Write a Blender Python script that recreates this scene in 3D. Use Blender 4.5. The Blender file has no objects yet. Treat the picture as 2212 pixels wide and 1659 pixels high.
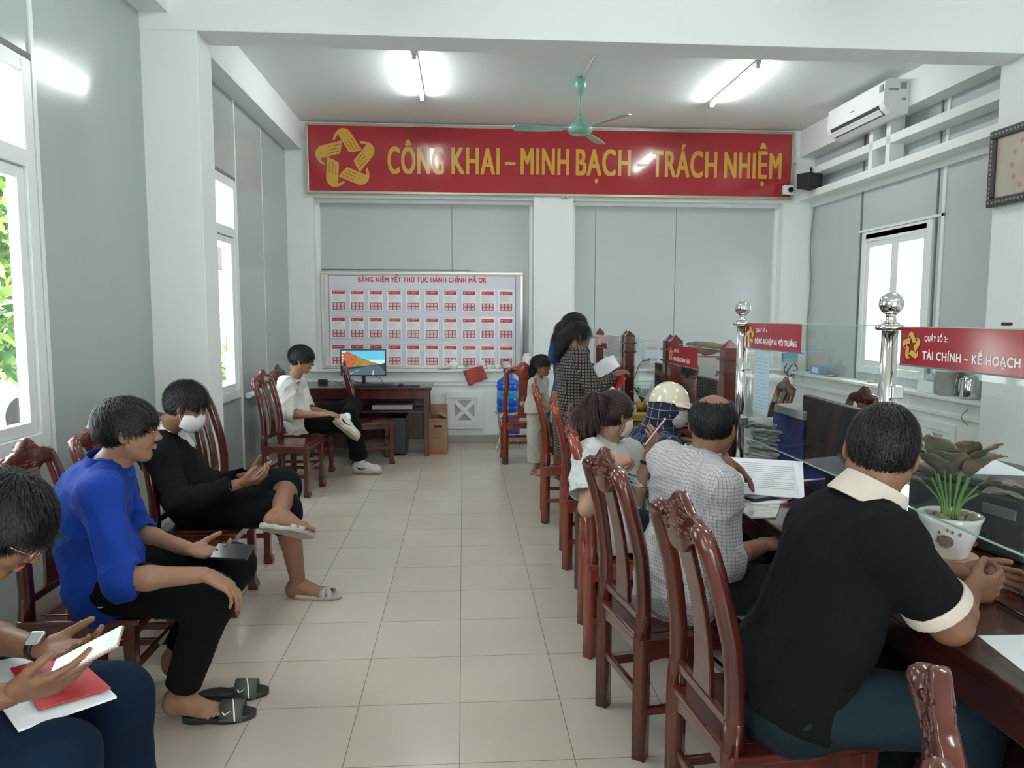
import bpy, bmesh, math, random
import numpy as np
from mathutils import Vector, Matrix, Euler
random.seed(7)
PI = math.pi
R = math.radians
scn = bpy.context.scene
COL = scn.collection

# ------------------------------------------------------------------ camera
FPX, PITCH, YAW, ROLL, CAMZ = 1579.1, .0927, .0671, .0022, 1.537
cam_d = bpy.data.cameras.new('camera')
cam = bpy.data.objects.new('camera', cam_d); COL.objects.link(cam)
cam_d.sensor_fit = 'HORIZONTAL'; cam_d.sensor_width = 36.0
cam_d.lens = FPX / 2212 * 36.0
cam_d.clip_start = .05; cam_d.clip_end = 200
_fw = Vector((math.sin(YAW)*math.cos(PITCH), math.cos(YAW)*math.cos(PITCH), -math.sin(PITCH)))
_rt = Vector((math.cos(YAW), -math.sin(YAW), 0)); _up = _rt.cross(_fw)
_rt, _up = _rt*math.cos(ROLL)+_up*math.sin(ROLL), _up*math.cos(ROLL)-_rt*math.sin(ROLL)
_m = Matrix((_rt, _up, -_fw)).transposed().to_4x4(); _m.translation = (0, 0, CAMZ)
cam.matrix_world = _m
scn.camera = cam

# ------------------------------------------------------------------ world, exposure
w = bpy.data.worlds.new('world'); scn.world = w; w.use_nodes = True
nt = w.node_tree; nt.nodes.clear()
_o = nt.nodes.new('ShaderNodeOutputWorld'); _b = nt.nodes.new('ShaderNodeBackground')
_b.inputs[0].default_value = (.93, .97, 1.0, 1); _b.inputs[1].default_value = 3.6
nt.links.new(_b.outputs[0], _o.inputs[0])
scn.view_settings.view_transform = 'Standard'
scn.view_settings.look = 'None'
scn.view_settings.exposure = 1.5
scn.view_settings.gamma = 1.0
scn.view_settings.use_curve_mapping = False
scn.cycles.use_denoising = True
scn.cycles.max_bounces = 8
scn.cycles.diffuse_bounces = 5
scn.cycles.glossy_bounces = 4
scn.cycles.transparent_max_bounces = 16
scn.cycles.sample_clamp_indirect = 6
scn.cycles.caustics_reflective = False
scn.cycles.caustics_refractive = False
TUBE = 40.0            # emission strength of the ceiling tubes

# ------------------------------------------------------------------ geometry from image measurements (metres)
def px(x, y, Yd):
    """point at depth Yd (metres along the room) seen at photo pixel x, y - used for measuring"""
    d = _fw + _rt*((x-1106)/FPX) - _up*((y-829.5)/FPX)
    return Vector((0, 0, CAMZ)) + d*(Yd/d.y)
def pz(x, y, z):
    d = _fw + _rt*((x-1106)/FPX) - _up*((y-829.5)/FPX)
    return Vector((0, 0, CAMZ)) + d*((z-CAMZ)/d.z)
def pX(x, y, X):
    d = _fw + _rt*((x-1106)/FPX) - _up*((y-829.5)/FPX)
    return Vector((0, 0, CAMZ)) + d*(X/d.x)

# ------------------------------------------------------------------ materials
MATS = {}
def mat(name, col=(.8, .8, .8), rough=.5, metal=0., spec=.5, coat=0., bump=0., bscale=60., noise=0., nscale=8., trans=0., alpha=1., emit=None, estr=0., sheen=0., ncol=None, stretch=None, sss=0.):
    if name in MATS: return MATS[name]
    m = bpy.data.materials.new(name); m.use_nodes = True
    n = m.node_tree; p = n.nodes['Principled BSDF']; L = n.links.new
    p.inputs['Base Color'].default_value = (*col, 1)
    p.inputs['Roughness'].default_value = rough
    p.inputs['Metallic'].default_value = metal
    p.inputs['Specular IOR Level'].default_value = spec
    p.inputs['Coat Weight'].default_value = coat
    p.inputs['Coat Roughness'].default_value = .08
    p.inputs['Transmission Weight'].default_value = trans
    p.inputs['Alpha'].default_value = alpha
    if sss:
        p.inputs['Subsurface Weight'].default_value = sss
        p.inputs['Subsurface Radius'].default_value = (.012, .005, .003)
        p.inputs['Subsurface Scale'].default_value = 1.
    if sheen:
        p.inputs['Sheen Weight'].default_value = sheen
    if emit:
        p.inputs['Emission Color'].default_value = (*emit, 1); p.inputs['Emission Strength'].default_value = estr
    tc = n.nodes.new('ShaderNodeTexCoord'); src = tc.outputs['Object']
    if stretch:
        mp = n.nodes.new('ShaderNodeMapping'); mp.inputs['Scale'].default_value = stretch
        L(src, mp.inputs[0]); src = mp.outputs[0]
    if noise:
        nz = n.nodes.new('ShaderNodeTexNoise'); nz.inputs['Scale'].default_value = nscale; nz.inputs['Detail'].default_value = 4
        L(src, nz.inputs['Vector'])
        mx = n.nodes.new('ShaderNodeMix'); mx.data_type = 'RGBA'
        c2 = ncol if ncol else tuple(max(0, c*(1-noise)) for c in col)
        rp = n.nodes.new('ShaderNodeMapRange'); rp.inputs[1].default_value = .35; rp.inputs[2].default_value = .65
        L(nz.outputs[0], rp.inputs[0]); L(rp.outputs[0], mx.inputs[0])
        mx.inputs[6].default_value = (*col, 1); mx.inputs[7].default_value = (*c2, 1)
        L(mx.outputs[2], p.inputs['Base Color'])
    if bump:
        nb = n.nodes.new('ShaderNodeTexNoise'); nb.inputs['Scale'].default_value = bscale; nb.inputs['Detail'].default_value = 3
        L(src, nb.inputs['Vector'])
        bp = n.nodes.new('ShaderNodeBump'); bp.inputs['Strength'].default_value = bump; bp.inputs['Distance'].default_value = .01
        L(nb.outputs[0], bp.inputs['Height']); L(bp.outputs[0], p.inputs['Normal'])
    MATS[name] = m
    return m

M_plaster = mat('white plaster', (.80, .83, .81), .75, bump=.05, bscale=90)
M_ceil = mat('ceiling paint', (.80, .83, .80), .85)
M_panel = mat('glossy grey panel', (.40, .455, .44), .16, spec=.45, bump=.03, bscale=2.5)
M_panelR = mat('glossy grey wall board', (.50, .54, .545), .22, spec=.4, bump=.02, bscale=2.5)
M_upvc = mat('white upvc', (.78, .82, .80), .28)
M_gap = mat('dark sealant', (.16, .18, .18), .6)
M_wood = mat('red lacquered wood', (.105, .019, .012), .22, coat=.45, noise=.45, nscale=5, stretch=(2, 2, .4), ncol=(.052, .010, .007))
M_wood2 = mat('orange red lacquered wood', (.26, .045, .026), .2, coat=.5, noise=.4, nscale=5, stretch=(2, 2, .4), ncol=(.16, .026, .016))
M_wooddk = mat('dark lacquered wood', (.050, .011, .010), .22, coat=.5, noise=.4, nscale=6, ncol=(.028, .007, .006))
M_inlay = mat('mother of pearl', (.75, .72, .66), .3)
M_steel = mat('stainless steel', (.72, .72, .70), .13, metal=1)
M_alu = mat('champagne aluminium', (.55, .50, .42), .3, metal=.8)
M_red = mat('glossy red vinyl', (.34, .022, .032), .10, spec=.6)
M_yel = mat('yellow vinyl', (.62, .42, .08), .25)
M_ylet = mat('yellow lettering', (.56, .33, .05), .22)
M_wlet = mat('white lettering', (.85, .85, .85), .4)
M_black = mat('black plastic', (.012, .012, .014), .35)
M_blackm = mat('black matte', (.015, .015, .016), .8)
M_white = mat('white plastic', (.80, .81, .80), .3)
M_paper = mat('white paper', (.82, .84, .87), .7)
M_porc = mat('white porcelain', (.82, .82, .80), .12, coat=.4)
M_glass = None
def glass_mat(name, tint, base=.04, rough=0.):
    m = bpy.data.materials.new(name); m.use_nodes = True; n = m.node_tree; n.nodes.clear()
    o = n.nodes.new('ShaderNodeOutputMaterial'); t = n.nodes.new('ShaderNodeBsdfTransparent'); g = n.nodes.new('ShaderNodeBsdfGlossy')
    t.inputs[0].default_value = (*tint, 1); g.inputs[0].default_value = (1, 1, 1, 1); g.inputs[1].default_value = rough
    x = n.nodes.new('ShaderNodeMixShader'); f = n.nodes.new('ShaderNodeLayerWeight'); f.inputs[0].default_value = .5
    pw = n.nodes.new('ShaderNodeMath'); pw.operation = 'POWER'; pw.inputs[1].default_value = 5
    ma = n.nodes.new('ShaderNodeMath'); ma.operation = 'MULTIPLY_ADD'; ma.inputs[1].default_value = .8; ma.inputs[2].default_value = base
    n.links.new(f.outputs['Facing'], pw.inputs[0]); n.links.new(pw.outputs[0], ma.inputs[0])
    n.links.new(ma.outputs[0], x.inputs[0]); n.links.new(t.outputs[0], x.inputs[1]); n.links.new(g.outputs[0], x.inputs[2])
    n.links.new(x.outputs[0], o.inputs[0]); return m
M_glass = glass_mat('clear glass', (.93, .96, .95))
M_wglass = glass_mat('window glass', (.95, .98, .97))
M_edge = mat('glass edge', (.35, .55, .50), .1)

# ------------------------------------------------------------------ mesh helpers
class MB:
    def __init__(s): s.bm = bmesh.new(); s.mi = 0
    def _fin(s, geom, mtx=None):
        if mtx is not None: bmesh.ops.transform(s.bm, matrix=mtx, verts=[v for v in geom if isinstance(v, bmesh.types.BMVert)])
        for v in geom:
            if isinstance(v, bmesh.types.BMVert):
                for f in v.link_faces: f.material_index = s.mi
    def box(s, x0, x1, y0, y1, z0, z1, bev=0., mtx=None, seg=2):
        g = bmesh.ops.create_cube(s.bm, size=1, matrix=Matrix.Translation(((x0+x1)/2, (y0+y1)/2, (z0+z1)/2)) @ Matrix.Diagonal((abs(x1-x0), abs(y1-y0), abs(z1-z0), 1)))['verts']
        if bev:
            es = list({e for v in g for e in v.link_edges})
            r = bmesh.ops.bevel(s.bm, geom=es, offset=bev, segments=seg, affect='EDGES', profile=.5)
            g = list({v for f in r['faces'] for v in f.verts} | {v for v in g if v.is_valid})
        s._fin(g, mtx); return s
    def tube(s, pts, rad, n=8, caps=True, closed=False, flat=None, mtx=None):
        pts = [Vector(p) for p in pts]; N = len(pts)
        rads = rad if isinstance(rad, (list, tuple)) else [rad]*N
        rings = []; prev = None
        for i, p in enumerate(pts):
            a = pts[i-1] if (i > 0 or closed) else pts[i]; b = pts[(i+1) % N] if (i < N-1 or closed) else pts[i]
            t = (b-a)
            t = t.normalized() if t.length > 1e-9 else Vector((0, 0, 1))
            if prev is None:
                u = t.cross(Vector((0, 0, 1)))
                if u.length < 1e-3: u = t.cross(Vector((1, 0, 0)))
            else: u = prev - t*prev.dot(t)
            u.normalize(); prev = u; v = t.cross(u)
            r = rads[i]; fx, fy = (flat if flat else (1, 1))
            rings.append([s.bm.verts.new(p + (u*math.cos(2*PI*k/n)*fx + v*math.sin(2*PI*k/n)*fy)*r) for k in range(n)])
        for i in range(N if closed else N-1):
            A, B = rings[i], rings[(i+1) % N]
            for k in range(n): s.bm.faces.new((A[k], A[(k+1) % n], B[(k+1) % n], B[k])).smooth = True
        if caps and not closed:
            s.bm.faces.new(rings[0][::-1]); s.bm.faces.new(rings[-1])
        s._fin([v for r in rings for v in r], mtx); return s
    def lathe(s, prof, n=24, c=(0, 0, 0), mtx=None, sx=1, sy=1):
        rings = []
        for r, z in prof:
            rings.append([s.bm.verts.new((c[0]+r*sx*math.cos(2*PI*k/n), c[1]+r*sy*math.sin(2*PI*k/n), c[2]+z)) for k in range(n)])
        for A, B in zip(rings, rings[1:]):
            for k in range(n): s.bm.faces.new((A[k], A[(k+1) % n], B[(k+1) % n], B[k])).smooth = True
        s.bm.faces.new(rings[0][::-1]); s.bm.faces.new(rings[-1])
        s._fin([v for r in rings for v in r], mtx); return s
    def prism(s, pts, y0, y1, mtx=None, smooth=False):
        """pts in (x, z), extruded along y"""
        A = [s.bm.verts.new((x, y0, z)) for x, z in pts]; B = [s.bm.verts.new((x, y1, z)) for x, z in pts]; n = len(pts)
        for i in range(n): s.bm.faces.new((A[i], A[(i+1) % n], B[(i+1) % n], B[i])).smooth = smooth
        s.bm.faces.new(A[::-1]); s.bm.faces.new(B)
        s._fin(A+B, mtx); return s
    def quad(s, *p, mtx=None):
        vs = [s.bm.verts.new(q) for q in p]; s.bm.faces.new(vs); s._fin(vs, mtx); return s
    def ell(s, c, r, seg=16, rings=10, mtx=None):
        g = bmesh.ops.create_uvsphere(s.bm, u_segments=seg, v_segments=rings, radius=1, matrix=Matrix.Translation(c) @ (Matrix.Diagonal((*r, 1)) if hasattr(r, '__len__') else Matrix.Scale(r, 4)))['verts']
        for v in g:
            for f in v.link_faces: f.smooth = True
        s._fin(g, mtx); return s
    def build(s, name, mats, parent=None, smooth=False, bevel=0.):
        bmesh.ops.recalc_face_normals(s.bm, faces=s.bm.faces)
        me = bpy.data.meshes.new(name); s.bm.to_mesh(me); s.bm.free()
        if not isinstance(mats, (list, tuple)): mats = [mats]
        for m in mats: me.materials.append(m)
        if smooth:
            for p in me.polygons: p.use_smooth = True
        o = bpy.data.objects.new(name, me); COL.objects.link(o)
        if bevel:
            bv = o.modifiers.new('bevel', 'BEVEL'); bv.width = bevel; bv.segments = 2; bv.limit_method = 'ANGLE'
        if parent is not None: o.parent = parent
        return o
def empty(name, loc=(0, 0, 0), rz=0., label=None, cat=None, group=None):
    o = bpy.data.objects.new(name, None); COL.objects.link(o); o.location = loc; o.rotation_euler = (0, 0, rz)
    o.empty_display_size = .1
    if label: tag(o, label, cat, group)
    return o
def tag(o, label, cat, group=None, kind=None):
    o['label'] = label; o['category'] = cat
    if group: o['group'] = group
    if kind: o['kind'] = kind
    return o
def struct(o): o['kind'] = 'structure'; return o
def kids(o): return [c for c in bpy.data.objects if c.parent == o]
def copy_tree(o, parent=None):
    c = o.copy(); COL.objects.link(c); c.parent = parent
    for ch in kids(o): copy_tree(ch, c)
    return c
def curve_pts(P, n=12):
    """Catmull-Rom through P"""
    P = [Vector(p) for p in P]; out = []
    Q = [P[0]*2-P[1]] + P + [P[-1]*2-P[-2]]
    for i in range(1, len(Q)-2):
        a, b, c, d = Q[i-1:i+3]
        for k in range(n):
            t = k/n
            out.append(.5*((2*b)+(c-a)*t+(2*a-5*b+4*c-d)*t*t+(3*b-a-3*c+d)*t**3))
    out.append(P[-1]); return out
def text_mesh(name, body, width, height, m, parent, mtx, ext=.001, bold=.012, smear=0.):
    """lettering scaled to an exact width and cap height"""
    cu = bpy.data.curves.new(name, 'FONT'); cu.body = body; cu.size = 1; cu.extrude = 0; cu.offset = 0; cu.space_character = 1.12
    cu.align_x = 'LEFT'; cu.align_y = 'BOTTOM_BASELINE'
    t = bpy.data.objects.new(name, cu); COL.objects.link(t)
    dg = bpy.context.evaluated_depsgraph_get(); dg.update()
    me = bpy.data.meshes.new_from_object(t.evaluated_get(dg)); bpy.data.objects.remove(t)
    co = np.empty(len(me.vertices)*3); me.vertices.foreach_get('co', co); co = co.reshape(-1, 3)
    if len(co):
        x0, x1 = co[:, 0].min(), co[:, 0].max()
        co[:, 0] = (co[:, 0]-x0)/(x1-x0)*width; co[:, 1] *= height/.73
        me.vertices.foreach_set('co', co.ravel())
    bm = bmesh.new()
    for i_, (dx, dy) in enumerate(((0, 0), (-smear, -smear*.6), (smear, -smear*.6), (-smear, smear*.6), (smear, smear*.6)) if smear else ((0, 0),)):
        t_ = bmesh.new(); t_.from_mesh(me); bmesh.ops.translate(t_, vec=(dx, dy, ext*(.4+.15*i_)), verts=t_.verts)
        m2 = bpy.data.meshes.new('tmp'); t_.to_mesh(m2); t_.free(); bm.from_mesh(m2); bpy.data.meshes.remove(m2)
    bm.normal_update()
    for f in bm.faces:
        f.smooth = False
        if f.normal.z < 0: f.normal_flip()
    bmesh.ops.transform(bm, matrix=mtx, verts=bm.verts); bm.to_mesh(me); bm.free()
    me.materials.clear(); me.materials.append(m)
    o = bpy.data.objects.new(name, me); COL.objects.link(o); o.parent = parent
    return o
# ------------------------------------------------------------------ room shell
CEIL = 3.76; YB = 8.79; XL = -2.03; XR = 4.26; YF = -3.2
M_floor = bpy.data.materials.new('beige floor tiles'); M_floor.use_nodes = True
def _floor():
    n = M_floor.node_tree; p = n.nodes['Principled BSDF']; L = n.links.new
    g = n.nodes.new('ShaderNodeNewGeometry'); mp = n.nodes.new('ShaderNodeMapping')
    mp.inputs['Location'].default_value = (.017+.4*20, -2.395+.4*20, 0); L(g.outputs['Position'], mp.inputs[0])
    br = n.nodes.new('ShaderNodeTexBrick'); br.offset = 0; br.squash = 1
    for k, v in (('Scale', 1), ('Mortar Size', .0016), ('Mortar Smooth', .2), ('Bias', 0), ('Brick Width', .4), ('Row Height', .4)): br.inputs[k].default_value = v
    br.inputs['Color1'].default_value = (.60, .53, .46, 1); br.inputs['Color2'].default_value = (.57, .50, .43, 1)
    br.inputs['Mortar'].default_value = (.20, .18, .15, 1); L(mp.outputs[0], br.inputs[0])
    nz = n.nodes.new('ShaderNodeTexNoise'); nz.inputs['Scale'].default_value = 1.3; nz.inputs['Detail'].default_value = 5
    L(g.outputs['Position'], nz.inputs['Vector'])
    mx = n.nodes.new('ShaderNodeMix'); mx.data_type = 'RGBA'; mx.blend_type = 'MULTIPLY'; mx.inputs[0].default_value = .22
    L(br.outputs[0], mx.inputs[6]); L(nz.outputs[0], mx.inputs[7]); L(mx.outputs[2], p.inputs['Base Color'])
    rr = n.nodes.new('ShaderNodeMapRange'); rr.inputs[3].default_value = .16; rr.inputs[4].default_value = .30
    L(nz.outputs[0], rr.inputs[0]); L(rr.outputs[0], p.inputs['Roughness'])
    bp = n.nodes.new('ShaderNodeBump'); bp.inputs['Strength'].default_value = .35; bp.inputs['Distance'].default_value = .002; bp.invert = True
    L(br.outputs['Fac'], bp.inputs['Height']); L(bp.outputs[0], p.inputs['Normal'])
_floor()
b = MB(); b.box(-2.6, 4.9, YF-.2, YB+.4, -.12, 0); struct(b.build('floor', M_floor))
b = MB(); b.box(-2.6, 4.9, YF-.2, YB+.4, CEIL, CEIL+.15); struct(b.build('ceiling', M_ceil))

# left wall: grey panels with windows cut out (three bays), panels at XL
def wall_cut(name, m, x0, x1, y0, y1, z0, z1, holes):
    """slab normal to X with rectangular holes (y0,y1,z0,z1)"""
    b = MB(); ys = sorted({y0, y1} | {h[0] for h in holes} | {h[1] for h in holes})
    for a, c in zip(ys, ys[1:]):
        hs = sorted([h for h in holes if h[0] <= a and h[1] >= c], key=lambda h: h[2]); z = z0
        for h in hs:
            if h[2] > z: b.box(x0, x1, a, c, z, h[2])
            z = h[3]
        if z < z1: b.box(x0, x1, a, c, z, z1)
    return struct(b.build(name, m))
WL = [(2.45, 3.68, .90, 2.72), (5.60, 6.78, .80, 2.72), (-.9, .3, .90, 2.72), (-2.7, -1.5, .9, 2.72)]
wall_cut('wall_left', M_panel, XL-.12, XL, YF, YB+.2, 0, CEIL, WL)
# window below-sill board joints and vertical cover strips
def upvc_window(name, X, y0, y1, z0, z1, zt, side=1, sash=None, panel_below=False):
    """frame + transom + sash; X = wall face, opening goes outwards (side=+1: left wall, outward is -X)"""
    s = -side
    b = MB()
    def bx(ya, yb, za, zb, d0=-.02, d1=.06, bv=.004): b.box(min(X+s*d0, X+s*d1), max(X+s*d0, X+s*d1), ya, yb, za, zb, bv)
    F = .075
    bx(y0, y0+F, z0, z1); bx(y1-F, y1, z0, z1); bx(y0+F, y1-F, z1-F, z1); bx(y0+F, y1-F, z0, z0+F)
    bx(y0+F, y1-F, zt-.04, zt+.04)
    fr = struct(b.build(name, M_upvc))
    b = MB()
    m = (y0+y1)/2 if sash is None else sash
    for ya, yb in ((y0+F, m), (m, y1-F)):
        za, zb = z0+F, zt-.04; f = .06
        bx2 = lambda a, c, d, e: b.box(min(X+s*-.005, X+s*.045), max(X+s*-.005, X+s*.045), a, c, d, e, .004)
        bx2(ya+.004, ya+f, za+.004, zb-.004); bx2(yb-f, yb-.004, za+.004, zb-.004); bx2(ya+f, yb-f, za+.004, za+f); bx2(ya+f, yb-f, zb-f, zb-.004)
    b.build('sash', M_upvc, fr)
    b = MB()
    b.box(X+s*.022-.003, X+s*.022+.003, y0+F, y1-F, z0+F, z1-F)
    b.build('pane', M_wglass, fr)
    b = MB(); b.tube([(X-s*.02, m+.09, z0+.45), (X-s*.05, m+.09, z0+.45), (X-s*.055, m+.09, z0+.56)], .008); b.build('handle', M_white, fr)
    return fr
upvc_window('window_1', XL, 2.45, 3.68, .90, 2.72, 2.26, 1)
upvc_window('window_2', XL, 5.60, 6.78, .80, 2.72, 2.26, 1)
upvc_window('window_3', XL, -.9, .3, .90, 2.72, 2.26, 1)
upvc_window('window_4', XL, -2.7, -1.5, .9, 2.72, 2.26, 1)
b = MB()
for y in (3.705, 6.81): b.box(XL, XL+.012, y, y+.03, 0, 3.44, .002)
for y in (7.72,): b.box(XL, XL+.004, y, y+.006, 0, 3.44)
for y in (5.25, 8.74): b.box(XL, XL+.02, y, y+.02, 0, 3.44, .003)
struct(b.build('trim_1', M_upvc))
b = MB()
b.box(XL, XL+.012, 2.4, 3.70, 2.725, 2.755, .002); b.box(XL, XL+.012, 5.3, 6.80, 2.725, 2.755, .002)
b.box(XL, XL+.006, 3.738, 3.744, 0, 3.44); b.box(XL, XL+.006, 6.845, 6.85, 0, 3.44)
struct(b.build('trim_2', M_gap))
# rail pipe on the left lower wall (white hand rail)
b = MB(); b.tube([(XL+.05, 6.86, .80), (XL+.05, 8.6, .80)], .028, 12); b.tube([(XL, 7.1, .80), (XL+.05, 7.1, .80)], .012); b.tube([(XL, 8.4, .80), (XL+.05, 8.4, .80)], .012)
struct(b.build('trim_3', M_upvc))
# columns, ceiling beams
b = MB(); b.box(XL-.1, -1.68, 4.95, 5.22, 0, CEIL, .006); struct(b.build('wall_column_left', M_plaster)).name = 'wall_left_column'
b = MB(); b.box(3.87, 4.6, 4.30, 5.20, 0, CEIL, .006); struct(b.build('wall_right_column', M_plaster))
b = MB(); b.box(XL-.1, 4.6, 4.945, 5.205, 3.335, CEIL+.05, .004); struct(b.build('trim_4', M_plaster))
b = MB(); b.box(XL-.1, -1.85, 5.22, YB, 3.44, CEIL+.05); b.box(XL-.1, -1.85, YF, 4.95, 3.44, CEIL+.05); struct(b.build('trim_5', M_plaster))
b = MB(); b.box(4.07, 4.6, 5.20, YB, 3.45, CEIL+.05); b.box(4.07, 4.6, YF, 4.30, 3.45, CEIL+.05); struct(b.build('trim_6', M_plaster))
# back wall: recessed panels, columns, beam
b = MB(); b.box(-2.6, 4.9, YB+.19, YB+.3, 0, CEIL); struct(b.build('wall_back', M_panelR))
b = MB()
b.box(-2.3, -1.735, YB, YB+.2, .87, 2.905); b.box(.845, 1.315, YB-.03, YB+.18, 0, 2.95); b.box(3.885, 4.8, YB, YB+.2, .87, 2.905)
b.box(-2.3, 4.8, YB, YB+.2, 2.905, CEIL)
struct(b.build('wall_back_column', M_plaster, bevel=.004))
b = MB(); b.box(-2.3, 4.8, YB, YB+.2, 0, .87); struct(b.build('wall_back_dado', M_plaster))
b = MB()
b.box(-1.80, 4.1, YB-.05, YB+.19, .87, .90, .006); b.box(-1.85, 4.1, YB-.02, YB+.001, .745, .775, .006); b.box(-1.8, 4.1, YB-.012, YB, .70, .745, .003)
struct(b.build('trim_7', M_plaster))
b = MB()
for x0, x1 in ((-1.735, .845), (1.315, 3.885)):
    b.box(x0, x1, YB+.12, YB+.19, 2.865, 2.905); b.box(x0, x0+.05, YB+.14, YB+.19, .9, 2.87); b.box(x1-.04, x1, YB+.14, YB+.19, .9, 2.87)
struct(b.build('trim_8', M_upvc))
b = MB()
for x in (-.13,): b.box(x, x+.005, YB+.186, YB+.19, 2.06, 2.87)
for x in (1.62, 2.62): b.box(x, x+.005, YB+.186, YB+.19, .9, 2.87)
b.box(-1.735, .1, YB+.182, YB+.19, 2.085, 2.095)
struct(b.build('trim_9', M_gap))
M_skirt = mat('tile skirting', (.34, .32, .29), .25)
b = MB(); b.box(-2.0, 4.3, YB-.015, YB, 0, .10, .003); struct(b.build('baseboard_back', M_skirt))
b = MB(); b.box(XL, XL+.012, YF, 4.95, 0, .10); b.box(XL, XL+.012, 5.22, YB, 0, .10); b.box(-1.68, -1.668, 4.95, 5.22, 0, .1); b.box(XL, -1.668, 4.938, 4.95, 0, .1); struct(b.build('baseboard_left', M_skirt))
# right wall: dado with sill, panels above, window
WR = [(6.45, 7.62, .95, 2.42)]
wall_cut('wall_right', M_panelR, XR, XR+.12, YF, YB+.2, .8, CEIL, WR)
b = MB(); b.box(4.07, 4.6, YF, YB, 0, .84); struct(b.build('wall_right_dado', M_plaster))
b = MB(); b.box(4.02, XR, 5.2, YB, .84, .87, .006); b.box(4.05, 4.072, 5.2, YB, .70, .735, .006); b.box(4.02, XR, YF, 4.30, .84, .87, .006); struct(b.build('trim_10', M_plaster))
fw = upvc_window('window_5', XR, 6.45, 7.62, .95, 2.42, 2.36, -1)
b = MB()
for y in (6.40, 7.66): b.box(XR-.012, XR, y, y+.02, .87, 3.45)
struct(b.build('trim_11', M_gap))
b = MB(); b.box(XR-.014, XR, 6.30, 6.34, .87, 3.45, .003); b.box(XR-.014, XR, 6.30, 7.7, 2.43, 2.455); struct(b.build('trim_12', M_upvc))
# lattice beams on the right wall
b = MB()
for z0, z1 in ((2.93, 3.01), (3.185, 3.265)): b.box(4.07, XR, 5.2, YB, z0, z1, .003)
for y in (6.93, 7.23): b.box(4.07, XR-.05, y-.035, y+.035, 3.0, 3.46)
struct(b.build('trim_13', M_plaster))
# plain plaster strip along the wall under the lower lattice beam
b = MB(); b.box(XR-.02, XR, 5.2, YB, 2.86, 2.93); struct(b.build('trim_14', M_plaster))
# front wall behind the viewer with a door and a ceiling seam
b = MB(); b.box(-2.6, .3, YF-.15, YF, 0, CEIL); b.box(2.3, 4.9, YF-.15, YF, 0, CEIL); b.box(.3, 2.3, YF-.15, YF, 2.5, CEIL); struct(b.build('wall_front', M_plaster))
# cross-shaped vents low on the walls
def vent(name, W_, mtx, label):
    e = empty(name, label=label, cat='vent'); e.matrix_world = mtx
    h = W_/2
    b = MB()
    for a, c, d, f in ((-h, h, h-.075, h), (-h, h, -h, -h+.075), (-h, -h+.075, -h+.075, h-.075), (h-.075, h, -h+.075, h-.075)): b.box(a, c, -.022, 0, d, f, .004)
    q = h-.075
    for a, c, d, f in ((-q, q, q-.03, q), (-q, q, -q, -q+.03), (-q, -q+.03, -q+.03, q-.03), (q-.03, q, -q+.03, q-.03)): b.box(a, c, -.012, 0, d, f, .002)
    b.build('frame', M_plaster, e)
    b = MB(); L_ = (q-.03)*math.sqrt(2)
    for s in (1, -1): b.box(-L_, L_, -.014-.001*s, -.001, -.025, .025, mtx=Matrix.Rotation(s*PI/4, 4, 'Y'))
    b.build('cross_bar', M_plaster, e)
    b = MB(); b.box(-q+.02, q-.02, -.004, .002, -q+.02, q-.02); b.build('back_plate', mat('vent grey', (.42, .44, .43), .6), e)
vent('wall_vent', .45, Matrix.Translation((.015, YB, .40)), 'square white wall vent with diagonal cross on back wall beside cardboard box')
vent('wall_vent', .45, Matrix.Translation((4.07, 5.95, .42)) @ Matrix.Rotation(-PI/2, 4, 'Z'), 'square white wall vent with diagonal cross low on the right wall')

# ------------------------------------------------------------------ light: tubes on the ceiling
M_tube = mat('lit tube', (1, 1, 1), .5, emit=(.93, .98, 1.0), estr=TUBE)
def tube_light(x, y, label, z=CEIL):
    e = empty('tube_light', (x, y, z), 0, label, 'ceiling light')
    b = MB(); b.box(-.022, .022, -.61, .61, -.03, 0, .003); b.build('housing', M_white, e)
    b = MB(); b.tube([(0, -.59, -.045), (0, .59, -.045)], .016, 12); b.build('tube', M_tube, e)
    b = MB()
    for s in (-1, 1): b.box(-.018, .018, s*.6-.01, s*.6+.01, -.065, -.02, .002)
    b.build('end_cap', M_white, e)
    return e
tube_light(-.40, 7.05, 'lit tube light on the ceiling left of the fan')
tube_light(2.58, 7.05, 'lit tube light on the ceiling right of the fan')
tube_light(-.40, 3.1, 'lit tube light above the aisle, in front of the cross beam')
tube_light(2.58, 3.1, 'lit tube light above the counters, in front of the cross beam')
tube_light(-.40, -.9, 'lit tube light above the entrance end, left')
tube_light(2.58, -.9, 'lit tube light above the entrance end, right')

# ------------------------------------------------------------------ outdoors
b = MB(); b.box(-30, -2.16, -20, 40, -.32, -.22); b.box(4.95, 30, -20, 40, -.32, -.22); struct(b.build('ground', mat('pale concrete', (.50, .49, .46), .8, noise=.2, nscale=3)))
def leaf_cloud(name, c, r, n, m, parent, size=.12):
    rg = np.random.RandomState(int(abs(c[0]*10+c[1]))); b = MB()
    for i in range(n):
        d = rg.normal(size=3); d /= np.linalg.norm(d); p = Vector(c) + Vector(d*np.array(r)*rg.uniform(.5, 1)**.5)
        E_ = Euler(rg.uniform(-1.2, 1.2, 3)).to_matrix().to_4x4(); s = size*rg.uniform(.6, 1.3)
        M_ = Matrix.Translation(p) @ E_
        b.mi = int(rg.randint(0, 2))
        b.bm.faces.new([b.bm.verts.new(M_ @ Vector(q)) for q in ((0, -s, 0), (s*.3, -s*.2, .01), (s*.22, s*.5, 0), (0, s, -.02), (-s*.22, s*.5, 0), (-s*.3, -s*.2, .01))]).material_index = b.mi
    return b.build(name, m, parent)
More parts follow.
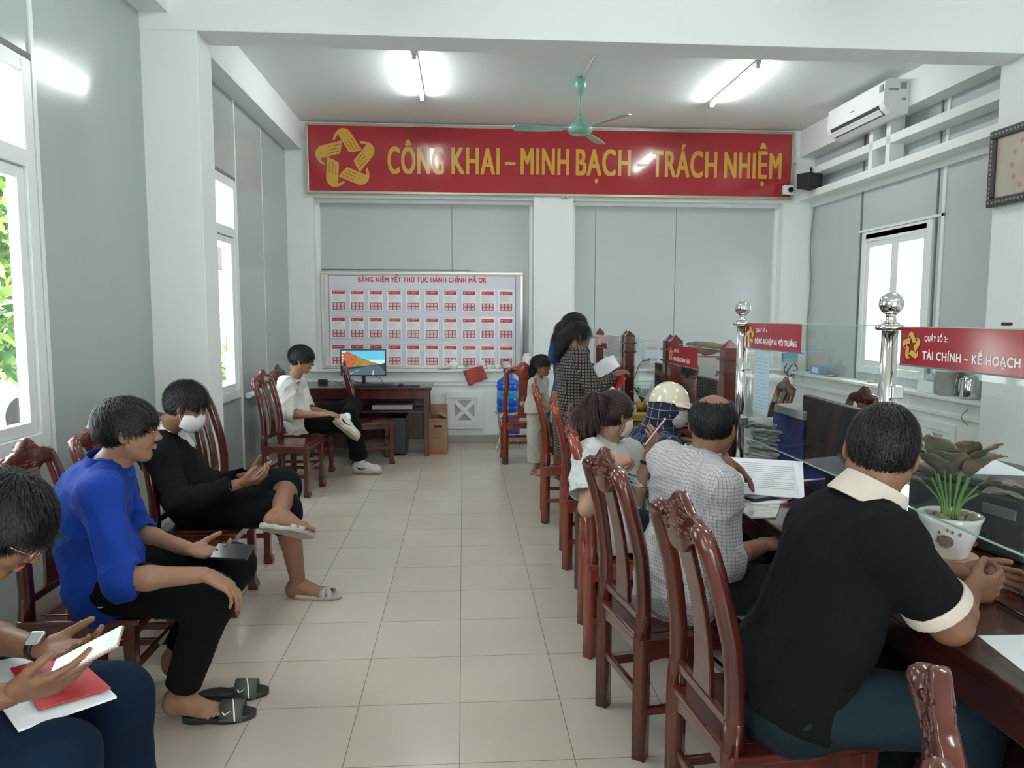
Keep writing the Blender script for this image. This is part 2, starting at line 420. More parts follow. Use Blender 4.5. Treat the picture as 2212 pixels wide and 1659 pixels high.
M_leafs = [mat('yellow green leaf', (.30, .45, .10), .5), mat('green leaf', (.08, .20, .05), .5)]  # yellow green and deeper green leaves, mixed at random
e = empty('tree', (-4.6, 7.6, -.22), 0, 'leafy green tree outside the nearest left window', 'tree')
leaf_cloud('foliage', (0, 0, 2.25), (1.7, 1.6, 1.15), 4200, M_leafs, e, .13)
b = MB(); b.tube(curve_pts([(-1., .3, 0), (-.9, .3, 1), (-.5, .1, 2), (.2, .2, 2.9)]), .06, 8); b.tube(curve_pts([(-.8, .25, 1.4), (-.5, -.3, 1.9), (.2, -.7, 2.5)]), .03, 8); b.build('trunk', mat('bark', (.12, .09, .06), .9), e)
# white parked car seen through the nearest left window
e = empty('parked_car', (-7.4, 11.6, -.22), R(-8), 'white parked car outside the nearest left window', 'car')
b = MB(); b.prism([(-2.3, .35), (-2.25, .85), (-1.4, 1.0), (-.8, 1.5), (1.3, 1.52), (2.0, 1.05), (2.25, .95), (2.3, .35)], -.85, .85); b.build('body', mat('white car paint', (.8, .8, .78), .15, coat=.5), e, bevel=.05)
for s in (-1, 1):
    b = MB(); b.prism([(-1.25, 1.02), (-.75, 1.42), (.1, 1.44), (.1, 1.02)], s*.86, s*.845); b.prism([(.16, 1.02), (.16, 1.44), (1.22, 1.43), (1.7, 1.05)], s*.86, s*.845); b.build('side_window', mat('car glass', (.05, .07, .08), .05), e)
    for x in (-1.5, 1.5):
        b = MB(); b.tube([(x, s*.7, .32), (x, s*.9, .32)], .33, 24); b.build('wheel', M_blackm, e)
    b = MB(); b.box(.35, .55, s*.87-.01, s*.87+.01, .86, .9, .004); b.build('door_handle', M_steel, e)
e = empty('house', (-9.5, 24, -.22), 0, 'pale house with dark roof edge outside the far left window', 'building')
b = MB(); b.box(-4, 4, 0, 5, 0, 3.2); b.build('wall', mat('pale render', (.78, .76, .72), .8), e)
b = MB(); b.prism([(-4.5, 3.2), (4.5, 3.2), (0, 4.4)], -.5, 5.5); b.build('roof', mat('dark roof', (.12, .10, .10), .8), e)
b = MB(); b.box(-1.5, .2, -.03, .02, .9, 2.2); b.build('window_opening', mat('dark opening', (.10, .11, .12), .4), e)
e = empty('shrub', (-6.6, 17.5, -.22), 0, 'low yellow green shrub outside the far left window', 'shrub')
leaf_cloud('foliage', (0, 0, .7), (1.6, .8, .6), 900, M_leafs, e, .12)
b = MB(); b.tube([(0, 0, 0), (0, 0, .6)], .05); b.build('stem', MATS['bark'], e)
# ------------------------------------------------------------------ emblem of five hands
HAND = [(282,222),(288,200),(296,180),(308,160),(322,145),(342,133),(362,129),(384,131),(404,141),(422,157),(436,178),(474,240),(512,297),(500,302),(484,305),(468,310),(450,312),(432,316),(408,315),(398,298),(362,240),(324,180),(314,190),(306,210),(298,222)]
FLINE = [((378,225),(428,300)),((404,217),(452,297)),((430,209),(480,296))]
from mathutils.geometry import tessellate_polygon
HTRI = []
for t_ in tessellate_polygon([[Vector((p[0], -p[1], 0)) for p in HAND]]):
    p, q, r_ = [HAND[i] for i in t_]; ar = (q[0]-p[0])*-(r_[1]-p[1])-(r_[0]-p[0])*-(q[1]-p[1])
    if abs(ar) > 1e-6: HTRI.append(tuple(t_) if ar > 0 else tuple(t_)[::-1])
def emblem(parent, mtx, size, m=None, lines=True):
    """mtx maps local x,y (emblem plane) and z (out)"""
    cx, cy = 383, 372; s = size/500
    for k in range(5):
        a = -k*2*PI/5; ca, sa = math.cos(a), math.sin(a)
        def T(p, z):
            x, y = (p[0]-cx)*s, -(p[1]-cy)*s
            return mtx @ Vector((x*ca-y*sa, x*sa+y*ca, z+k*.0002))
        bm = bmesh.new(); vs = [bm.verts.new(T(p, .0015)) for p in HAND]
        for t_ in HTRI: bm.faces.new([vs[i] for i in t_])
        if lines:
            for p, q in FLINE:
                d = Vector((q[0]-p[0], q[1]-p[1])).normalized(); nn = Vector((-d.y, d.x))*2.2
                vv = [bm.verts.new(T(r, .0022)) for r in ((p[0]+nn.x, p[1]+nn.y), (q[0]+nn.x, q[1]+nn.y), (q[0]-nn.x, q[1]-nn.y), (p[0]-nn.x, p[1]-nn.y))]
                bm.faces.new(vv).material_index = 1
        me = bpy.data.meshes.new('emblem_hand'); bm.to_mesh(me); bm.free()
        me.materials.append(m or M_ylet); me.materials.append(M_red)
        o = bpy.data.objects.new('emblem_hand', me); COL.objects.link(o); o.parent = parent
# ------------------------------------------------------------------ the red banner
bn = empty('banner', (0, 0, 0), 0, 'long red banner with yellow hands emblem and slogan under the ceiling of the back wall', 'banner')
YBN = YB-.05; bx0, bx1, bz0, bz1 = -1.79, 3.97, 2.945, 3.735
b = MB(); b.box(bx0+.02, bx1-.02, YBN, YB-.012, bz0+.02, bz1-.02); b.build('banner_board', M_red, bn)
b = MB()
for q in ((bx0, bx1, bz0, bz0+.028), (bx0, bx1, bz1-.028, bz1), (bx0, bx0+.028, bz0+.028, bz1-.028), (bx1-.028, bx1, bz0+.028, bz1-.028)): b.box(q[0], q[1], YBN-.012, YB-.004, q[2], q[3], .003)
b.build('banner_frame', M_alu, bn)
b = MB()
for p in ((bx0-.01, 3.60), (bx1+.01, 3.36), (1.18, bz0-.008), (1.24, bz0-.008)): b.box(p[0]-.015, p[0]+.015, YBN-.016, YB-.02, p[1]-.015, p[1]+.015, .004)
b.build('mounting_clip', M_steel, bn)
def wallm(x, z, y=YBN-.001): return Matrix.Translation((x, y, z)) @ Matrix.Rotation(PI/2, 4, 'X')
def bpx(x, y): return px(x, y, YBN)
c = bpx(747, 344); emblem(bn, wallm(c.x, c.z), .72)
# words: left x, right x, baseline y left/right from the photograph
def banner_word(txt, xa, xb, yb, capz=.315, bold=.022, acc=0):
    A, B = bpx(xa, yb), bpx(xb, yb)
    return text_mesh('lettering', txt, B.x-A.x, capz, M_ylet, bn, wallm(A.x, A.z), .002, bold, .008)
banner_word('CÔNG', 839, 958, 374); banner_word('KHAI', 977, 1078, 375); banner_word('–', 1092, 1112, 374)
banner_word('MINH', 1126, 1228, 376); banner_word('BACH', 1245, 1361, 378); banner_word('–', 1376, 1396, 377)
_d = bpx(1288, 391); b = MB(); b.lathe([(.021, .0), (.021, .0012)], 20, mtx=wallm(_d.x, _d.z), sy=1.25); b.build('lettering_dot', M_ylet, bn)
banner_word('TRÁCH', 1408, 1547, 381); banner_word('NHIỆM', 1565, 1686, 384)
# ------------------------------------------------------------------ notice board with sheets
wb = empty('notice_board', (0, 0, 0), 0, 'large white notice board with aluminium frame standing on the back wall ledge', 'board')
WY = YB+.115; _a, _b2 = px(693, 586, WY), px(1129, 795, WY); wx0, wx1, wz0, wz1 = _a.x, _b2.x, .902, _a.z
M_board = mat('board white', (.66, .66, .72), .35)
b = MB(); b.box(wx0+.02, wx1-.02, WY, WY+.02, wz0+.02, wz1-.02); b.build('board_panel', M_board, wb)
b = MB()
for q in ((wx0, wx1, wz0, wz0+.03), (wx0, wx1, wz1-.03, wz1), (wx0, wx0+.03, wz0+.03, wz1-.03), (wx1-.03, wx1, wz0+.03, wz1-.03)): b.box(q[0], q[1], WY-.01, WY+.025, q[2], q[3], .003)
b.build('board_frame', M_alu, wb)
b = MB()
for q in ((wx0+.085, wx1-.085, wz1-.047, wz1-.042), (wx0+.085, wx0+.09, wz0+.03, wz1-.042), (wx1-.09, wx1-.085, wz0+.03, wz1-.042)): b.box(q[0], q[1], WY-.002, WY, q[2], q[3])
b.build('border_line', mat('grey blue line', (.14, .16, .22), .5), wb)
A = px(774, 609, WY); B_ = px(1050, 609, WY)
text_mesh('title_lettering', 'BẢNG NIÊM YẾT THỦ TỤC HÀNH CHÍNH MÃ QR', B_.x-A.x, .062, mat('board red lettering', (.55, .03, .06), .4), wb, wallm(A.x, A.z, WY-.0015), .001, .02, .0024)
def sheet_mesh(blank):
    """paper with red header, grey lines of print, and a red field holding pale squares"""
    b = MB(); b.box(-.096, .096, -.004, 0, -.134, .134)      # plastic pocket
    b.mi = 1; b.box(-.088, .088, -.0065, -.003, -.125, .118)
    b.mi = 2; b.box(-.068, .076, -.0075, -.0065, .072, .112); b.box(-.066, .074, -.0075, -.0065, -.115, -.028)
    b.mi = 3
    for i in range(3):
        for j in range(2):
            x = -.056+i*.044; z = -.067 - j*.041
            b.box(x, x+.033, -.0085, -.0075, z, z+.032)
    b.mi = 4
    rg = random.Random(3)
    for i in range(9): b.box(-.066, rg.uniform(-.0, .07), -.0072, -.0065, .055-i*.008, .0572-i*.008)
    b.mi = 5; b.prism([(-.047+.016*math.sin(k*PI/5)*(1 if k % 2 == 0 else .55), .092+.016*math.cos(k*PI/5)*(1 if k % 2 == 0 else .55)) for k in range(10)], -.0085, -.0075)
    b.mi = 3; b.box(-.022, .06, -.0085, -.0075, .097, .1005); b.box(-.022, .03, -.0085, -.0075, .084, .0865)
    return b
M_pocket = mat('clear pocket', (.62, .63, .68), .15)
sh = [M_pocket, M_paper, mat('printed red', (.50, .02, .055), .5), mat('pale print square', (.62, .60, .60), .6), mat('grey print', (.50, .50, .52), .7), M_yel]
first = None
ordn = ['leftmost', 'second', 'third', 'fourth', 'fifth', 'sixth', 'seventh', 'eighth', 'ninth', 'rightmost']
for r, zc, rn in ((0, 648, 'top'), (1, 707, 'middle'), (2, 766, 'bottom')):
    for k in range(10):
        p = px(731+k*40.2, zc+k*.3, WY)
        if first is None:
            first = o = sheet_mesh(0).build('procedure_sheet', sh)
        else: o = first.copy(); COL.objects.link(o)
        o.location = (p.x, WY-.0008, p.z); o.scale = (1.015, 1, 1.015)
        tag(o, '%s procedure sheet%s in the %s row of the white notice board' % (ordn[k], ' from the left' if 0 < k < 9 else '', rn), 'notice sheet', 'procedure sheets on the notice board')
# ------------------------------------------------------------------ ceiling fan
M_fan = mat('pale green enamel', (.20, .42, .34), .3, coat=.3)
fn = empty('ceiling_fan', (1.105, 7.0, CEIL), 0, 'pale green ceiling fan with three blades in front of the banner', 'fan')
b = MB(); b.lathe([(.02, 0), (.055, -.015), (.06, -.04), (.05, -.1), (.02, -.15)], 20); b.build('canopy', M_fan, fn)
b = MB(); b.tube([(0, 0, .0), (0, 0, -.42)], .013, 12); b.build('rod', M_fan, fn)
b = MB(); b.lathe([(.014, -.36), (.04, -.40), (.055, -.42), (.09, -.435), (.118, -.46), (.118, -.49), (.10, -.515), (.05, -.53), (.01, -.532)], 28); b.build('motor', M_fan, fn)
for k, a in enumerate((-58, 62, 182)):
    b = MB(); M_ = Matrix.Rotation(R(a), 4, 'Z') @ Matrix.Translation((0, 0, -.475)) @ Matrix.Rotation(R(11), 4, 'X')
    pts = [(.16, -.045), (.35, -.068), (.56, -.072), (.62, -.06), (.64, 0), (.62, .05), (.56, .062), (.35, .052), (.16, .03)]
    A_ = [b.bm.verts.new(M_ @ Vector((x, y, .003))) for x, y in pts]; B2 = [b.bm.verts.new(M_ @ Vector((x, y, -.003))) for x, y in pts]
    b.bm.faces.new(A_); b.bm.faces.new(B2[::-1])
    for i in range(len(pts)): b.bm.faces.new((A_[i], A_[(i+1) % 9], B2[(i+1) % 9], B2[i]))
    b.box(.06, .2, -.018, .018, -.004, .006, .002, mtx=M_)
    b.build('blade', M_fan, fn)
o = MB().tube([(1.143, 6.30, CEIL-.012), (1.124, 6.95, CEIL-.012)], .012, 8).build('ceiling_conduit', mat('grey conduit', (.55, .56, .55), .4)); tag(o, 'thin grey conduit along the ceiling up to the fan', 'conduit')
# ------------------------------------------------------------------ air conditioner
ac = empty('air_conditioner', (4.07, 7.14, 3.385), 0, 'white wall air conditioner with dark louvre slot high on right wall', 'air conditioner')
prof = [(0, 0), (0, .30), (-.03, .31), (-.20, .31), (-.235, .285), (-.245, .10), (-.225, .045), (-.17, .005), (-.08, -.012)]
b = MB(); b.prism([(x, z) for x, z in prof], -.52, .52, smooth=False); ob = b.build('housing', M_white, ac, bevel=.006)
b = MB(); b.prism([(-.247, .085), (-.225, .036), (-.180, .004), (-.170, .012), (-.215, .045), (-.238, .09)], -.44, .44); b.build('louvre_slot', mat('dark slot', (.05, .06, .06), .3), ac)
b = MB(); b.prism([(-.232, .05), (-.19, .012), (-.188, .016), (-.229, .055)], -.44, .44, mtx=Matrix.Translation((-.006, 0, -.002))); b.build('louvre', M_white, ac)
for q in ((-.09, -.03, -.5215, -.52, .22, .28), (-.20, -.10, -.5215, -.52, .205, .225), (-.07, -.03, -.5215, -.52, .12, .14), (-.2475, -.245, -.505, -.45, .20, .26)):
    b = MB(); b.box(*q); b.build('sticker', mat('grey sticker', (.30, .31, .31), .5), ac)
b = MB(); b.box(-.248, -.2445, -.02, .05, .155, .162); b.build('badge', mat('badge grey', (.25, .25, .25), .4), ac)
# ------------------------------------------------------------------ speaker, camera, clock frame
sp = empty('wall_speaker', (0, 0, 0), 0, 'small black wall speaker on the right wall shelf beside the banner', 'speaker'); sp.matrix_world = Matrix.Translation((4.03, 8.42, 3.09)) @ Matrix.Rotation(R(28), 4, 'Z')
b = MB(); b.box(-.13, .11, -.09, .09, -.075, .095, .012); b.build('cabinet', M_blackm, sp)
b = MB(); b.box(-.12, .10, -.095, -.088, -.065, .085, .003); b.build('grille', mat('speaker cloth', (.03, .035, .04), .9), sp)
b = MB(); b.box(.0, .02, -.01, .01, .09, .17); b.build('bracket', M_black, sp)
cm = empty('security_camera', (3.90, YB-.055, 3.05), 0, 'white square security camera at the lower right corner of the banner', 'camera')
b = MB(); b.box(-.065, .065, -.05, 0, -.055, .055, .012); b.build('housing', M_white, cm)
b = MB(); b.tube([(.02, -.045, -.002), (.02, -.075, -.002)], .030, 20); b.build('lens', M_black, cm)
fr = empty('framed_clock_picture', (0, 0, 0), 0, 'dark carved frame holding a clock picture on the right column', 'picture')
fr.matrix_world = Matrix.Translation((3.865, 4.86, 2.62)) @ Matrix.Rotation(-PI/2, 4, 'Z')
# local x -> -Y (towards viewer), frame faces -X
M_cframe = mat('carved black frame', (.035, .028, .03), .3, bump=.6, bscale=120)
fr.matrix_world = Matrix.Translation((3.845, 4.80, 2.60)) @ Matrix.Rotation(-PI/2, 4, 'Z')
b = MB()
hw, hh = .40, .27
for q in ((-hw, hw, hh-.06, hh), (-hw, hw, -hh, -hh+.06), (-hw, -hw+.06, -hh+.06, hh-.06), (hw-.06, hw, -hh+.06, hh-.06)): b.box(q[0], q[1], -.03, .02, q[2], q[3], .008)
b.build('frame', M_cframe, fr)
b = MB()
for i in range(22): b.box(-hw+.02+i*.036, -hw+.038+i*.036, -.033, -.028, -hh+.022, -hh+.036, .001); b.box(-hw+.02+i*.036, -hw+.038+i*.036, -.033, -.028, hh-.036, hh-.022, .001)
for i in range(13): b.box(-hw+.022, -hw+.036, -.033, -.028, -hh+.06+i*.033, -hh+.078+i*.033, .001)
b.build('inlay', mat('frame inlay', (.28, .26, .26), .3), fr)
b = MB(); b.box(-hw+.055, hw-.055, -.008, .0, -hh+.055, hh-.055); b.build('picture_panel', mat('yellowed panel', (.48, .46, .40), .25, noise=.25, nscale=6, ncol=(.50, .40, .33)), fr)
for k in range(12):
    a = k*PI/6; b = MB(); b.box(-.02+.17*math.cos(a)-.012, -.02+.17*math.cos(a)+.012, -.011, -.008, .17*math.sin(a)-.016, .17*math.sin(a)+.016)
    b.build('hour_mark', mat('faded brown mark', (.42, .25, .2), .5), fr)

# ------------------------------------------------------------------ chairs
def chair_proto(straight=True, wood=M_wood, style=0):
    """faces +X, origin on the floor under the seat centre; seat top at .44"""
    t = empty('wooden_chair')
    SZ = .44; D = .205; WF = .215; WRr = .180
    b = MB(); b.box(-D, D+.02, -WF, WF, SZ-.028, SZ-.002, .006)
    b.box(-D+.055, D-.035, -WF+.055, WF-.055, SZ-.004, SZ+.002, .003)
    b.build('seat', wood, t)
    b = MB()                       # apron under the seat, scalloped
    pr = [(-.19, .0), (.19, .0), (.19, -.062), (.16, -.05), (.10, -.038), (-.10, -.038), (-.16, -.05), (-.19, -.062)]
    b.prism(pr, D-.022, D-.006, mtx=Matrix.Translation((0, 0, SZ-.028)) @ Matrix.Rotation(-PI/2, 4, 'Z') if 0 else Matrix.Translation((0, 0, SZ-.028)) @ Matrix(((0, 1, 0, 0), (1, 0, 0, 0), (0, 0, 1, 0), (0, 0, 0, 1))))
    for s in (-1, 1): b.prism(pr, s*(WF-.006), s*(WF-.022), mtx=Matrix.Translation((0, 0, SZ-.028)))
    b.prism(pr, -D+.006, -D+.022, mtx=Matrix.Translation((0, 0, SZ-.028)) @ Matrix(((0, 1, 0, 0), (1, 0, 0, 0), (0, 0, 1, 0), (0, 0, 0, 1))))
    b.build('apron', wood, t)
    for s in (-1, 1):              # front legs with small hoof
        b = MB(); y = s*(WF-.024); x = D-.022
        prof = [(0, .023), (.10, .0215), (.35, .019), (.36, .021), (.395, .028), (.41, .029)]
        rings = [];
        for z, hwid in prof:
            zz = SZ-.02-z; off = (hwid-.022)
            rings.append([b.bm.verts.new((x+dx*hwid+(.006 if z > .36 else 0), y+dy*hwid, max(zz, 0))) for dx, dy in ((-1, -1), (1, -1), (1, 1), (-1, 1))])
        rings.append([b.bm.verts.new((x+dx*.024+.006, y+dy*.024, 0)) for dx, dy in ((-1, -1), (1, -1), (1, 1), (-1, 1))])
        for A, B in zip(rings, rings[1:]):
            for k in range(4): b.bm.faces.new((A[k], A[(k+1) % 4], B[(k+1) % 4], B[k]))
        b.bm.faces.new(rings[0]); b.bm.faces.new(rings[-1][::-1])
        b.build('leg', wood, t, bevel=.004)
    TOP = 1.0; lean = .085
    def backx(z): # rake of the back above the seat
        u = max(0, (z-SZ)/(TOP-SZ)); return -D+.018 - lean*u**1.35 + .012*math.sin(u*PI)*2
    for s in (-1, 1):              # rear legs run up into the back posts
        b = MB(); pts = []; rad = []
        for z in (0, .15, .3, .44, .52, .62, .72, .82, .90, .95):
            pts.append((backx(z) if z > .44 else -D+.018-.0*(0), s*(WRr - (.012 if z > .8 else 0)), z)); rad.append(.026 if z < .5 else .0235)
        # shoulders bend inwards
        pts += [(backx(.985), s*(WRr-.022), .985), (backx(1.0), s*(WRr-.05), .998), (backx(.99), s*(WRr-.085), .988)]; rad += [.024, .020, .012]
        b.tube(pts[:5], [r*1.25 for r in rad[:5]], 4, flat=(1, 1)); b.tube(pts[3:], [r*1.12 for r in rad[3:]], 10)
        b.build('rear_post', wood, t)
    # crest rail with carving
    b = MB(); n = 28; f = []; gx = lambda y: 0
    outl_t = lambda y: 1.015 + .052*math.exp(-(y/.075)**2) + .006*math.cos(y*46)*(abs(y) < .1) - max(0, abs(y)-.11)*.20
    outl_b = lambda y: .955 - (.045*math.exp(-(y/.07)**4) if abs(y) < .12 else 0) + max(0, abs(y)-.09)*.10
    ys = [-.158+.316*i/n for i in range(n+1)]
    F_ = [[], [], [], []]
    for y in ys:
        for k, (zz, dx) in enumerate(((outl_t(y), -.014), (outl_t(y), .012), (outl_b(y), .012), (outl_b(y), -.014))):
            F_[k].append(b.bm.verts.new((backx(.97)+dx+.02*(y/.17)**2*.4, y, zz)))
    for i in range(n):
        for k in range(4): b.bm.faces.new((F_[k][i], F_[k][i+1], F_[(k+1) % 4][i+1], F_[(k+1) % 4][i])).smooth = True
    b.bm.faces.new([F_[k][0] for k in range(4)]); b.bm.faces.new([F_[k][-1] for k in range(4)][::-1])
    cr = b.build('crest_rail', wood, t, bevel=.005)
    b = MB(); rg = random.Random(5)
    for sd, dx in ((1, .0115), (-1, -.0135)):
        for i in range(34):
            y = rg.uniform(-.085, .085); z = rg.uniform(.955, outl_t(y)-.006)
            b.ell((backx(.97)+dx, y, z), (.0024, rg.uniform(.009, .020), rg.uniform(.003, .0055)), 8, 5)
    b.build('carving', wood, cr)
    # splat
    b = MB(); zs = [.50, .58, .66, .74, .82, .90, .965]; hw_ = [.058, .052, .046, .044, .046, .050, .058]
    P = [[], [], [], []]
    for z, h_ in zip(zs, hw_):
        x = backx(z)
        for k, (dx, yy) in enumerate(((-.009, -h_), (.007, -h_), (.007, h_), (-.009, h_))): P[k].append(b.bm.verts.new((x+dx, yy, z)))
    for i in range(len(zs)-1):
        for k in range(4): b.bm.faces.new((P[k][i], P[k][i+1], P[(k+1) % 4][i+1], P[(k+1) % 4][i]))
    b.bm.faces.new([P[k][0] for k in range(4)]); b.bm.faces.new([P[k][-1] for k in range(4)][::-1])
    spl = b.build('splat', wood, t, bevel=.003)
    b = MB()
    if style == 1:                 # round medallion and inlaid flower as on the chair near the water bottle
        for k in range(24):
            a = k*PI/12; b.ell((backx(.84+.034*math.sin(a))-.0095, .034*math.cos(a), .84+.034*math.sin(a)), (.0018, .0045, .0045), 6, 4)
        b.build('medallion', wood, spl)
        b = MB(); rg = random.Random(8)
        for i in range(34):
            a = rg.uniform(0, 2*PI); r_ = rg.uniform(0, .034); z = .63+r_*math.sin(a)*.9
            b.ell((backx(z)-.0095, r_*math.cos(a), z), (.0015, .007, .003), 6, 4, mtx=None)
        for i in range(10): b.ell((backx(.70)-.0095, rg.uniform(-.012, .012), .675+i*.007), (.0015, .004, .003), 6, 4)
        b.build('inlay', M_inlay, spl)
    else:
        rg = random.Random(2)
        for i in range(16):
            z = .72+i*.009; b.ell((backx(z)+.0075, .014*math.sin(i*1.7), z), (.0018, .006, .005), 6, 4)
        b.build('carving', mat('dark carving', (.05, .012, .01), .4), spl)
    b = MB(); b.box(backx(.50)-.012, backx(.50)+.010, -WRr+.01, WRr-.01, .485, .515, .004); b.build('lower_rail', wood, t)
    for (x0, x1, y0, y1, z) in ((-D+.02, D-.03, WF-.034, WF-.016, .16), (-D+.02, D-.03, -WF+.016, -WF+.034, .16), (-D+.01, -D+.028, -WRr+.01, WRr-.01, .21), (D-.035, D-.017, -WF+.03, WF-.03, .22)):
        b = MB(); b.box(x0, x1, y0, y1, z, z+.028, .003); b.build('stretcher', wood, t)
    return t
CH = {}
def chair(x, y, deg, label, group, key=0, z=0):
    styles = {0: (M_wood, 0), 1: (M_wood2, 1), 2: (M_wood2, 0)}
    if key not in CH: CH[key] = c = chair_proto(True, *styles[key])
    else: c = copy_tree(CH[key])
    c.location = (x, y, z); c.rotation_euler = (0, 0, R(deg)); tag(c, label, 'chair', group); return c
GL = 'carved wooden chairs along the left wall'; GR = 'carved wooden chairs facing the counters'
chair(-1.30, 2.02, 3, 'carved wooden chair under the man in glasses at bottom left', GL)
chair(-1.40, 2.86, 0, 'carved wooden chair under the man in blue shirt', GL)
chair(-1.41, 3.40, -3, 'empty carved wooden chair between the blue shirt and the masked man', GL)
chair(-1.37, 3.90, 0, 'carved wooden chair under the masked man in black', GL)
chair(-1.40, 4.72, 0, 'carved wooden chair just beyond the masked man, by the left column', GL)
chair(-1.48, 6.42, -8, 'empty carved wooden chair nearest the seated young man in white shirt', GL)
chair(-1.50, 7.06, -4, 'carved wooden chair under the young man in white shirt', GL)
chair(-.97, 7.72, 14, 'carved wooden chair pulled up sideways to the computer desk', 'chairs at the back of the room')
chair(.615, 7.68, 90, 'orange red chair with inlaid splat in front of the water bottle', 'chairs at the back of the room', 1)
chair(1.17, 7.96, 90, 'orange red chair under the seated person in cream shirt', 'chairs at the back of the room', 1)
chair(.81, 5.47, -5, 'orange red chair seen edge on behind the standing woman', GR, 2)
chair(.83, 4.47, -5, 'orange red chair seen edge on between the standing woman and the ponytail', GR, 2)
chair(.83, 3.79, -4, 'wooden chair under the person in the cream helmet', GR)
chair(.77, 3.32, -5, 'orange red chair under the woman with the ponytail', GR, 2)
chair(.765, 2.60, 10, 'carved wooden chair under the man in checked shirt', GR)
chair(.845, 1.92, 6, 'carved wooden chair under the man in black polo shirt', GR)
chair(.862, .765, -29, 'wooden chair back post at the bottom edge beside the polo shirt man', GR)
chair(2.45, 4.75, 180, 'wooden chair with arched crest behind the counter under the bright window', 'chairs behind the counters')
chair(2.25, 5.55, 172, 'wooden chair behind the counter between the clerk and the steel post', 'chairs behind the counters')

# ------------------------------------------------------------------ service counters
def counter(y0, y1, label):
    e = empty('service_counter', (1.14, y0, 0), 0, label, 'counter', 'service counters in a row')
    L_ = y1-y0-.01; W_ = .90
    b = MB(); b.box(0, W_, 0, L_, .735, .77, .006); b.build('top', M_wooddk, e)
    b = MB(); b.box(.30, .325, .03, L_-.03, .06, .735)
    for k in range(3):
        a = .05+k*(L_-.1)/3; c = a+(L_-.1)/3-.04
        b.box(.285, .302, a+.02, c, .14, .66, .006)
    b.build('front_panel', M_wooddk, e)
    for y in (0, L_-.035):
        b = MB(); b.box(.06, W_-.03, y, y+.035, 0, .735, .003); b.build('side_panel', M_wooddk, e)
    b = MB(); b.box(.005, .03, .04, L_-.04, .655, .735, .004); b.build('apron', M_wooddk, e)
    return e
counter(6.42, 7.62, 'farthest dark wooden service counter beside the standing women')
counter(5.00, 6.28, 'dark wooden service counter behind the ponytail, with tall monitor on it')
counter(3.76, 4.88, 'dark wooden service counter in front of the clerk')
counter(2.40, 3.66, 'dark wooden service counter with papers in front of the checked shirt man')
counter(.70, 2.36, 'nearest dark wooden service counter with the potted plant')
XG = 1.43
def wood_post(y, label, w_=.041):
    e = empty('wooden_post', (XG, y, .77), 0, label, 'post', 'wooden partition posts')
    b = MB(); b.box(-w_, w_, -w_, w_, 0, .55, .003); b.build('shaft', M_wood, e)
    for z in (.46, .535): b = MB(); b.box(-w_-.014, w_+.014, -w_-.014, w_+.014, z, z+.012, .003); b.build('collar', M_wood, e)
    b = MB(); r_ = w_
    v = [b.bm.verts.new(q) for q in ((-r_, -r_, .547), (r_, -r_, .547), (r_, r_, .547), (-r_, r_, .547), (-r_, -r_, .60), (r_, -r_, .60), (r_, r_, .60), (-r_, r_, .60), (0, 0, .645))]
    for f in ((0, 1, 5, 4), (1, 2, 6, 5), (2, 3, 7, 6), (3, 0, 4, 7), (4, 5, 8), (5, 6, 8), (6, 7, 8), (7, 4, 8), (3, 2, 1, 0)): b.bm.faces.new([v[i] for i in f])
    b.build('finial', M_wood, e)
wood_post(7.60, 'wooden partition post farthest away, beside the standing women')
wood_post(6.345, 'far twin of the paired wooden posts in front of the standing women'); wood_post(6.225, 'near twin of the paired wooden posts in front of the standing women')
wood_post(4.975, 'far twin of the paired wooden posts left of the red policy sign'); wood_post(4.855, 'near twin of the paired wooden posts left of the red policy sign')
wood_post(3.84, 'wooden partition post right behind the first steel post')
def steel_post(y, label):
    e = empty('steel_post', (XG-.02, y, .77), 0, label, 'post', 'steel ball posts')
    b = MB(); b.tube([(0, 0, 0), (0, 0, .735)], .0255, 24); b.build('tube', M_steel, e)
    b = MB(); b.lathe([(.026, .72), (.045, .725), (.047, .735), (.03, .745), (.018, .752), (.015, .77), (.02, .775)], 24); b.build('collar', M_steel, e); b = MB(); b.lathe([(.05, 0), (.05, .008), (.028, .014)], 24); b.build('base_flange', M_steel, e)
    b = MB(); b.ell((0, 0, .81), .0385, 28, 20); b.build('ball', M_steel, e)
    for z in (.22, .50): b = MB(); b.box(-.008, .03, -.045, .045, z, z+.04, .003); b.build('glass_clamp', M_steel, e)
steel_post(3.62, 'steel post with ball top left of the agriculture counter sign')
steel_post(2.335, 'steel post with ball top left of the finance counter sign')
steel_post(.95, 'steel post with ball top at the near end of the nearest counter')
def pane(y0, y1, z0, z1, label):
    b = MB(); b.box(XG-.004, XG+.004, y0, y1, z0, z1)
    o = b.build('glass_screen', [M_glass]); tag(o, label, 'glass screen', 'glass counter screens')
    b = MB(); b.box(XG-.0042, XG+.0042, y0, y1, z0-.003, z0); b.box(XG-.0042, XG+.0042, y0, y1, z1, z1+.003); b.build('polished_edge', M_edge, o)
pane(6.42, 7.54, .90, 1.35, 'clear glass screen between the farthest wooden posts'); pane(5.06, 6.14, .90, 1.35, 'clear glass screen behind the microphone')
pane(3.90, 4.76, .90, 1.35, 'clear glass screen carrying the red policy sign'); pane(2.39, 3.58, .93, 1.505, 'clear glass screen carrying the agriculture sign')
pane(.99, 2.30, .93, 1.505, 'clear glass screen carrying the finance sign')
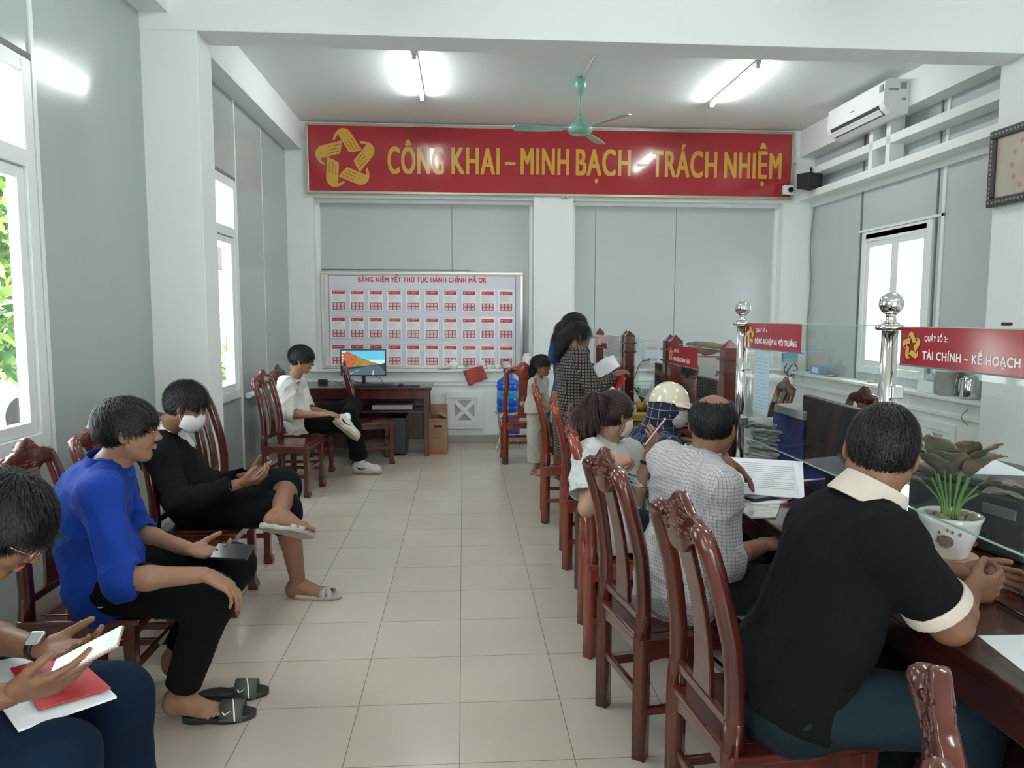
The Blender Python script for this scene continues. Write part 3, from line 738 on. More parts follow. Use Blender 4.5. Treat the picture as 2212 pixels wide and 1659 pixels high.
def counter_sign(y1, z1, line1, line2, label, w1, w2, XS=None):
    """red sign on the glass; reads towards -X; starts at y1 going towards the viewer"""
    e = empty('counter_sign', (XS or XG-.007, y1, z1), 0, label, 'sign', 'red counter signs')
    b = MB(); b.box(-.003, .0, -.60, 0, -.12, 0); b.build('sign_plate', M_red, e)
    b = MB(); b.box(-.003, .012, -.60, 0, -.125, -.12); b.build('bottom_rail', M_gap, e)
    T = lambda y, z: Matrix.Translation((-.0032, y, z)) @ Matrix(((0, 0, -1, 0), (-1, 0, 0, 0), (0, 1, 0, 0), (0, 0, 0, 1)))
    emblem(e, T(-.062, -.06), .094, M_yel, False)
    text_mesh('lettering', line1, w1, .017, M_wlet, e, T(-.125, -.042), .0006, .012, .0006)
    text_mesh('lettering', line2, w2, .026, M_wlet, e, T(-.118, -.098), .0006, .012, .0010)
counter_sign(7.50, 1.35, 'QUẦY SỐ 6:', 'HỘ TỊCH', 'faint red counter sign on the farthest glass screen', .10, .2, XG-.06)
counter_sign(4.79, 1.35, 'QUẦY SỐ 5:', 'VĂN HÓA CHÍNH SÁCH', 'red counter sign with VĂN HÓA CHÍNH SÁCH behind the helmet', .12, .34, XG-.06)
counter_sign(3.595, 1.505, 'QUẦY SỐ 4:', 'NÔNG NGHIỆP VÀ MÔI TRƯỜNG', 'red counter sign with NÔNG NGHIỆP VÀ MÔI TRƯỜNG', .135, .445)
counter_sign(2.290, 1.505, 'QUẦY SỐ 3:', 'TÀI CHÍNH – KẾ HOẠCH', 'red counter sign with TÀI CHÍNH – KẾ HOẠCH at right edge', .105, .40)
def monitor(x, y, rz, w_, h_, zb, label, screen=False, m=None):
    """screen faces local -Y"""
    e = empty('monitor', (x, y, zb), R(rz), label, 'monitor')
    b = MB(); b.box(-w_/2, w_/2, -.012, .025, .07, .07+h_, .006); b.build('casing', M_black, e)
    b = MB(); b.box(-.02, .02, .0, .03, .01, .16, .004); b.build('neck', M_black, e)
    b = MB(); b.box(-.12, .12, -.06, .10, 0, .012, .005); b.build('base', M_black, e)
    b = MB(); b.box(-w_/2+.008, w_/2-.008, -.0135, -.012, .08, .062+h_); b.build('screen', m or M_blackm, e)
    return e
monitor(1.60, 3.07, -90-4, .55, .33, .77, 'back of a black monitor behind glass, left of the polo shirt man')
monitor(1.55, 4.45, -90+2, .48, .31, .77, 'back of a tilted dark monitor beside the clerk')
monitor(1.55, 5.50, -90, .55, .33, .77, 'back of a black monitor behind the ponytail woman')
# ------------------------------------------------------------------ sculpting by signed distance
V3 = lambda v: np.array(v, dtype=float)
def unit(v): v = V3(v); return v/max(1e-9, np.linalg.norm(v))
def cone(a, b, ra, rb, k=.02, flat=None, cap=None, op='u'): return dict(t='c', a=V3(a), b=V3(b), ra=ra, rb=rb, k=k, flat=flat, cap=cap, op=op)
def ellp(c, r, Rm=None, k=.02, op='u'): return dict(t='e', c=V3(c), r=V3(r) if hasattr(r, '__len__') else V3((r, r, r)), R=np.eye(3) if Rm is None else Rm, k=k, op=op)
def func(c, rad, fn, Rm, k=.005, op='u'): return dict(t='f', c=V3(c), rad=rad, fn=fn, R=Rm, k=k, op=op)
def cut(o, n, c=None, rad=9.): return dict(t='p', o=V3(o), n=unit(n), c=c, rad=rad, op='cut', k=0)
def infl(ps, e):
    out = []
    for p in ps:
        p = dict(p)
        if p['t'] == 'c': p['ra'] += e; p['rb'] += e
        elif p['t'] == 'e': p['r'] = p['r']+e
        out.append(p)
    return out
def _bb(p):
    if p['t'] == 'c': m = max(p['ra'], p['rb']); return np.minimum(p['a'], p['b'])-m, np.maximum(p['a'], p['b'])+m
    if p['t'] == 'e': m = max(p['r']); return p['c']-m, p['c']+m
    if p['t'] == 'f': return p['c']-p['rad'], p['c']+p['rad']
    return None
def sdf_mesh(prims, h):
    bbs = [_bb(p) for p in prims if p['op'] == 'u']
    lo = np.min([b[0] for b in bbs], 0)-3*h; hi = np.max([b[1] for b in bbs], 0)+3*h
    n = np.ceil((hi-lo)/h).astype(int)+1
    ax = [lo[i]+h*np.arange(n[i]) for i in range(3)]
    F = np.full(n, 1., dtype=np.float32)
    for p in prims:
        bb = _bb(p)
        if bb is None:
            if p['c'] is None: bb = (lo, hi)
            else: bb = (V3(p['c'])-p['rad'], V3(p['c'])+p['rad'])
        m = max(p['k'], 0)+3*h
        i0 = np.clip(np.floor((bb[0]-m-lo)/h).astype(int), 0, n-1); i1 = np.clip(np.ceil((bb[1]+m-lo)/h).astype(int)+1, 1, n)
        if (i1 <= i0).any(): continue
        sl = tuple(slice(i0[i], i1[i]) for i in range(3))
        X = ax[0][sl[0]][:, None, None]; Y = ax[1][sl[1]][None, :, None]; Z = ax[2][sl[2]][None, None, :]
        if p['t'] == 'c':
            a, b = p['a'], p['b']
            if p['flat'] is not None:
                u, s = p['flat']; u = unit(u); q = X*u[0]+Y*u[1]+Z*u[2]; g = (1/s-1)
                Xc, Yc, Zc = X+g*q*u[0], Y+g*q*u[1], Z+g*q*u[2]
                a = a+g*(a@u)*u; b = b+g*(b@u)*u
            else: Xc, Yc, Zc = X, Y, Z
            ba = b-a; L2 = max(ba@ba, 1e-9)
            t = np.clip(((Xc-a[0])*ba[0]+(Yc-a[1])*ba[1]+(Zc-a[2])*ba[2])/L2, 0, 1)
            d = np.sqrt((Xc-a[0]-t*ba[0])**2+(Yc-a[1]-t*ba[1])**2+(Zc-a[2]-t*ba[2])**2)-(p['ra']+(p['rb']-p['ra'])*t)
            if p['cap'] is not None:
                for o, nn in p['cap']:
                    o = V3(o); nn = unit(nn); d = np.maximum(d, (X-o[0])*nn[0]+(Y-o[1])*nn[1]+(Z-o[2])*nn[2])
        elif p['t'] in 'ef':
            R_ = p['R']; c = p['c']; dx, dy, dz = X-c[0], Y-c[1], Z-c[2]
            x = dx*R_[0, 0]+dy*R_[1, 0]+dz*R_[2, 0]; y = dx*R_[0, 1]+dy*R_[1, 1]+dz*R_[2, 1]; z = dx*R_[0, 2]+dy*R_[1, 2]+dz*R_[2, 2]
            if p['t'] == 'f': d = p['fn'](x, y, z)
            else:
                r = p['r']; k0 = np.sqrt((x/r[0])**2+(y/r[1])**2+(z/r[2])**2); k1 = np.sqrt((x/r[0]**2)**2+(y/r[1]**2)**2+(z/r[2]**2)**2)
                d = k0*(k0-1)/np.maximum(k1, 1e-6)
        else:
            nn, o = p['n'], p['o']; d = (X-o[0])*nn[0]+(Y-o[1])*nn[1]+(Z-o[2])*nn[2]
        G = F[sl]; k = p['k']
        if p['op'] == 'u':
            if k > 0: hh = np.maximum(k-np.abs(G-d), 0)/k; G[...] = np.minimum(G, d)-hh*hh*k*.25
            else: G[...] = np.minimum(G, d)
        elif p['op'] == 's':
            d = -d; hh = np.maximum(k-np.abs(G-d), 0)/max(k, 1e-6); G[...] = np.maximum(G, d)+hh*hh*k*.25
        else: G[...] = np.maximum(G, d)
    return surface_nets(F, lo, h)
def surface_nets(F, lo, h):
    S = F < 0; n = np.array(F.shape); nc = n-1
    acc = {}; idl = []; pos = []
    def cid(i, j, k): return (i*nc[1]+j)*nc[2]+k
    quads = []
    for a in range(3):
        s0 = [slice(None)]*3; s1 = [slice(None)]*3; s0[a] = slice(0, -1); s1[a] = slice(1, None)
        c = np.argwhere(S[tuple(s0)] != S[tuple(s1)])
        if not len(c): continue
        c1 = c.copy(); c1[:, a] += 1
        f0 = F[c[:, 0], c[:, 1], c[:, 2]]; f1 = F[c1[:, 0], c1[:, 1], c1[:, 2]]
        t = f0/(f0-f1); P = c.astype(float); P[:, a] += t
        b, d = [(1, 2), (2, 0), (0, 1)][a]
        ids = []
        ok = (c[:, b] > 0) & (c[:, d] > 0) & (c[:, b] < nc[b]) & (c[:, d] < nc[d])
        for ob, od in ((-1, -1), (0, -1), (0, 0), (-1, 0)):
            q = c.copy(); q[:, b] += ob; q[:, d] += od
            ids.append(cid(q[:, 0], q[:, 1], q[:, 2]))
            idl.append(ids[-1][ok]); pos.append(P[ok])
        Q = np.stack(ids, 1)[ok]; flip = (f0 < 0)[ok]
        Q[~flip] = Q[~flip][:, ::-1]; quads.append(Q)
    idl = np.concatenate(idl); pos = np.concatenate(pos); Q = np.concatenate(quads)
    u, inv = np.unique(idl, return_inverse=True)
    cnt = np.bincount(inv); V = np.stack([np.bincount(inv, pos[:, i])/cnt for i in range(3)], 1)*h+lo
    return V, np.searchsorted(u, Q)
def vnormals(V, Q):
    n = np.cross(V[Q[:, 2]]-V[Q[:, 0]], V[Q[:, 3]]-V[Q[:, 1]]); N = np.zeros_like(V)
    for i in range(4):
        for a in range(3): N[:, a] += np.bincount(Q[:, i], n[:, a], minlength=len(V))
    return N/np.maximum(np.linalg.norm(N, axis=1, keepdims=True), 1e-9)
def folds(V, N, amp, sc=1., seed=0, dirn=None):
    """cloth folds: warped ridges pushed along the normals"""
    rg = np.random.RandomState(seed); P = V/sc; d = np.zeros(len(V))
    w1 = P + .05*np.stack([np.sin(P@rg.normal(size=3)*9+rg.uniform(0, 6)) for _ in range(3)], 1)
    for f, a in ((16, 1.), (30, .55), (55, .28)):
        for _ in range(3):
            k = rg.normal(size=3); k /= np.linalg.norm(k)
            if dirn is not None: k = k-.75*(k@V3(dirn))*V3(dirn)
            s = np.sin(w1@k*f+rg.uniform(0, 6)); m = .5+.5*np.sin(P@rg.normal(size=3)*5+rg.uniform(0, 6))
            d += a*m*(1-np.abs(s))**2
    d = d/ max(d.max(), 1e-6) - .35
    return V+N*(d*amp)[:, None]
def np_mesh(name, V, Q, mats, parent=None, mi=None, tris=None):
    me = bpy.data.meshes.new(name); nq = len(Q); nt_ = 0 if tris is None else len(tris)
    me.vertices.add(len(V)); me.vertices.foreach_set('co', np.asarray(V, dtype=np.float32).ravel())
    li = Q.ravel() if tris is None else np.concatenate([Q.ravel(), tris.ravel()])
    me.loops.add(len(li)); me.loops.foreach_set('vertex_index', li.astype(np.int32))
    ls = np.arange(nq)*4 if tris is None else np.concatenate([np.arange(nq)*4, nq*4+np.arange(nt_)*3])
    lt = np.full(nq, 4) if tris is None else np.concatenate([np.full(nq, 4), np.full(nt_, 3)])
    me.polygons.add(nq+nt_); me.polygons.foreach_set('loop_start', ls.astype(np.int32)); me.polygons.foreach_set('loop_total', lt.astype(np.int32))
    me.polygons.foreach_set('use_smooth', np.ones(nq+nt_, dtype=bool))
    if mi is not None: me.polygons.foreach_set('material_index', mi.astype(np.int32))
    me.update(calc_edges=True); me.validate()
    for m in (mats if isinstance(mats, (list, tuple)) else [mats]): me.materials.append(m)
    o = bpy.data.objects.new(name, me); COL.objects.link(o)
    if parent is not None: o.parent = parent
    return o
def join_np(parts):
    V = []; Q = []; n = 0
    for v, q in parts: V.append(v); Q.append(q+n); n += len(v)
    return np.concatenate(V), np.concatenate(Q)
# ------------------------------------------------------------------ anatomy
def frame(f, u):
    f = unit(f); u = V3(u); u = unit(u-f*(u@f)); x = np.cross(f, u); return np.stack([x, f, u], 1)   # columns: right, forward, up
def head_prims(c, f, u, s=1., nose=1., jaw=1., ears=True, neck_to=None, fem=False):
    Rm = frame(f, u); T = lambda x, y, z: V3(c)+Rm@(V3((x, y, z))*s)
    P = [ellp(T(0, -.012, .034), V3((.074, .094, .082))*s, Rm, .01),
         ellp(T(0, .022, -.022), V3((.062, .064, .078))*s, Rm, .03*s),
         ellp(T(0, .055, -.088), V3((.024*jaw, .020, .018))*s, Rm, .03*s)]
    for q in (-1, 1):
        P += [cone(T(q*.056*jaw, .0, -.045), T(q*.022, .052, -.088), .018*s, .016*s, .03*s),
              ellp(T(q*.038, .058, -.026), V3((.024, .022, .026))*s, Rm, .025*s),
              cone(T(q*.014, .078, .024), T(q*.046, .066, .022), .009*s, .009*s, .016*s),
              ellp(T(q*.031, .090, .004), V3((.016, .013, .012))*s, Rm, .012*s, 's'),
              ellp(T(q*.031, .073, .004), V3((.0145, .0115, .0095))*s, Rm, .006*s)]
        if ears:
            Ea = Rm@np.array([[math.cos(q*.35), -math.sin(q*.35), 0], [math.sin(q*.35), math.cos(q*.35), 0], [0, 0, 1]])
            P += [ellp(T(q*.078, -.012, -.002), V3((.0085, .019, .031))*s, Ea, .008*s),
                  ellp(T(q*.087, -.008, .004), V3((.006, .0115, .019))*s, Ea, .005*s, 's'),
                  ellp(T(q*.080, -.004, -.010), V3((.005, .005, .006))*s, Ea, .004*s)]
    P += [cone(T(0, .082, .014), T(0, .100*nose if nose != 1 else .100, -.024), .008*s, .0105*s, .012*s),
          ellp(T(0, .099, -.027), V3((.0105, .0115, .0085))*s, Rm, .008*s),
          ellp(T(-.012, .090, -.031), V3((.0075, .0085, .006))*s, Rm, .006*s), ellp(T(.012, .090, -.031), V3((.0075, .0085, .006))*s, Rm, .006*s),
          cone(T(-.017, .079, -.056), T(.017, .079, -.056), .0065*s, .0065*s, .010*s), ellp(T(0, .086, -.0535), V3((.016, .0065, .0050))*s, Rm, .004*s),
          ellp(T(0, .084, -.0625), V3((.0145, .0068, .0055))*s, Rm, .004*s), ellp(T(0, .081, -.073), V3((.02, .008, .005))*s, Rm, .008*s, 's')]
    return P, T, Rm
def face_parts(T, Rm, s, parent, skin_dark, brow=True, look=0., closed=False, lips=True, iris=True):
    M_lip = mat('lip skin', (.42, .17, .14), .4); M_brow = mat('brow hair', (.03, .022, .02), .7); M_eye = mat('eye white', (.62, .58, .55), .15); M_ir = mat('dark iris', (.02, .012, .01), .08)
    Mx = Matrix([list(r) for r in Rm]).to_4x4()
    def place(mb, x, y, z, rot=None):
        return Matrix.Translation(Vector(T(x, y, z))) @ Mx @ (rot or Matrix())
    for q in (-1, 1):
        b = MB(); b.ell((0, 0, 0), (.0125*s, .0095*s, (.0030 if closed else .0052)*s), 16, 10, mtx=place(b, q*.031, .0775, .003)); b.mi = 1
        if iris and not closed: b.ell((0, 0, 0), (.0056*s, .004*s, .0056*s), 12, 8, mtx=place(b, q*.031+look*.004, .0845, .003))
        b.mi = 1; b.tube([Vector(T(q*(.031+.0135*math.cos(a)), .0815-.006*math.cos(a)**2, .003+.0062*math.sin(a))) for a in (0, .5, 1., 1.57, 2.1, 2.64, 3.14)], .0012*s, 5)
        b.build('eye', [M_eye, M_ir], parent)
        if brow:
            b = MB(); b.tube([Vector(T(q*x, y, z)) for x, y, z in ((.012, .0875, .020), (.024, .0865, .0245), (.038, .080, .025), (.050, .070, .020))], [.0018*s, .003*s, .0028*s, .001*s], 6); b.build('eyebrow', M_brow, parent)
    if lips:
        b = MB(); b.tube([Vector(T(x, y, z)) for x, y, z in ((-.021, .082, -.0575), (-.010, .0895, -.0535), (0, .0915, -.0545), (.010, .0895, -.0535), (.021, .082, -.0575))], [.0006*s, .0035*s, .0036*s, .0035*s, .0006*s], 8)
        b.tube([Vector(T(x, y, z)) for x, y, z in ((-.020, .081, -.0585), (-.009, .0875, -.063), (0, .089, -.0635), (.009, .0875, -.063), (.020, .081, -.0585))], [.0006*s, .0042*s, .0046*s, .0042*s, .0006*s], 8)
        b.build('lips', M_lip, parent)
def hand_prims(w, f, n, side, s=1., curl=(.5, .5, .5, .5), thumb=(.5, .4), spread=.12, k=.0035):
    """w wrist, f towards the knuckles, n out of the palm, side: +1 if the thumb lies along cross(f,n)"""
    f = unit(f); n = V3(n); n = unit(n-f*(n@f)); t = np.cross(f, n)*side; w = V3(w)
    P = [cone(w-f*.012*s, w+f*.014*s, .0225*s, .0245*s, .01, flat=(n, .80))]
    xs = (.028, .0095, -.0095, -.027); L = ((.043, .025, .019), (.047, .029, .020), (.043, .027, .019), (.034, .020, .017)); kl = (.090, .094, .090, .083)
    r0 = (.0088, .0090, .0086, .0076)
    P += [ellp(w+f*.052*s, V3((.040, .046, .0145))*s, np.stack([t, f, n], 1), .012*s)]
    for i in range(4):
        K = w+(f*kl[i]+t*xs[i])*s
        P.append(cone(w+(f*.012+t*xs[i]*.55)*s, K, .0135*s, .0098*s, .010*s))
        sp = spread*(1.5-i)*.35; d = unit(f+t*sp); a = 0; p = K
        c = curl[i] if hasattr(curl, '__len__') else curl
        for j in range(3):
            a += c*(1.0, 1.15, .75)[j]*.9
            dd = d*math.cos(a)+n*math.sin(a); q = p+dd*L[i][j]*s
            P.append(cone(p, q, r0[i]*(1, .92, .84)[j]*s, r0[i]*(.94, .86, .76)[j]*s, k if j else .006*s)); p = q
    b = w+(f*.018+t*.022)*s; td = unit(f*.72+t*.62+n*.35*thumb[0]*2)
    m = b+td*.046*s; P.append(cone(b, m, .0165*s, .0118*s, .016*s)); P.append(ellp(w+(f*.034+t*.020+n*.008)*s, V3((.017, .026, .013))*s, np.stack([t, f, n], 1), .01*s))
    td2 = unit(td*math.cos(thumb[1])+ (f*.75-t*.35+n*.35)*math.sin(thumb[1])); q = m+td2*.033*s; P.append(cone(m, q, .0108*s, .0098*s, .005*s))
    td3 = unit(td2*.85+(f*.6-t*.3+n*.2)*.4*thumb[1]); P.append(cone(q, q+td3*.026*s, .0098*s, .0080*s, .004*s))
    return P
def foot_prims(a, ball, s=1., up=(0, 0, 1), toes=True, k=.004, side=1):
    """a ankle centre, ball: tip direction point on the sole under the ball"""
    a = V3(a); up = V3(up); d = V3(ball)-a; d = unit(d-up*(d@up)); lat = np.cross(d, up)*side
    sole = lambda x, y, z: a+(d*x+lat*y+up*(z-.075))*s
    P = [ellp(sole(-.035, 0, .036), V3((.030, .032, .034))*s, np.stack([lat, d, up], 1), .03*s), cone(sole(-.02, 0, .06), sole(-.028, 0, .03), .030*s, .028*s, .03*s),
         cone(a, sole(.06, .006, .045), .036*s, .027*s, .03*s), cone(sole(.03, 0, .05), sole(.125, .01, .022), .030*s, .019*s, .03*s, flat=(up, .8)),
         cone(sole(-.02, -.005, .022), sole(.12, -.028, .017), .022*s, .016*s, .03*s), cone(sole(-.02, .01, .024), sole(.13, .026, .020), .022*s, .019*s, .03*s)]
    if toes:
        for y, x0, x1, r in ((.030, .135, .176, .0115), (.010, .138, .178, .0085), (-.007, .134, .168, .008), (-.022, .127, .156, .0076), (-.036, .115, .142, .0078)):
            P.append(cone(sole(x0, y*.95, .019), sole(x1, y, .010), r*1.05*s, r*s, k))
    return P
def limb(a, m, b, r, k=.02, bulge=None, bo=(0, 0, 0)):
    """upper+lower limb; r = (root, before joint, joint, mid lower, end)"""
    a, m, b = V3(a), V3(m), V3(b); P = [cone(a, m, r[0], r[1], k)]
    mid = m+(b-m)*.32+V3(bo); P += [cone(m, mid, r[2], r[3], k), cone(mid, b, r[3], r[4], k)]
    return P
def hair_mesh(P, h, crown, up, seed=0, n=2500, L=.035, lift=.004, grav=.45, wid=.0011, fwd=None, fw=0., dens_mask=None, amp=.0035):
    V, Q = sdf_mesh(P, h); N = vnormals(V, Q); rg = np.random.RandomState(seed); up = unit(up)
    d = V-V3(crown); d = d/np.maximum(np.linalg.norm(d, axis=1, keepdims=True), 1e-6)
    D = d*(1-grav)-up*grav
    if fwd is not None: D = D+unit(fwd)*fw
    D = D-N*(np.sum(D*N, 1))[:, None]; D /= np.maximum(np.linalg.norm(D, axis=1, keepdims=True), 1e-6)
    B = np.cross(N, D)
    # clumps: ridges across the flow
    ph = np.sum(B*V, 1)*0
    az = np.arctan2(d@unit(np.cross(up, (.3, 1, .1))), d@unit(np.cross(np.cross(up, (.3, 1, .1)), up)))
    V = V+N*(amp*(np.sin(az*38+3*np.sin(V[:, 2]*60))+.6*np.sin(az*71+1.3)))[:, None]*.5
    idx = rg.randint(0, len(V), n); p0 = V[idx]; nn = N[idx]; dd = D[idx]; bb = B[idx]
    ln = L*rg.uniform(.5, 1.3, n)[:, None]; j = rg.normal(size=(n, 1))*.25; dd = dd+bb*j; w_ = wid*rg.uniform(.6, 1.4, n)[:, None]
    pts = [p0-nn*.002, p0+dd*ln*.35+nn*lift*.8, p0+dd*ln*.7+nn*lift-up*ln*.06*grav*2, p0+dd*ln+nn*lift*rg.uniform(-.2, 1.4, n)[:, None]-up*ln*.16*grav*2]
    SV = []; 
    for i, q in enumerate(pts):
        ww = w_*(1, 1, .8, .15)[i]; SV += [q-bb*ww, q+bb*ww]
    SV = np.stack(SV, 1).reshape(-1, 3); base = np.arange(n)[:, None]*8; SQ = np.concatenate([base+np.array([[i, i+1, i+3, i+2]]) for i in (0, 2, 4)])
    return join_np([(V, Q), (SV, SQ)])
def cloth_mat(name, col, rough=.85, bump=.25, sc=260, sheen=.15, noise=.12):
    return mat(name, col, rough, spec=.18, bump=bump*.7, bscale=sc, sheen=sheen*.4, noise=noise, nscale=7)
def skin(name, col): return mat(name, col, .5, spec=.35, bump=.06, bscale=350, noise=.10, nscale=22, ncol=tuple(c*f for c, f in zip(col, (.93, .84, .80))), sss=.12)
SK1 = skin('light tan skin', (.32, .18, .115)); SK2 = skin('brown skin', (.225, .115, .07)); SK3 = skin('pale skin', (.42, .25, .18))
M_hair = mat('black hair', (.0045, .0042, .0048), .42, spec=.35, bump=.25, bscale=400, stretch=(1, 1, .15))
M_hairb = mat('dark brown hair', (.030, .012, .008), .34, spec=.35, bump=.25, bscale=400, stretch=(1, 1, .15))
def person(loc, label, cat='person'):
    return empty('person', loc, 0, label, cat)
def finish(root):
    """keep world placement of children built in world coordinates"""
    inv = Matrix.Translation(root.location).inverted()
    def go(o):
        for c in kids(o):
            if c.parent == root and c.type == 'MESH': c.data.transform(inv)
            elif c.type == 'MESH': c.data.transform(inv)
            go(c)
    go(root)
def torso(J, g=1., w=1., flat=.70, k=.05):
    """J: pel, chest, neck, sl, sr, hl, hr ; returns prims"""
    lat = unit(J['sl']-J['sr']); sp = unit(J['chest']-J['pel']); fr = unit(np.cross(lat, sp)); fl = (fr, flat)
    mid = J.get('mid', (J['pel']+J['chest'])/2)
    P = [cone(J['pel'], mid, .158*w, .145*w*g, k, flat=fl), cone(mid, J['chest'], .145*w*g, .160*w, k, flat=fl),
         cone(J['hl'], J['hr'], .098*w, .098*w, k), cone(J['chest'], J['neck'], .13*w, .055*w, k, flat=(fr, .75))]
    for q in ('sl', 'sr'):
        P += [cone(J['chest']+(J[q]-J['chest'])*.35+sp*.01, J[q], .085*w, .056*w, k, flat=(fr, .85)), cone(J['neck'], J[q]+sp*.008, .042*w, .042*w, .04)]
    return P, fr, lat, sp
def neck_prims(J, r=.054, s=1.):
    Rm = frame(J['f'], J['u']); hb = J['head']+Rm@(V3((0, -.022, -.060))*s); 
    return [cone(J['neck']-unit(hb-J['neck'])*.03, hb, r*1.12, r, .03), cone(J['neck']+(J['neck']-J['chest'])*.0, J['head']+Rm@(V3((0, .012, -.075))*s), r*.8, r*.62, .03)]
# ------------------------------------------------------------------ people
def Pp(x, y, Y): return V3(px(x, y, Y))
def make(label, J, sk, h=.006, hs=1., g=1., w=1., arm=1., leg=1., top=None, bot=None, hands=(), feet='bare', hh=.0034, nose=1., jaw=1., ears=True, flat=.70, face=True, closed=False, look=0., brow=True, lips=True, neckr=.052):
    for k_ in list(J):
        if k_ not in ('foot_up_l', 'foot_up_r'): J[k_] = V3(J[k_])
    r = person((J['pel'][0], J['pel'][1], 0), label)
    TP, fr, lat, sp = torso(J, g, w, flat)
    ar_ = [.050*arm, .042*arm, .043*arm, .039*arm, .027*arm]
    lg_ = [.086*leg, .062*leg, .058*leg, .056*leg, .036*leg]
    A = {}
    for q in 'lr':
        A['a'+q] = limb(J['s'+q], J['e'+q], J['w'+q], ar_, .02)
        kn, an = J['k'+q], J['a'+q]
        back = unit(np.cross(lat, unit(an-kn)))*-1.; A['g'+q] = limb(J['h'+q], kn, an, lg_, .025, bo=back*.018)
    HP, T, Rm = head_prims(J['head'], J['f'], J['u'], hs, nose, jaw, ears)
    body = infl(TP, -.012) + A['al']+A['ar']+A['gl']+A['gr'] + neck_prims(J, neckr, hs)
    parts = [sdf_mesh(body, h)]
    parts.append(sdf_mesh(HP+neck_prims(J, neckr, hs)[:1], hh))
    for hd in hands: parts.append(sdf_mesh(hand_prims(*hd[0], **hd[1]), .0026 if h < .0065 else .0034))
    if feet:
        for q in 'lr':
            if feet == 'bare': parts.append(sdf_mesh(foot_prims(J['a'+q], J['t'+q], up=J.get('foot_up_'+q, (0, 0, 1)), side=1 if q == 'l' else -1, s=.95*leg), .0035))
    np_mesh('body', *join_np(parts), sk, r)
    if face: face_parts(T, Rm, hs, r, None, brow, look, closed, lips)
    if bot: bottom(r, J, TP, A, sp, fr, **bot)
    if top: shirt(r, J, TP, A, sp, fr, **top)
    return r, T, Rm, fr, lat, sp
def capn(p, d): return (p, d)
def shirt(r, J, TP, A, sp, fr, m=None, e=.018, sleeve=('short', .6), hem=.10, amp=.006, h=.006, seed=1, name='shirt', se=.016, loose=.0, seat=True, cuffm=None, cuffw=.03, tails=None, hemcut=True, asc=1.):
    P = infl(TP, e); P[3]['rb'] -= e*.85
    for i_ in (5, 7): P[i_]['ra'] -= e*.8
    pel = J['pel']; P.append(cone(pel, pel-sp*hem*.6, .16+e+loose, .165+e+loose, .05, flat=(fr, .74)))
    cuffs = []
    for q in 'lr':
        s, el, wr = J['s'+q], J['e'+q], J['w'+q]; d1 = unit(el-s); d2 = unit(wr-el); kind, t = sleeve
        ra = .052*asc+se
        if kind == 'short':
            o = s+(el-s)*t; P.append(cone(s, el, ra, .048*asc+se*1.5, .03, cap=[(o, d1)])); cuffs.append((o, d1, .050*asc+se*1.35, s, el, .048*asc+se*1.5, ra, t))
        else:
            o = el+(wr-el)*t; P.append(cone(s, el, ra, .045+se, .03)); P.append(cone(el, wr, .045+se, .032+se*.9, .03, cap=[(o, d2)])); cuffs.append((o, d2, .038+se, el, wr, .032+se*.9, .045+se, t))
        # hollow at the opening so that the arm comes out of the sleeve
    if hemcut: P.append(cut(pel-sp*hem, -sp, pel-sp*hem, .24))
    for o, d, rr, a, b_, rb, ra, t in cuffs: P.append(cone(o-d*.02, o+d*.02, rr-.010, rr-.007, .0, op='s'))
    V, Q = sdf_mesh(P, h); N = vnormals(V, Q); V = folds(V, N, amp, 1., seed); np_mesh(name, V, Q, m, r)
    if cuffm:
        for o, d, rr, a, b_, rb, ra, t in cuffs:
            C_ = [cone(o-d*cuffw, o+d*.004, rr+.001+(ra-rb)*.2, rr+.001, 0, cap=[(o+d*.004, d), (o-d*cuffw, -d)]), cone(o-d*.03, o+d*.03, rr-.008, rr-.008, 0, op='s')]
            v, q_ = sdf_mesh(C_, .004); np_mesh('sleeve_cuff', v, q_, cuffm, r)
def bottom(r, J, TP, A, sp, fr, m=None, e=.014, length=1., h=.006, seed=5, amp=.005, name='trousers', flare=0., knee=None):
    P = [TP[0], TP[2]]; P = infl(P, e); P[0]['b'] = J['pel']+(P[0]['b']-J['pel'])*.35
    P[0]['rb'] = P[0]['ra']
    for q in 'lr':
        hp, kn, an = J['h'+q], J['k'+q], J['a'+q]
        P.append(cone(hp, kn, .090+e, .068+e, .03)); L_ = length if knee is None else knee
        if L_ <= 0: P[-1]['cap'] = [(hp+(kn-hp)*(1+L_), unit(kn-hp))]
        else:
            o = kn+(an-kn)*L_; dn = unit(an-kn); bk = unit(np.cross(unit(J['sl']-J['sr']), dn))*-1.; P.append(cone(kn, kn+(an-kn)*.1, .068+e, .066+e, .03)); P.append(cone(kn+bk*.006, an+bk*.004, .066+e, .048+e+flare, .03, cap=[(o, dn)])); P.append(cone(o-unit(an-kn)*.03, o+unit(an-kn)*.03, .04+flare*.6, .042+flare*.6, 0, op='s'))
    V, Q = sdf_mesh(P, h); N = vnormals(V, Q); V = folds(V, N, amp, 1., seed); np_mesh(name, V, Q, m, r)
def collar(r, J, m, fr, up, R0=.066, hgt=.035, th=.006, open_=.03, name='collar', off=(0, 0, 0), spread=.012, lean=0.):
    c = J['neck']+V3(off); ax = unit(unit(up)+unit(fr)*lean)
    P = [cone(c-ax*.01, c+ax*hgt, R0+spread, R0, 0, cap=[(c+ax*hgt, ax), (c-ax*.012, -ax)]), cone(c-ax*.03, c+ax*(hgt+.02), R0+spread-th, R0-th-.002, 0, op='s')]
    if open_: P.append(cone(c+unit(fr)*R0+ax*hgt, c+unit(fr)*R0*1.2-ax*.02, open_, .002, .01, op='s'))
    V, Q = sdf_mesh(P, .0032); np_mesh(name, V, Q, m, r)
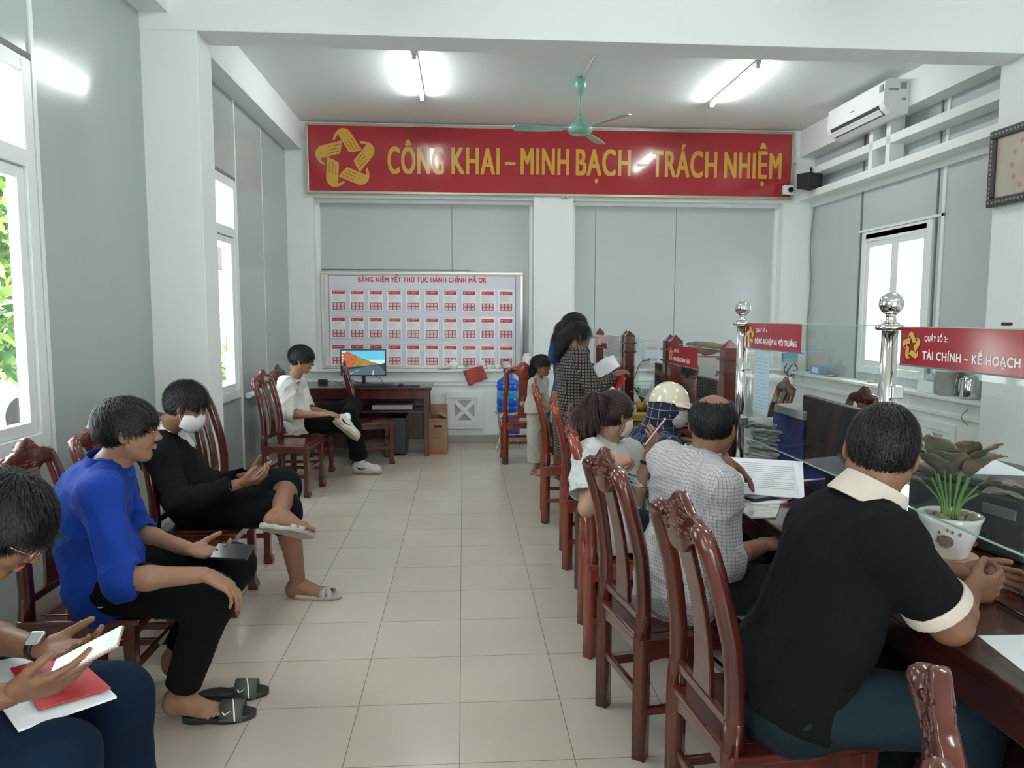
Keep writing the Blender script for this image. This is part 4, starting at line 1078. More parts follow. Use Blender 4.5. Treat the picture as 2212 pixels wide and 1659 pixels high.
def hair_fn(s=1., t=.012, face=(.050, .040), side=(-.012, .012), nape=-.055, back=.0, topx=0., vol=0.):
    def f(x, y, z):
        x, y, z = x/s, y/s, z/s
        k0 = np.sqrt((x/(.074+t+vol))**2+((y+.013)/(.095+t+back))**2+((z-.034)/(.082+t+topx))**2); d = (k0-1)*.088
        d = np.maximum(d, -np.maximum(face[0]-y, z-face[1]))
        d = np.maximum(d, -np.maximum(side[0]-y, z-side[1]))
        d = np.maximum(d, -(z-nape-np.clip(-y-.02, 0, .05)*-.3))
        return d*s
    return f
def hair(r, J, T, Rm, fn, m=None, extra=(), n=3000, L=.035, h=.0036, seed=0, name='hair', crown=(0, -.03, .12), hs=1., **kw):
    P = [func(J['head'], .16*hs, fn, Rm, .004)]+list(extra)
    V, Q = hair_mesh(P, h, T(*crown), J['u'], seed, n, L, **kw); np_mesh(name, V, Q, m or M_hair, r)
def mask_part(r, J, T, Rm, s, m):
    def f(x, y, z):
        x, y, z = x/s, y/s, z/s
        k0 = np.sqrt((x/.075)**2+((y-.022)/(.092))**2+((z+.044)/.082)**2); d = (k0-1)*.075
        d = np.maximum(d, .012-y); d = np.maximum(d, z+.014-.38*(y-.05)); d = np.maximum(d, -(z+.104)+(.05-y)*.25)
        return d*s
    V, Q = sdf_mesh([func(J['head'], .14*s, f, Rm)], .0032); np_mesh('face_mask', V, Q, m, r)
    b = MB()
    for q in (-1, 1):
        for z in (-.022, -.072): b.tube([Vector(T(q*.066, .014, z*.9)), Vector(T(q*.076, .0, z*.6-.004)), Vector(T(q*.080, -.012, z*.35))], .0016, 5)
    b.build('ear_loop', m, r)
def sole(name, r_or_none, c, d, up, L_=.27, W_=.10, th=.022, m=None, parent=None):
    """slipper sole outline as a solid slab; c on the floor under the middle"""
    d = unit(d); up = unit(up); l = np.cross(d, up); b = MB(); out = []
    for k in range(28):
        a = 2*PI*k/28; x = math.cos(a)*L_/2; y = math.sin(a)*W_/2*(1-.22*math.exp(-((x+.02)/.05)**2))*(1.06 if x > 0 else .86); out.append((x, y))
    A = [b.bm.verts.new(V3(c)+d*x+l*y) for x, y in out]; B = [b.bm.verts.new(V3(c)+d*x*1.01+l*y*1.02+up*th*(1+.25*(x < -.05))) for x, y in out]
    for i in range(28): b.bm.faces.new((A[i], A[(i+1) % 28], B[(i+1) % 28], B[i])).smooth = True
    b.bm.faces.new(A[::-1]); b.bm.faces.new(B)
    return b
def strap(b, c, d, up, x, w0, hgt, wid, skew=0.):
    d = unit(d); up = unit(up); l = np.cross(d, up); n = 14; rows = []
    for i in range(n+1):
        a = PI*i/n; y = -math.cos(a)*w0; z = math.sin(a)**.8*hgt
        rows.append([b.bm.verts.new(V3(c)+d*(x+sx*wid/2+skew*y)+l*y+up*(z+.015+dz)) for sx, dz in ((-1, .0), (1, -.008), (1, -.003), (-1, .005))])
    for A, B in zip(rows, rows[1:]):
        for k in range(4): b.bm.faces.new((A[k], A[(k+1) % 4], B[(k+1) % 4], B[k])).smooth = True
def phone(c, long, nrm, label, m_back, lit=None, L_=.155, W_=.074, th=.009, screen_up=True, cam_ring=False):
    lg = unit(long); nn = V3(nrm); nn = unit(nn-lg*(nn@lg)); wd = np.cross(nn, lg)
    e = empty('smartphone', (0, 0, 0), 0, label, 'phone'); M_ = Matrix([[wd[i], lg[i], nn[i], c[i]] for i in range(3)]+[[0, 0, 0, 1]]); e.matrix_world = M_
    b = MB(); b.box(-W_/2, W_/2, -L_/2, L_/2, -th/2, th/2, .004, seg=3); b.build('case', m_back, e)
    b = MB(); b.box(-W_/2+.004, W_/2-.004, -L_/2+.005, L_/2-.005, th/2, th/2+.0006)
    b.build('screen', lit or mat('dark phone screen', (.015, .017, .02), .08), e)
    if cam_ring: b = MB(); b.box(-W_/2+.006, -W_/2+.034, L_/2-.055, L_/2-.008, -th/2-.003, -th/2+.001, .003); b.build('camera_bump', M_black, e)
    return e
M_lit = mat('lit phone screen', (.8, .8, .8), .2, emit=(.85, .88, .92), estr=.75)

# --- man in blue shirt
J = dict(head=Pp(277, 932, 2.72), f=(1, .40, -.04), u=(.05, 0, 1), neck=Pp(232, 1012, 2.72), chest=Pp(200, 1105, 2.74), mid=Pp(196, 1190, 2.78), pel=(-1.36, 2.80, .555),
         sr=(-1.245, 2.55, .915), sl=(-1.37, 2.90, .925), er=(-1.14, 2.46, .655), wr=(-.885, 2.49, .655), el=(-1.32, 2.98, .66), wl=(-1.065, 2.85, .63),
         hr=(-1.33, 2.71, .545), hl=(-1.38, 2.89, .545), kr=(-.915, 2.62, .525), kl=(-.93, 2.93, .535), ar=(-1.08, 2.73, .105), al=(-1.18, 2.93, .16), tr=(-.93, 2.70, .02), tl=(-1.06, 2.89, .03), foot_up_l=(-.35, 0, .9))
M_blue = cloth_mat('bright blue cotton', (.006, .040, .30), .75, sheen=.05); M_blk = cloth_mat('black cloth', (.0035, .0038, .0042), .95, sheen=0)
r, T, Rm, fr, lat, sp = make('person in bright blue shirt and black trousers sitting in profile, black phone in hand', J, SK1, h=.005, g=.92, hh=.0026,
    top=dict(m=M_blue, e=.026, sleeve=('long', .16), hem=.13, amp=.024, h=.0048, se=.020, seed=3), bot=dict(m=M_blk, e=.016, length=.88, amp=.007, h=.0052),
    hands=[((J_w := V3((-.885, 2.49, .655)), (.80, .12, -.50), (-.45, 0, -.85), 1), dict(curl=(.42, .45, .45, .5), thumb=(.2, .3))), ((V3((-1.065, 2.85, .63)), (.96, -.22, -.10), (.1, -.25, .95), -1), dict(curl=.42, thumb=(.8, .5)))])
collar(r, J, M_blue, fr, sp, R0=.066, hgt=.052, lean=.12, off=(0, 0, .008), spread=.016)
hair(r, J, T, Rm, hair_fn(1, .013, (.052, .034), (-.010, .012), -.055), n=6500, L=.034, fwd=J['f'], fw=.5, grav=.5)
b = MB(); b.tube(curve_pts([Pp(205, 1303, 2.62), Pp(212, 1312, 2.6), Pp(226, 1310, 2.6)]), .0025, 5); b.tube(curve_pts([Pp(213, 1298, 2.62), Pp(216, 1308, 2.6), Pp(226, 1300, 2.6)]), .0025, 5); b.build('drawstring', M_wlet, r)
finish(r)
phone(V3((-.875, 2.765, .645)), (1, -.25, .02), (.05, -.55, .83), 'black phone held on the lap of the blue shirt person', M_black)
# --- masked man in black
J = dict(head=Pp(402, 880, 3.82), f=(1, .22, -.50), u=(.45, .1, .9), neck=Pp(352, 930, 3.85), chest=Pp(368, 992, 3.90), mid=Pp(395, 1045, 3.93), pel=(-1.42, 3.95, .56),
         sr=Pp(345, 985, 3.70), sl=Pp(385, 975, 4.06), er=Pp(388, 1085, 3.62), wr=Pp(518, 1045, 3.72), el=Pp(450, 1050, 4.12), wl=Pp(535, 1030, 3.95),
         hr=(-1.40, 3.86, .55), hl=(-1.42, 4.04, .55), kr=(-.955, 3.82, .525), kl=Pp(608, 1052, 3.98), ar=(-.905, 3.95, .085), al=Pp(606, 1108, 3.62), tr=(-.72, 3.93, .0), tl=Pp(690, 1150, 3.58), foot_up_l=(.15, .62, .78))
r, T, Rm, fr, lat, sp = make('person in white face mask, black jacket and shorts, legs crossed, looking at a phone', J, SK2, h=.0055, g=1.08, w=1.05, leg=1.08, lips=False,
    top=dict(m=cloth_mat('black jacket', (.0038, .004, .0048), .9, sheen=0), e=.030, sleeve=('long', .88), hem=.10, amp=.020, h=.0055, se=.022, seed=8, name='jacket'), bot=dict(m=M_blk, e=.03, knee=.12, amp=.006, name='shorts', h=.0055),
    hands=[((Pp(518, 1045, 3.72), (.9, .15, .15), (-.2, .5, .8), 1), dict(curl=.6, thumb=(.6, .5))), ((Pp(535, 1030, 3.95), (.85, -.1, .3), (-.2, -.6, .75), -1), dict(curl=.5, thumb=(.7, .3)))])
collar(r, J, cloth_mat('white shirt cotton', (.70, .71, .70), .8), fr, sp, R0=.070, hgt=.055, lean=.25, off=(.0, 0, .008), spread=.02)
b = MB(); P0 = [J['neck']+fr*.055+sp*.02, J['chest']+fr*.135+sp*.10, J['chest']+fr*.150]
V, Q = sdf_mesh([cone(J['neck']+fr*.028, J['chest']+fr*.055+sp*.03, .060, .092, .02, flat=(lat, .62))], .005); np_mesh('undershirt', V, Q, MATS['white shirt cotton'], r)
hair(r, J, T, Rm, hair_fn(1, .009, (.060, .046), (-.0, .022), -.035, topx=.012), n=4500, L=.03, grav=.1, lift=.009)
M_mask = cloth_mat('white face mask', (.74, .74, .73), .8, sheen=0); mask_part(r, J, T, Rm, 1, M_mask)
finish(r)
phone(Pp(560, 1020, 3.80), (.72, .05, .66), (-.66, -.05, .72), 'grey phone in the hands of the masked person in black', mat('grey metal', (.3, .31, .32), .3, metal=.6))
M_slip = mat('pale grey rubber', (.40, .36, .33), .6, noise=.25, nscale=30)
def slide(c, d, up, m_s, m_t, label, cat='slipper', stripe=None, cross=False, group=None, L_=.27):
    e = empty('slipper', tuple(c), 0, label, cat, group); c0 = V3((0, 0, 0))
    sole('s', None, c0, d, up, m=m_s, L_=L_).build('sole', m_s, e)
    b = MB()
    if cross: strap(b, c0, d, up, .055, .048, .040, .035, .45); strap(b, c0, d, up, .055, .048, .042, .035, -.45)
    else: strap(b, c0, d, up, .05, .049, .050, .085)
    b.build('strap', m_t, e)
    if stripe:
        b = MB(); strap(b, c0, d, up, .052, .050, .052, .006, .25); b.build('stripe', stripe, e)
        dd = unit(d); ll = np.cross(dd, unit(up)); b = MB(); b.tube(curve_pts([c0+dd*.020+ll*.047+V3((0, 0, .052)), c0+dd*.030+ll*.0495+V3((0, 0, .040)), c0+dd*.050+ll*.047+V3((0, 0, .052))], 5), [.0005, .0015, .0025, .003, .003, .003, .0025, .002, .0015, .001, .0005], 5); b.build('logo_mark', stripe, e)
    return e
slide((-.80, 3.935, .001), (.99, -.05, 0), (0, 0, 1), M_slip, M_slip, 'pale grey slipper standing on the floor under the masked person', cross=True)
_u = unit((.15, .62, .78)); _a = J['al']; _d = unit(J['tl']-_a-_u*((J['tl']-_a)@_u))
slide(_a+_d*.055-_u*.098, _d, _u, M_slip, M_slip, 'pale grey slipper hanging from the raised foot of the masked person', cross=True)
M_dksl = mat('black rubber slide', (.02, .024, .022), .35); M_olive = mat('olive strap', (.07, .08, .06), .6)
slide((-.935, 2.735, .001), (.99, .10, 0), (0, 0, 1), M_dksl, M_olive, 'black slide sandal nearest the camera by the blue shirt person', stripe=M_wlet)
slide((-.93, 2.90, .001), (.99, .12, 0), (0, 0, 1), M_dksl, M_olive, 'black slide sandal behind the other at the feet of the blue shirt person', stripe=M_wlet)
# --- young man in white shirt
J = dict(head=Pp(652, 777, 6.92), f=(1, .18, -.22), u=(.2, 0, 1), neck=Pp(632, 824, 6.95), chest=Pp(622, 862, 6.98), mid=Pp(628, 890, 7.0), pel=(-1.57, 7.02, .555),
         sr=Pp(618, 832, 6.80), sl=Pp(645, 830, 7.17), er=Pp(626, 895, 6.74), wr=Pp(690, 896, 6.75), el=Pp(665, 885, 7.12), wl=Pp(722, 897, 6.93),
         hr=(-1.55, 6.93, .545), hl=(-1.56, 7.11, .545), kr=(-1.07, 6.95, .515), kl=Pp(762, 880, 7.3), ar=(-1.0, 7.13, .11), al=Pp(748, 905, 6.85), tr=(-.82, 7.10, 0), tl=Pp(786, 955, 6.80), foot_up_l=(.5, .55, .6))
M_wsh = cloth_mat('off white cotton shirt', (.66, .66, .62), .8)
r, T, Rm, fr, lat, sp = make('person in loose white shirt and black trousers sitting by the computer desk, ankle on knee', J, SK1, h=.007, hs=1.06, g=.9, w=.95, leg=.9, hh=.0034, feet=None,
    top=dict(m=M_wsh, e=.03, sleeve=('long', .05), hem=.12, amp=.024, h=.006, se=.026, seed=13), bot=dict(m=M_blk, e=.02, length=.86, amp=.008, h=.007, flare=.012),
    hands=[((Pp(690, 896, 6.75), (.97, .1, .05), (0, .2, -1), 1), dict(curl=.25)), ((Pp(722, 897, 6.93), (.75, -.05, -.55), (-.5, 0, -.85), -1), dict(curl=.5))])
collar(r, J, M_wsh, fr, sp, R0=.064, hgt=.05, lean=.12, off=(0, 0, .006), spread=.018)
hair(r, J, T, Rm, hair_fn(1.06, .015, (.050, .032), (-.002, .004), -.062), n=4500, L=.045, fwd=J['f'], fw=.5, grav=.5, hs=1.06)
M_shoe = mat('worn white leather', (.60, .58, .52), .5, noise=.25, nscale=20); M_shsole = mat('worn sole', (.48, .42, .33), .8, noise=.4, nscale=12)
for q, up in (('r', (0, 0, 1)), ('l', J['foot_up_l'])):
    a = V3(J['a'+q]); up = unit(up); d = V3(J['t'+q])-a; d = unit(d-up*(d@up)); l = np.cross(d, up); S_ = lambda x, y, z: a+d*x+l*y+up*(z-.10)
    V, Q = sdf_mesh([cone(S_(-.045, 0, .05), S_(.15, 0, .040), .046, .040, .03, flat=(l, .95)), cone(S_(-.02, 0, .085), S_(.05, 0, .07), .045, .036, .03), cone(S_(.1, 0, .035), S_(.175, 0, .03), .042, .032, .03), cut(S_(0, 0, .018), -up)], .004); np_mesh('shoe', V, Q, M_shoe, r)
    sole('s', None, S_(.065, 0, -.005), d, up, .29, .10, .026).build('shoe_sole', M_shsole, r)
    b = MB(); s_ = -1 if True else 1
    for sd in (1, -1):
        pts = [S_(-.03, sd*.0475, .060), S_(.0, sd*.048, .045), S_(.035, sd*.0475, .043), S_(.09, sd*.043, .062)]
        b.tube(curve_pts(pts, 6), [.003, .005, .007, .0085, .009, .009, .009, .0085, .008, .007, .006, .005, .004, .004, .003, .003, .002, .002, .001], 6)
    b.build('side_stripe', M_black, r)
    V, Q = sdf_mesh([cone(a+up*0, a+(J['k'+q]-a)*.22, .040, .043, .01)], .005); np_mesh('sock', V, Q, M_wlet, r)
    b = MB()
    for i in range(5): b.tube([S_(.055+i*.016, -.022, .098-i*.008), S_(.060+i*.016, 0, .108-i*.009), S_(.055+i*.016, .022, .098-i*.008)], .003, 6)
    b.build('lace', M_wlet, r)
finish(r)
# --- man in glasses at bottom left
J = dict(head=Pp(2, 1138, 1.74), f=(.80, .12, -.62), u=(.60, .08, .80), neck=(-1.25, 1.78, .985), chest=(-1.39, 1.84, .84), mid=(-1.42, 1.90, .70), pel=(-1.38, 1.95, .56),
         sr=(-1.33, 1.62, .91), sl=(-1.44, 2.00, .91), er=(-1.20, 1.50, .70), wr=Pp(22, 1500, 1.60), el=Pp(-45, 1372, 1.92), wl=Pp(82, 1400, 1.80),
         hr=(-1.37, 1.86, .55), hl=(-1.38, 2.04, .55), kr=(-.91, 1.60, .545), kl=Pp(246, 1512, 1.95), ar=(-.92, 1.64, .1), al=(-.95, 2.02, .1), tr=(-.72, 1.64, 0), tl=(-.75, 2.02, 0))
M_navy = cloth_mat('navy trousers', (.003, .012, .032), .9, sheen=0)
r, T, Rm, fr, lat, sp = make('person with glasses at bottom left, head bowed over a lit phone, navy trousers', J, SK2, h=.005, hh=.0026,
    top=dict(m=cloth_mat('grey polo', (.10, .11, .12), .85), e=.018, sleeve=('short', .75), hem=.1, amp=.008), bot=dict(m=M_navy, e=.020, length=.95, amp=.008, h=.005),
    hands=[((Pp(22, 1500, 1.60), (.93, .22, .16), (-.15, .75, .60), 1), dict(curl=(.30, .34, .4, .45), thumb=(.3, .45))), ((Pp(82, 1400, 1.80), (.95, -.25, .05), (.05, -.15, .98), -1), dict(curl=.35, thumb=(.5, .35)))])
hair(r, J, T, Rm, hair_fn(1, .016, (.050, .036), (-.004, .004), -.055), n=8000, L=.04, fwd=J['f'], fw=.4, grav=.4)
b = MB()
for q in (-1, 1): b.tube([Vector(T(q*.032+.023*math.cos(a), .104-.25*abs(q*.032+.023*math.cos(a)-0)**1.0*.3, .0+.019*math.sin(a))) for a in [k*PI/9 for k in range(18)]], .0014, 6, closed=True); b.tube([Vector(T(q*.055, .098, .006)), Vector(T(q*.074, .07, .008)), Vector(T(q*.082, -.01, .008))], .0013, 6)
b.tube([Vector(T(-.009, .104, .004)), Vector(T(0, .107, .007)), Vector(T(.009, .104, .004))], .0014, 6)
b.build('glasses_frame', mat('thin gold metal', (.5, .42, .3), .2, metal=1), r)
b = MB(); wl_ = Pp(90, 1400, 1.80); ax_ = unit(Pp(82, 1400, 1.80)-Pp(-45, 1372, 1.92)); b.tube([Vector(wl_-ax_*.020), Vector(wl_+ax_*.004)], .0325, 22); b.build('watch_strap', M_black, r)
b = MB(); b.box(-.018, .018, -.018, .018, .028, .040, .004, mtx=Matrix.Translation(Vector(wl_-ax_*.008)) @ Matrix.Rotation(R(25), 4, 'X')); b.build('watch_case', M_steel, r)
finish(r)
e = phone(Pp(187, 1412, 1.66), (.86, .12, .42), (-.42, -.30, .86), 'phone with lit white screen held by the person with glasses', mat('gold phone edge', (.45, .36, .28), .3, metal=.5), M_lit, L_=.165, W_=.078)
b = MB(); b.box(-.033, .033, .052, .076, .0052, .0056); b.build('screen_header', mat('blue screen header', (.1, .2, .5), .3, emit=(.12, .25, .6), estr=.6), e)
b = MB(); b.box(-.026, .0, .028, .048, .0052, .0056); b.build('screen_photo', mat('screen picture', (.35, .33, .30), .3, emit=(.35, .33, .3), estr=.5), e)
def slab(pts, z0, z1, name, m, label=None, cat=None, loc=None, group=None):
    """flat polygon of world points given thickness along z"""
    c = sum((Vector(p) for p in pts), Vector())/len(pts); b = MB()
    A = [b.bm.verts.new(Vector(p)-c+Vector((0, 0, z0))) for p in pts]; B = [b.bm.verts.new(Vector(p)-c+Vector((0, 0, z1))) for p in pts]; n = len(pts)
    for i in range(n): b.bm.faces.new((A[i], A[(i+1) % n], B[(i+1) % n], B[i]))
    b.bm.faces.new(A[::-1]); b.bm.faces.new(B); o = b.build(name, m); o.location = c
    if label: tag(o, label, cat, group)
    return o
slab([pz(-60, 1440, .655), pz(140, 1400, .655), pz(252, 1505, .640), pz(40, 1578, .640)], -.004, .002, 'paper_stack', M_paper, 'white papers on the lap of the person with glasses', 'paper')
slab([pz(22, 1446, .664), pz(150, 1408, .664), pz(240, 1488, .650), pz(84, 1534, .650)], 0, .003, 'red_folder', mat('red card', (.50, .03, .035), .5), 'red folder on top of white papers on a lap', 'folder')
# --- man in black polo shirt (right foreground)
def tint_cloth(name, col, col2, sc, w1=.08, axes=((1, 0, 0), (0, 1, 0), (0, 0, 1)), rough=.85):
    """woven check: thin lines along the cloth's own three axes, each only where it crosses the surface"""
    if name in MATS: return MATS[name]
    m = mat(name, col, rough, bump=.15, bscale=250, sheen=.05); n = m.node_tree; L = n.links.new; p = n.nodes['Principled BSDF']
    g = n.nodes.new('ShaderNodeTexCoord'); acc = None
    def M1(op, a, b=None, v=None):
        x = n.nodes.new('ShaderNodeMath'); x.operation = op; L(a, x.inputs[0])
        if b is not None: L(b, x.inputs[1])
        if v is not None: x.inputs[1].default_value = v
        return x.outputs[0]
    for ax_ in axes:
        ax_ = tuple(unit(ax_))
        d = n.nodes.new('ShaderNodeVectorMath'); d.operation = 'DOT_PRODUCT'; d.inputs[1].default_value = ax_; L(g.outputs['Object'], d.inputs[0])
        e = n.nodes.new('ShaderNodeVectorMath'); e.operation = 'DOT_PRODUCT'; e.inputs[1].default_value = ax_; L(g.outputs['Normal'], e.inputs[0])
        l = M1('LESS_THAN', M1('FRACT', M1('MULTIPLY', d.outputs['Value'], v=sc)), v=w1)
        k = M1('LESS_THAN', M1('ABSOLUTE', e.outputs['Value']), v=.72)
        l = M1('MULTIPLY', l, k); acc = l if acc is None else M1('MAXIMUM', acc, l)
    mx = n.nodes.new('ShaderNodeMix'); mx.data_type = 'RGBA'; mx.inputs[6].default_value = (*col, 1); mx.inputs[7].default_value = (*col2, 1)
    L(acc, mx.inputs[0]); L(mx.outputs[2], p.inputs['Base Color']); return m
M_bpolo = cloth_mat('black pique', (.0042, .005, .0056), .95, bump=.3, sc=400, sheen=0); M_cream = cloth_mat('cream rib', (.62, .55, .46), .85)
M_jean = cloth_mat('teal blue denim', (.012, .025, .033), .9, noise=.4, sheen=0)
J = dict(head=Pp(1903, 978, 1.78), f=(.55, .85, -.12), u=(.12, -.05, 1), neck=Pp(1872, 1100, 1.76), chest=Pp(1815, 1200, 1.78), mid=Pp(1768, 1335, 1.79), pel=(.85, 1.83, .57),
         sl=(.99, 1.96, .945), sr=(1.00, 1.61, 1.005), er=Pp(2052, 1345, 1.60), wr=Pp(2090, 1280, 1.80), el=(1.12, 2.12, .83), wl=Pp(2082, 1240, 1.97),
         hr=(.86, 1.74, .55), hl=(.88, 1.93, .55), kr=(1.24, 1.66, .55), kl=(1.25, 1.96, .55), ar=(1.20, 1.66, .1), al=(1.22, 1.96, .1), tr=(1.42, 1.66, 0), tl=(1.44, 1.96, 0))
r, T, Rm, fr, lat, sp = make('person in black polo shirt with cream collar leaning on the nearest counter, seen from behind', J, SK2, h=.005, hh=.0026, g=1.06, w=1.06, arm=1.14, neckr=.060,
    top=dict(m=M_bpolo, e=.022, sleeve=('short', .80), hem=.035, amp=.016, h=.005, se=.022, seed=21, cuffm=M_cream, name='polo_shirt'), bot=dict(m=M_jean, e=.02, length=.9, amp=.010, h=.0055, name='jeans'),
    hands=[((Pp(2090, 1280, 1.80), (.93, .22, .05), (-.25, .9, .1), 1), dict(curl=(.45, .4, .35, .3), thumb=(.6, .6))), ((Pp(2082, 1240, 1.97), (.84, -.42, .02), (-.5, -.85, -.05), -1), dict(curl=(.55, .6, .6, .55), thumb=(.5, .6)))])
collar(r, J, M_cream, fr, unit(unit(sp)+V3((.25, .15, .1))), R0=.078, hgt=.055, lean=.0, open_=.02, off=(.0, .0, .020), spread=.022, th=.008)
hair(r, J, T, Rm, hair_fn(1, .010, (.060, .046), (-.004, .020), -.068, topx=.004), n=5200, L=.016, lift=.003, wid=.0009, hs=1., amp=.0015)
finish(r)
# --- man in checked shirt with balding head
M_chk = tint_cloth('pale checked shirt', (.50, .48, .49), (.25, .24, .27), 82, .17, ((.97, .25, .0), (-.25, .97, 0), (0, 0, 1)))
J = dict(head=Pp(1541, 921, 2.62), f=(.62, .78, -.10), u=(.06, 0, 1), neck=Pp(1512, 1000, 2.60), chest=Pp(1488, 1075, 2.61), mid=Pp(1480, 1170, 2.63), pel=(.80, 2.64, .56),
         sr=(.885, 2.43, .945), sl=(.80, 2.79, .965), er=(.895, 2.40, .70), wr=(1.08, 2.52, .71), el=(.93, 2.98, .80), wl=Pp(1562, 988, 2.95),
         hr=(.82, 2.55, .55), hl=(.82, 2.73, .55), kr=(1.22, 2.52, .54), kl=(1.22, 2.78, .54), ar=(1.2, 2.52, .1), al=(1.22, 2.78, .1), tr=(1.42, 2.52, 0), tl=(1.44, 2.78, 0))
r, T, Rm, fr, lat, sp = make('person with balding head in pale checked shirt at the counter, reading papers', J, SK2, h=.0055, hh=.003, g=1.0, w=1.0,
    top=dict(m=M_chk, e=.026, sleeve=('long', .12), hem=.15, amp=.022, h=.0052, se=.024, seed=33), bot=dict(m=cloth_mat('dark grey trousers', (.02, .02, .022), .9), e=.016, length=.88, amp=.006),
    hands=[((Pp(1562, 988, 2.95), (.72, -.15, -.50), (-.45, .1, -.85), -1), dict(curl=.30, spread=.2)), (((1.08, 2.52, .71), (.9, .3, 0), (0, .2, -1), 1), dict(curl=.4))])
collar(r, J, M_chk, fr, sp, R0=.066, hgt=.05, lean=.08, off=(0, 0, .008), spread=.016)
def bald(x, y, z):
    d = hair_fn(1, .009, (.046, .046), (-.006, .018), -.066)(x, y, z)
    return np.maximum(d, .066-np.sqrt((x/1.0)**2+((y+.030)/1.2)**2+((z-.125)/1.)**2))
hair(r, J, T, Rm, bald, n=4200, L=.022, lift=.003, amp=.0015)
finish(r)
# --- woman with pony tail
M_tee = cloth_mat('pale grey tee', (.60, .62, .61), .85); M_dj = cloth_mat('dark blue denim', (.009, .015, .026), .85, noise=.3)
J = dict(head=Pp(1326, 898, 3.38), f=(.80, .50, -.06), u=(.03, 0, 1), neck=Pp(1312, 962, 3.40), chest=Pp(1312, 1025, 3.38), mid=Pp(1318, 1085, 3.38), pel=(.74, 3.36, .555),
         sr=Pp(1272, 988, 3.23), sl=Pp(1358, 985, 3.48), er=Pp(1268, 1098, 3.10), wr=Pp(1318, 1000, 3.08), el=Pp(1368, 1095, 3.32), wl=Pp(1398, 990, 3.33),
         hr=(.76, 3.27, .55), hl=(.78, 3.44, .55), kr=(1.12, 3.16, .54), kl=(1.16, 3.40, .54), ar=(1.10, 3.18, .1), al=(1.15, 3.42, .1), tr=(1.3, 3.18, 0), tl=(1.35, 3.42, 0))
r, T, Rm, fr, lat, sp = make('person with long brown ponytail in pale tee holding a pink phone', J, SK3, h=.0055, hs=.94, w=.86, arm=.86, leg=.88, neckr=.046, lips=False,
    top=dict(m=M_tee, e=.026, sleeve=('short', .75), hem=.10, amp=.022, h=.0055, se=.026, seed=41, name='tee_shirt'), bot=dict(m=M_dj, e=.014, length=.88, amp=.006, name='jeans'),
    hands=[((Pp(1318, 1000, 3.08), (.70, .1, .15), (.15, .45, -.85), 1), dict(curl=1.1, s=.92)), ((Pp(1398, 990, 3.33), (.30, .0, .93), (-.55, .75, .2), -1), dict(curl=.45, s=.92, thumb=(.7, .3)))])
mask_part(r, J, T, Rm, .94, cloth_mat('pink white mask', (.70, .62, .62), .8, sheen=0))
tail = [T(0, -.085, .085), T(-.01, -.135, .08), T(-.02, -.175, .02), T(-.03, -.190, -.08), T(-.03, -.195, -.20), T(-.03, -.19, -.32)]
ex = [cone(tail[i], tail[i+1], (.024, .032, .036, .034, .026)[i], (.032, .036, .034, .026, .010)[i], .02) for i in range(5)]
V, Q = hair_mesh([func(J['head'], .16, hair_fn(.94, .012, (.046, .036), (-.020, .012), -.058), Rm, .004)], .0036, T(0, -.085, .085), (0, 0, 1), 3, 3500, .035, .002, grav=0.); 
V2, Q2 = hair_mesh(ex, .004, T(0, -.05, .2), (0, 0, 1), 4, 4000, .09, .003, grav=.95)
np_mesh('hair', *join_np([(V, Q), (V2, Q2)]), M_hairb, r)
b = MB(); b.tube([Vector(T(.004, -.092, .084)), Vector(T(-.002, -.104, .084))], .026, 16); b.build('hair_band', M_black, r)
w_ = Pp(1318, 1000, 3.08); d_ = unit(w_-J['er']); b = MB(); b.tube([Vector(w_-d_*.02+V3((math.cos(a), 0, 0))*0+(np.cross(d_, (0, 1, 0))*math.cos(a)+np.cross(d_, np.cross(d_, (0, 1, 0)))*math.sin(a))*.029) for a in [k*PI/10 for k in range(20)]], .0028, 6, closed=True); b.build('bracelet', mat('rose gold', (.8, .5, .35), .2, metal=1), r)
w_ = Pp(1398, 990, 3.33); d_ = unit(w_-J['el']); b = MB(); b.tube([Vector(w_-d_*.028), Vector(w_-d_*.012)], .029, 18); b.build('watch_strap', M_black, r)
# print on the tee, following the front
def tee_print():
    b = MB(); rg = random.Random(4); fc = J['chest']+fr*.0
    for i in range(9):
        for j in range(7):
            if rg.random() < .25: continue
            o = fc+lat*(-.075+j*.024)+sp*(.03-i*.026); 
            P_ = o+fr*.2
            b.box(-.008, .008, -.0008, .0008, -.004, .004, mtx=Matrix.Translation(Vector(P_)) @ Matrix([[lat[k], fr[k], sp[k]] for k in range(3)]).to_4x4())
    return b
tp = tee_print().build('tee_print', mat('black print', (.03, .03, .03), .8), r)
tee = [o for o in kids(r) if o.name.startswith('tee_shirt')][0]
sw = tp.modifiers.new('wrap', 'SHRINKWRAP'); sw.target = tee; sw.wrap_method = 'NEAREST_SURFACEPOINT'; sw.wrap_mode = 'ABOVE_SURFACE'; sw.offset = .0012
finish(r)
phone(Pp(1414, 932, 3.30), (.62, .05, .78), (-.80, .20, .60), 'pink phone held up by the person with ponytail', mat('pink phone case', (.72, .50, .52), .35), cam_ring=True)
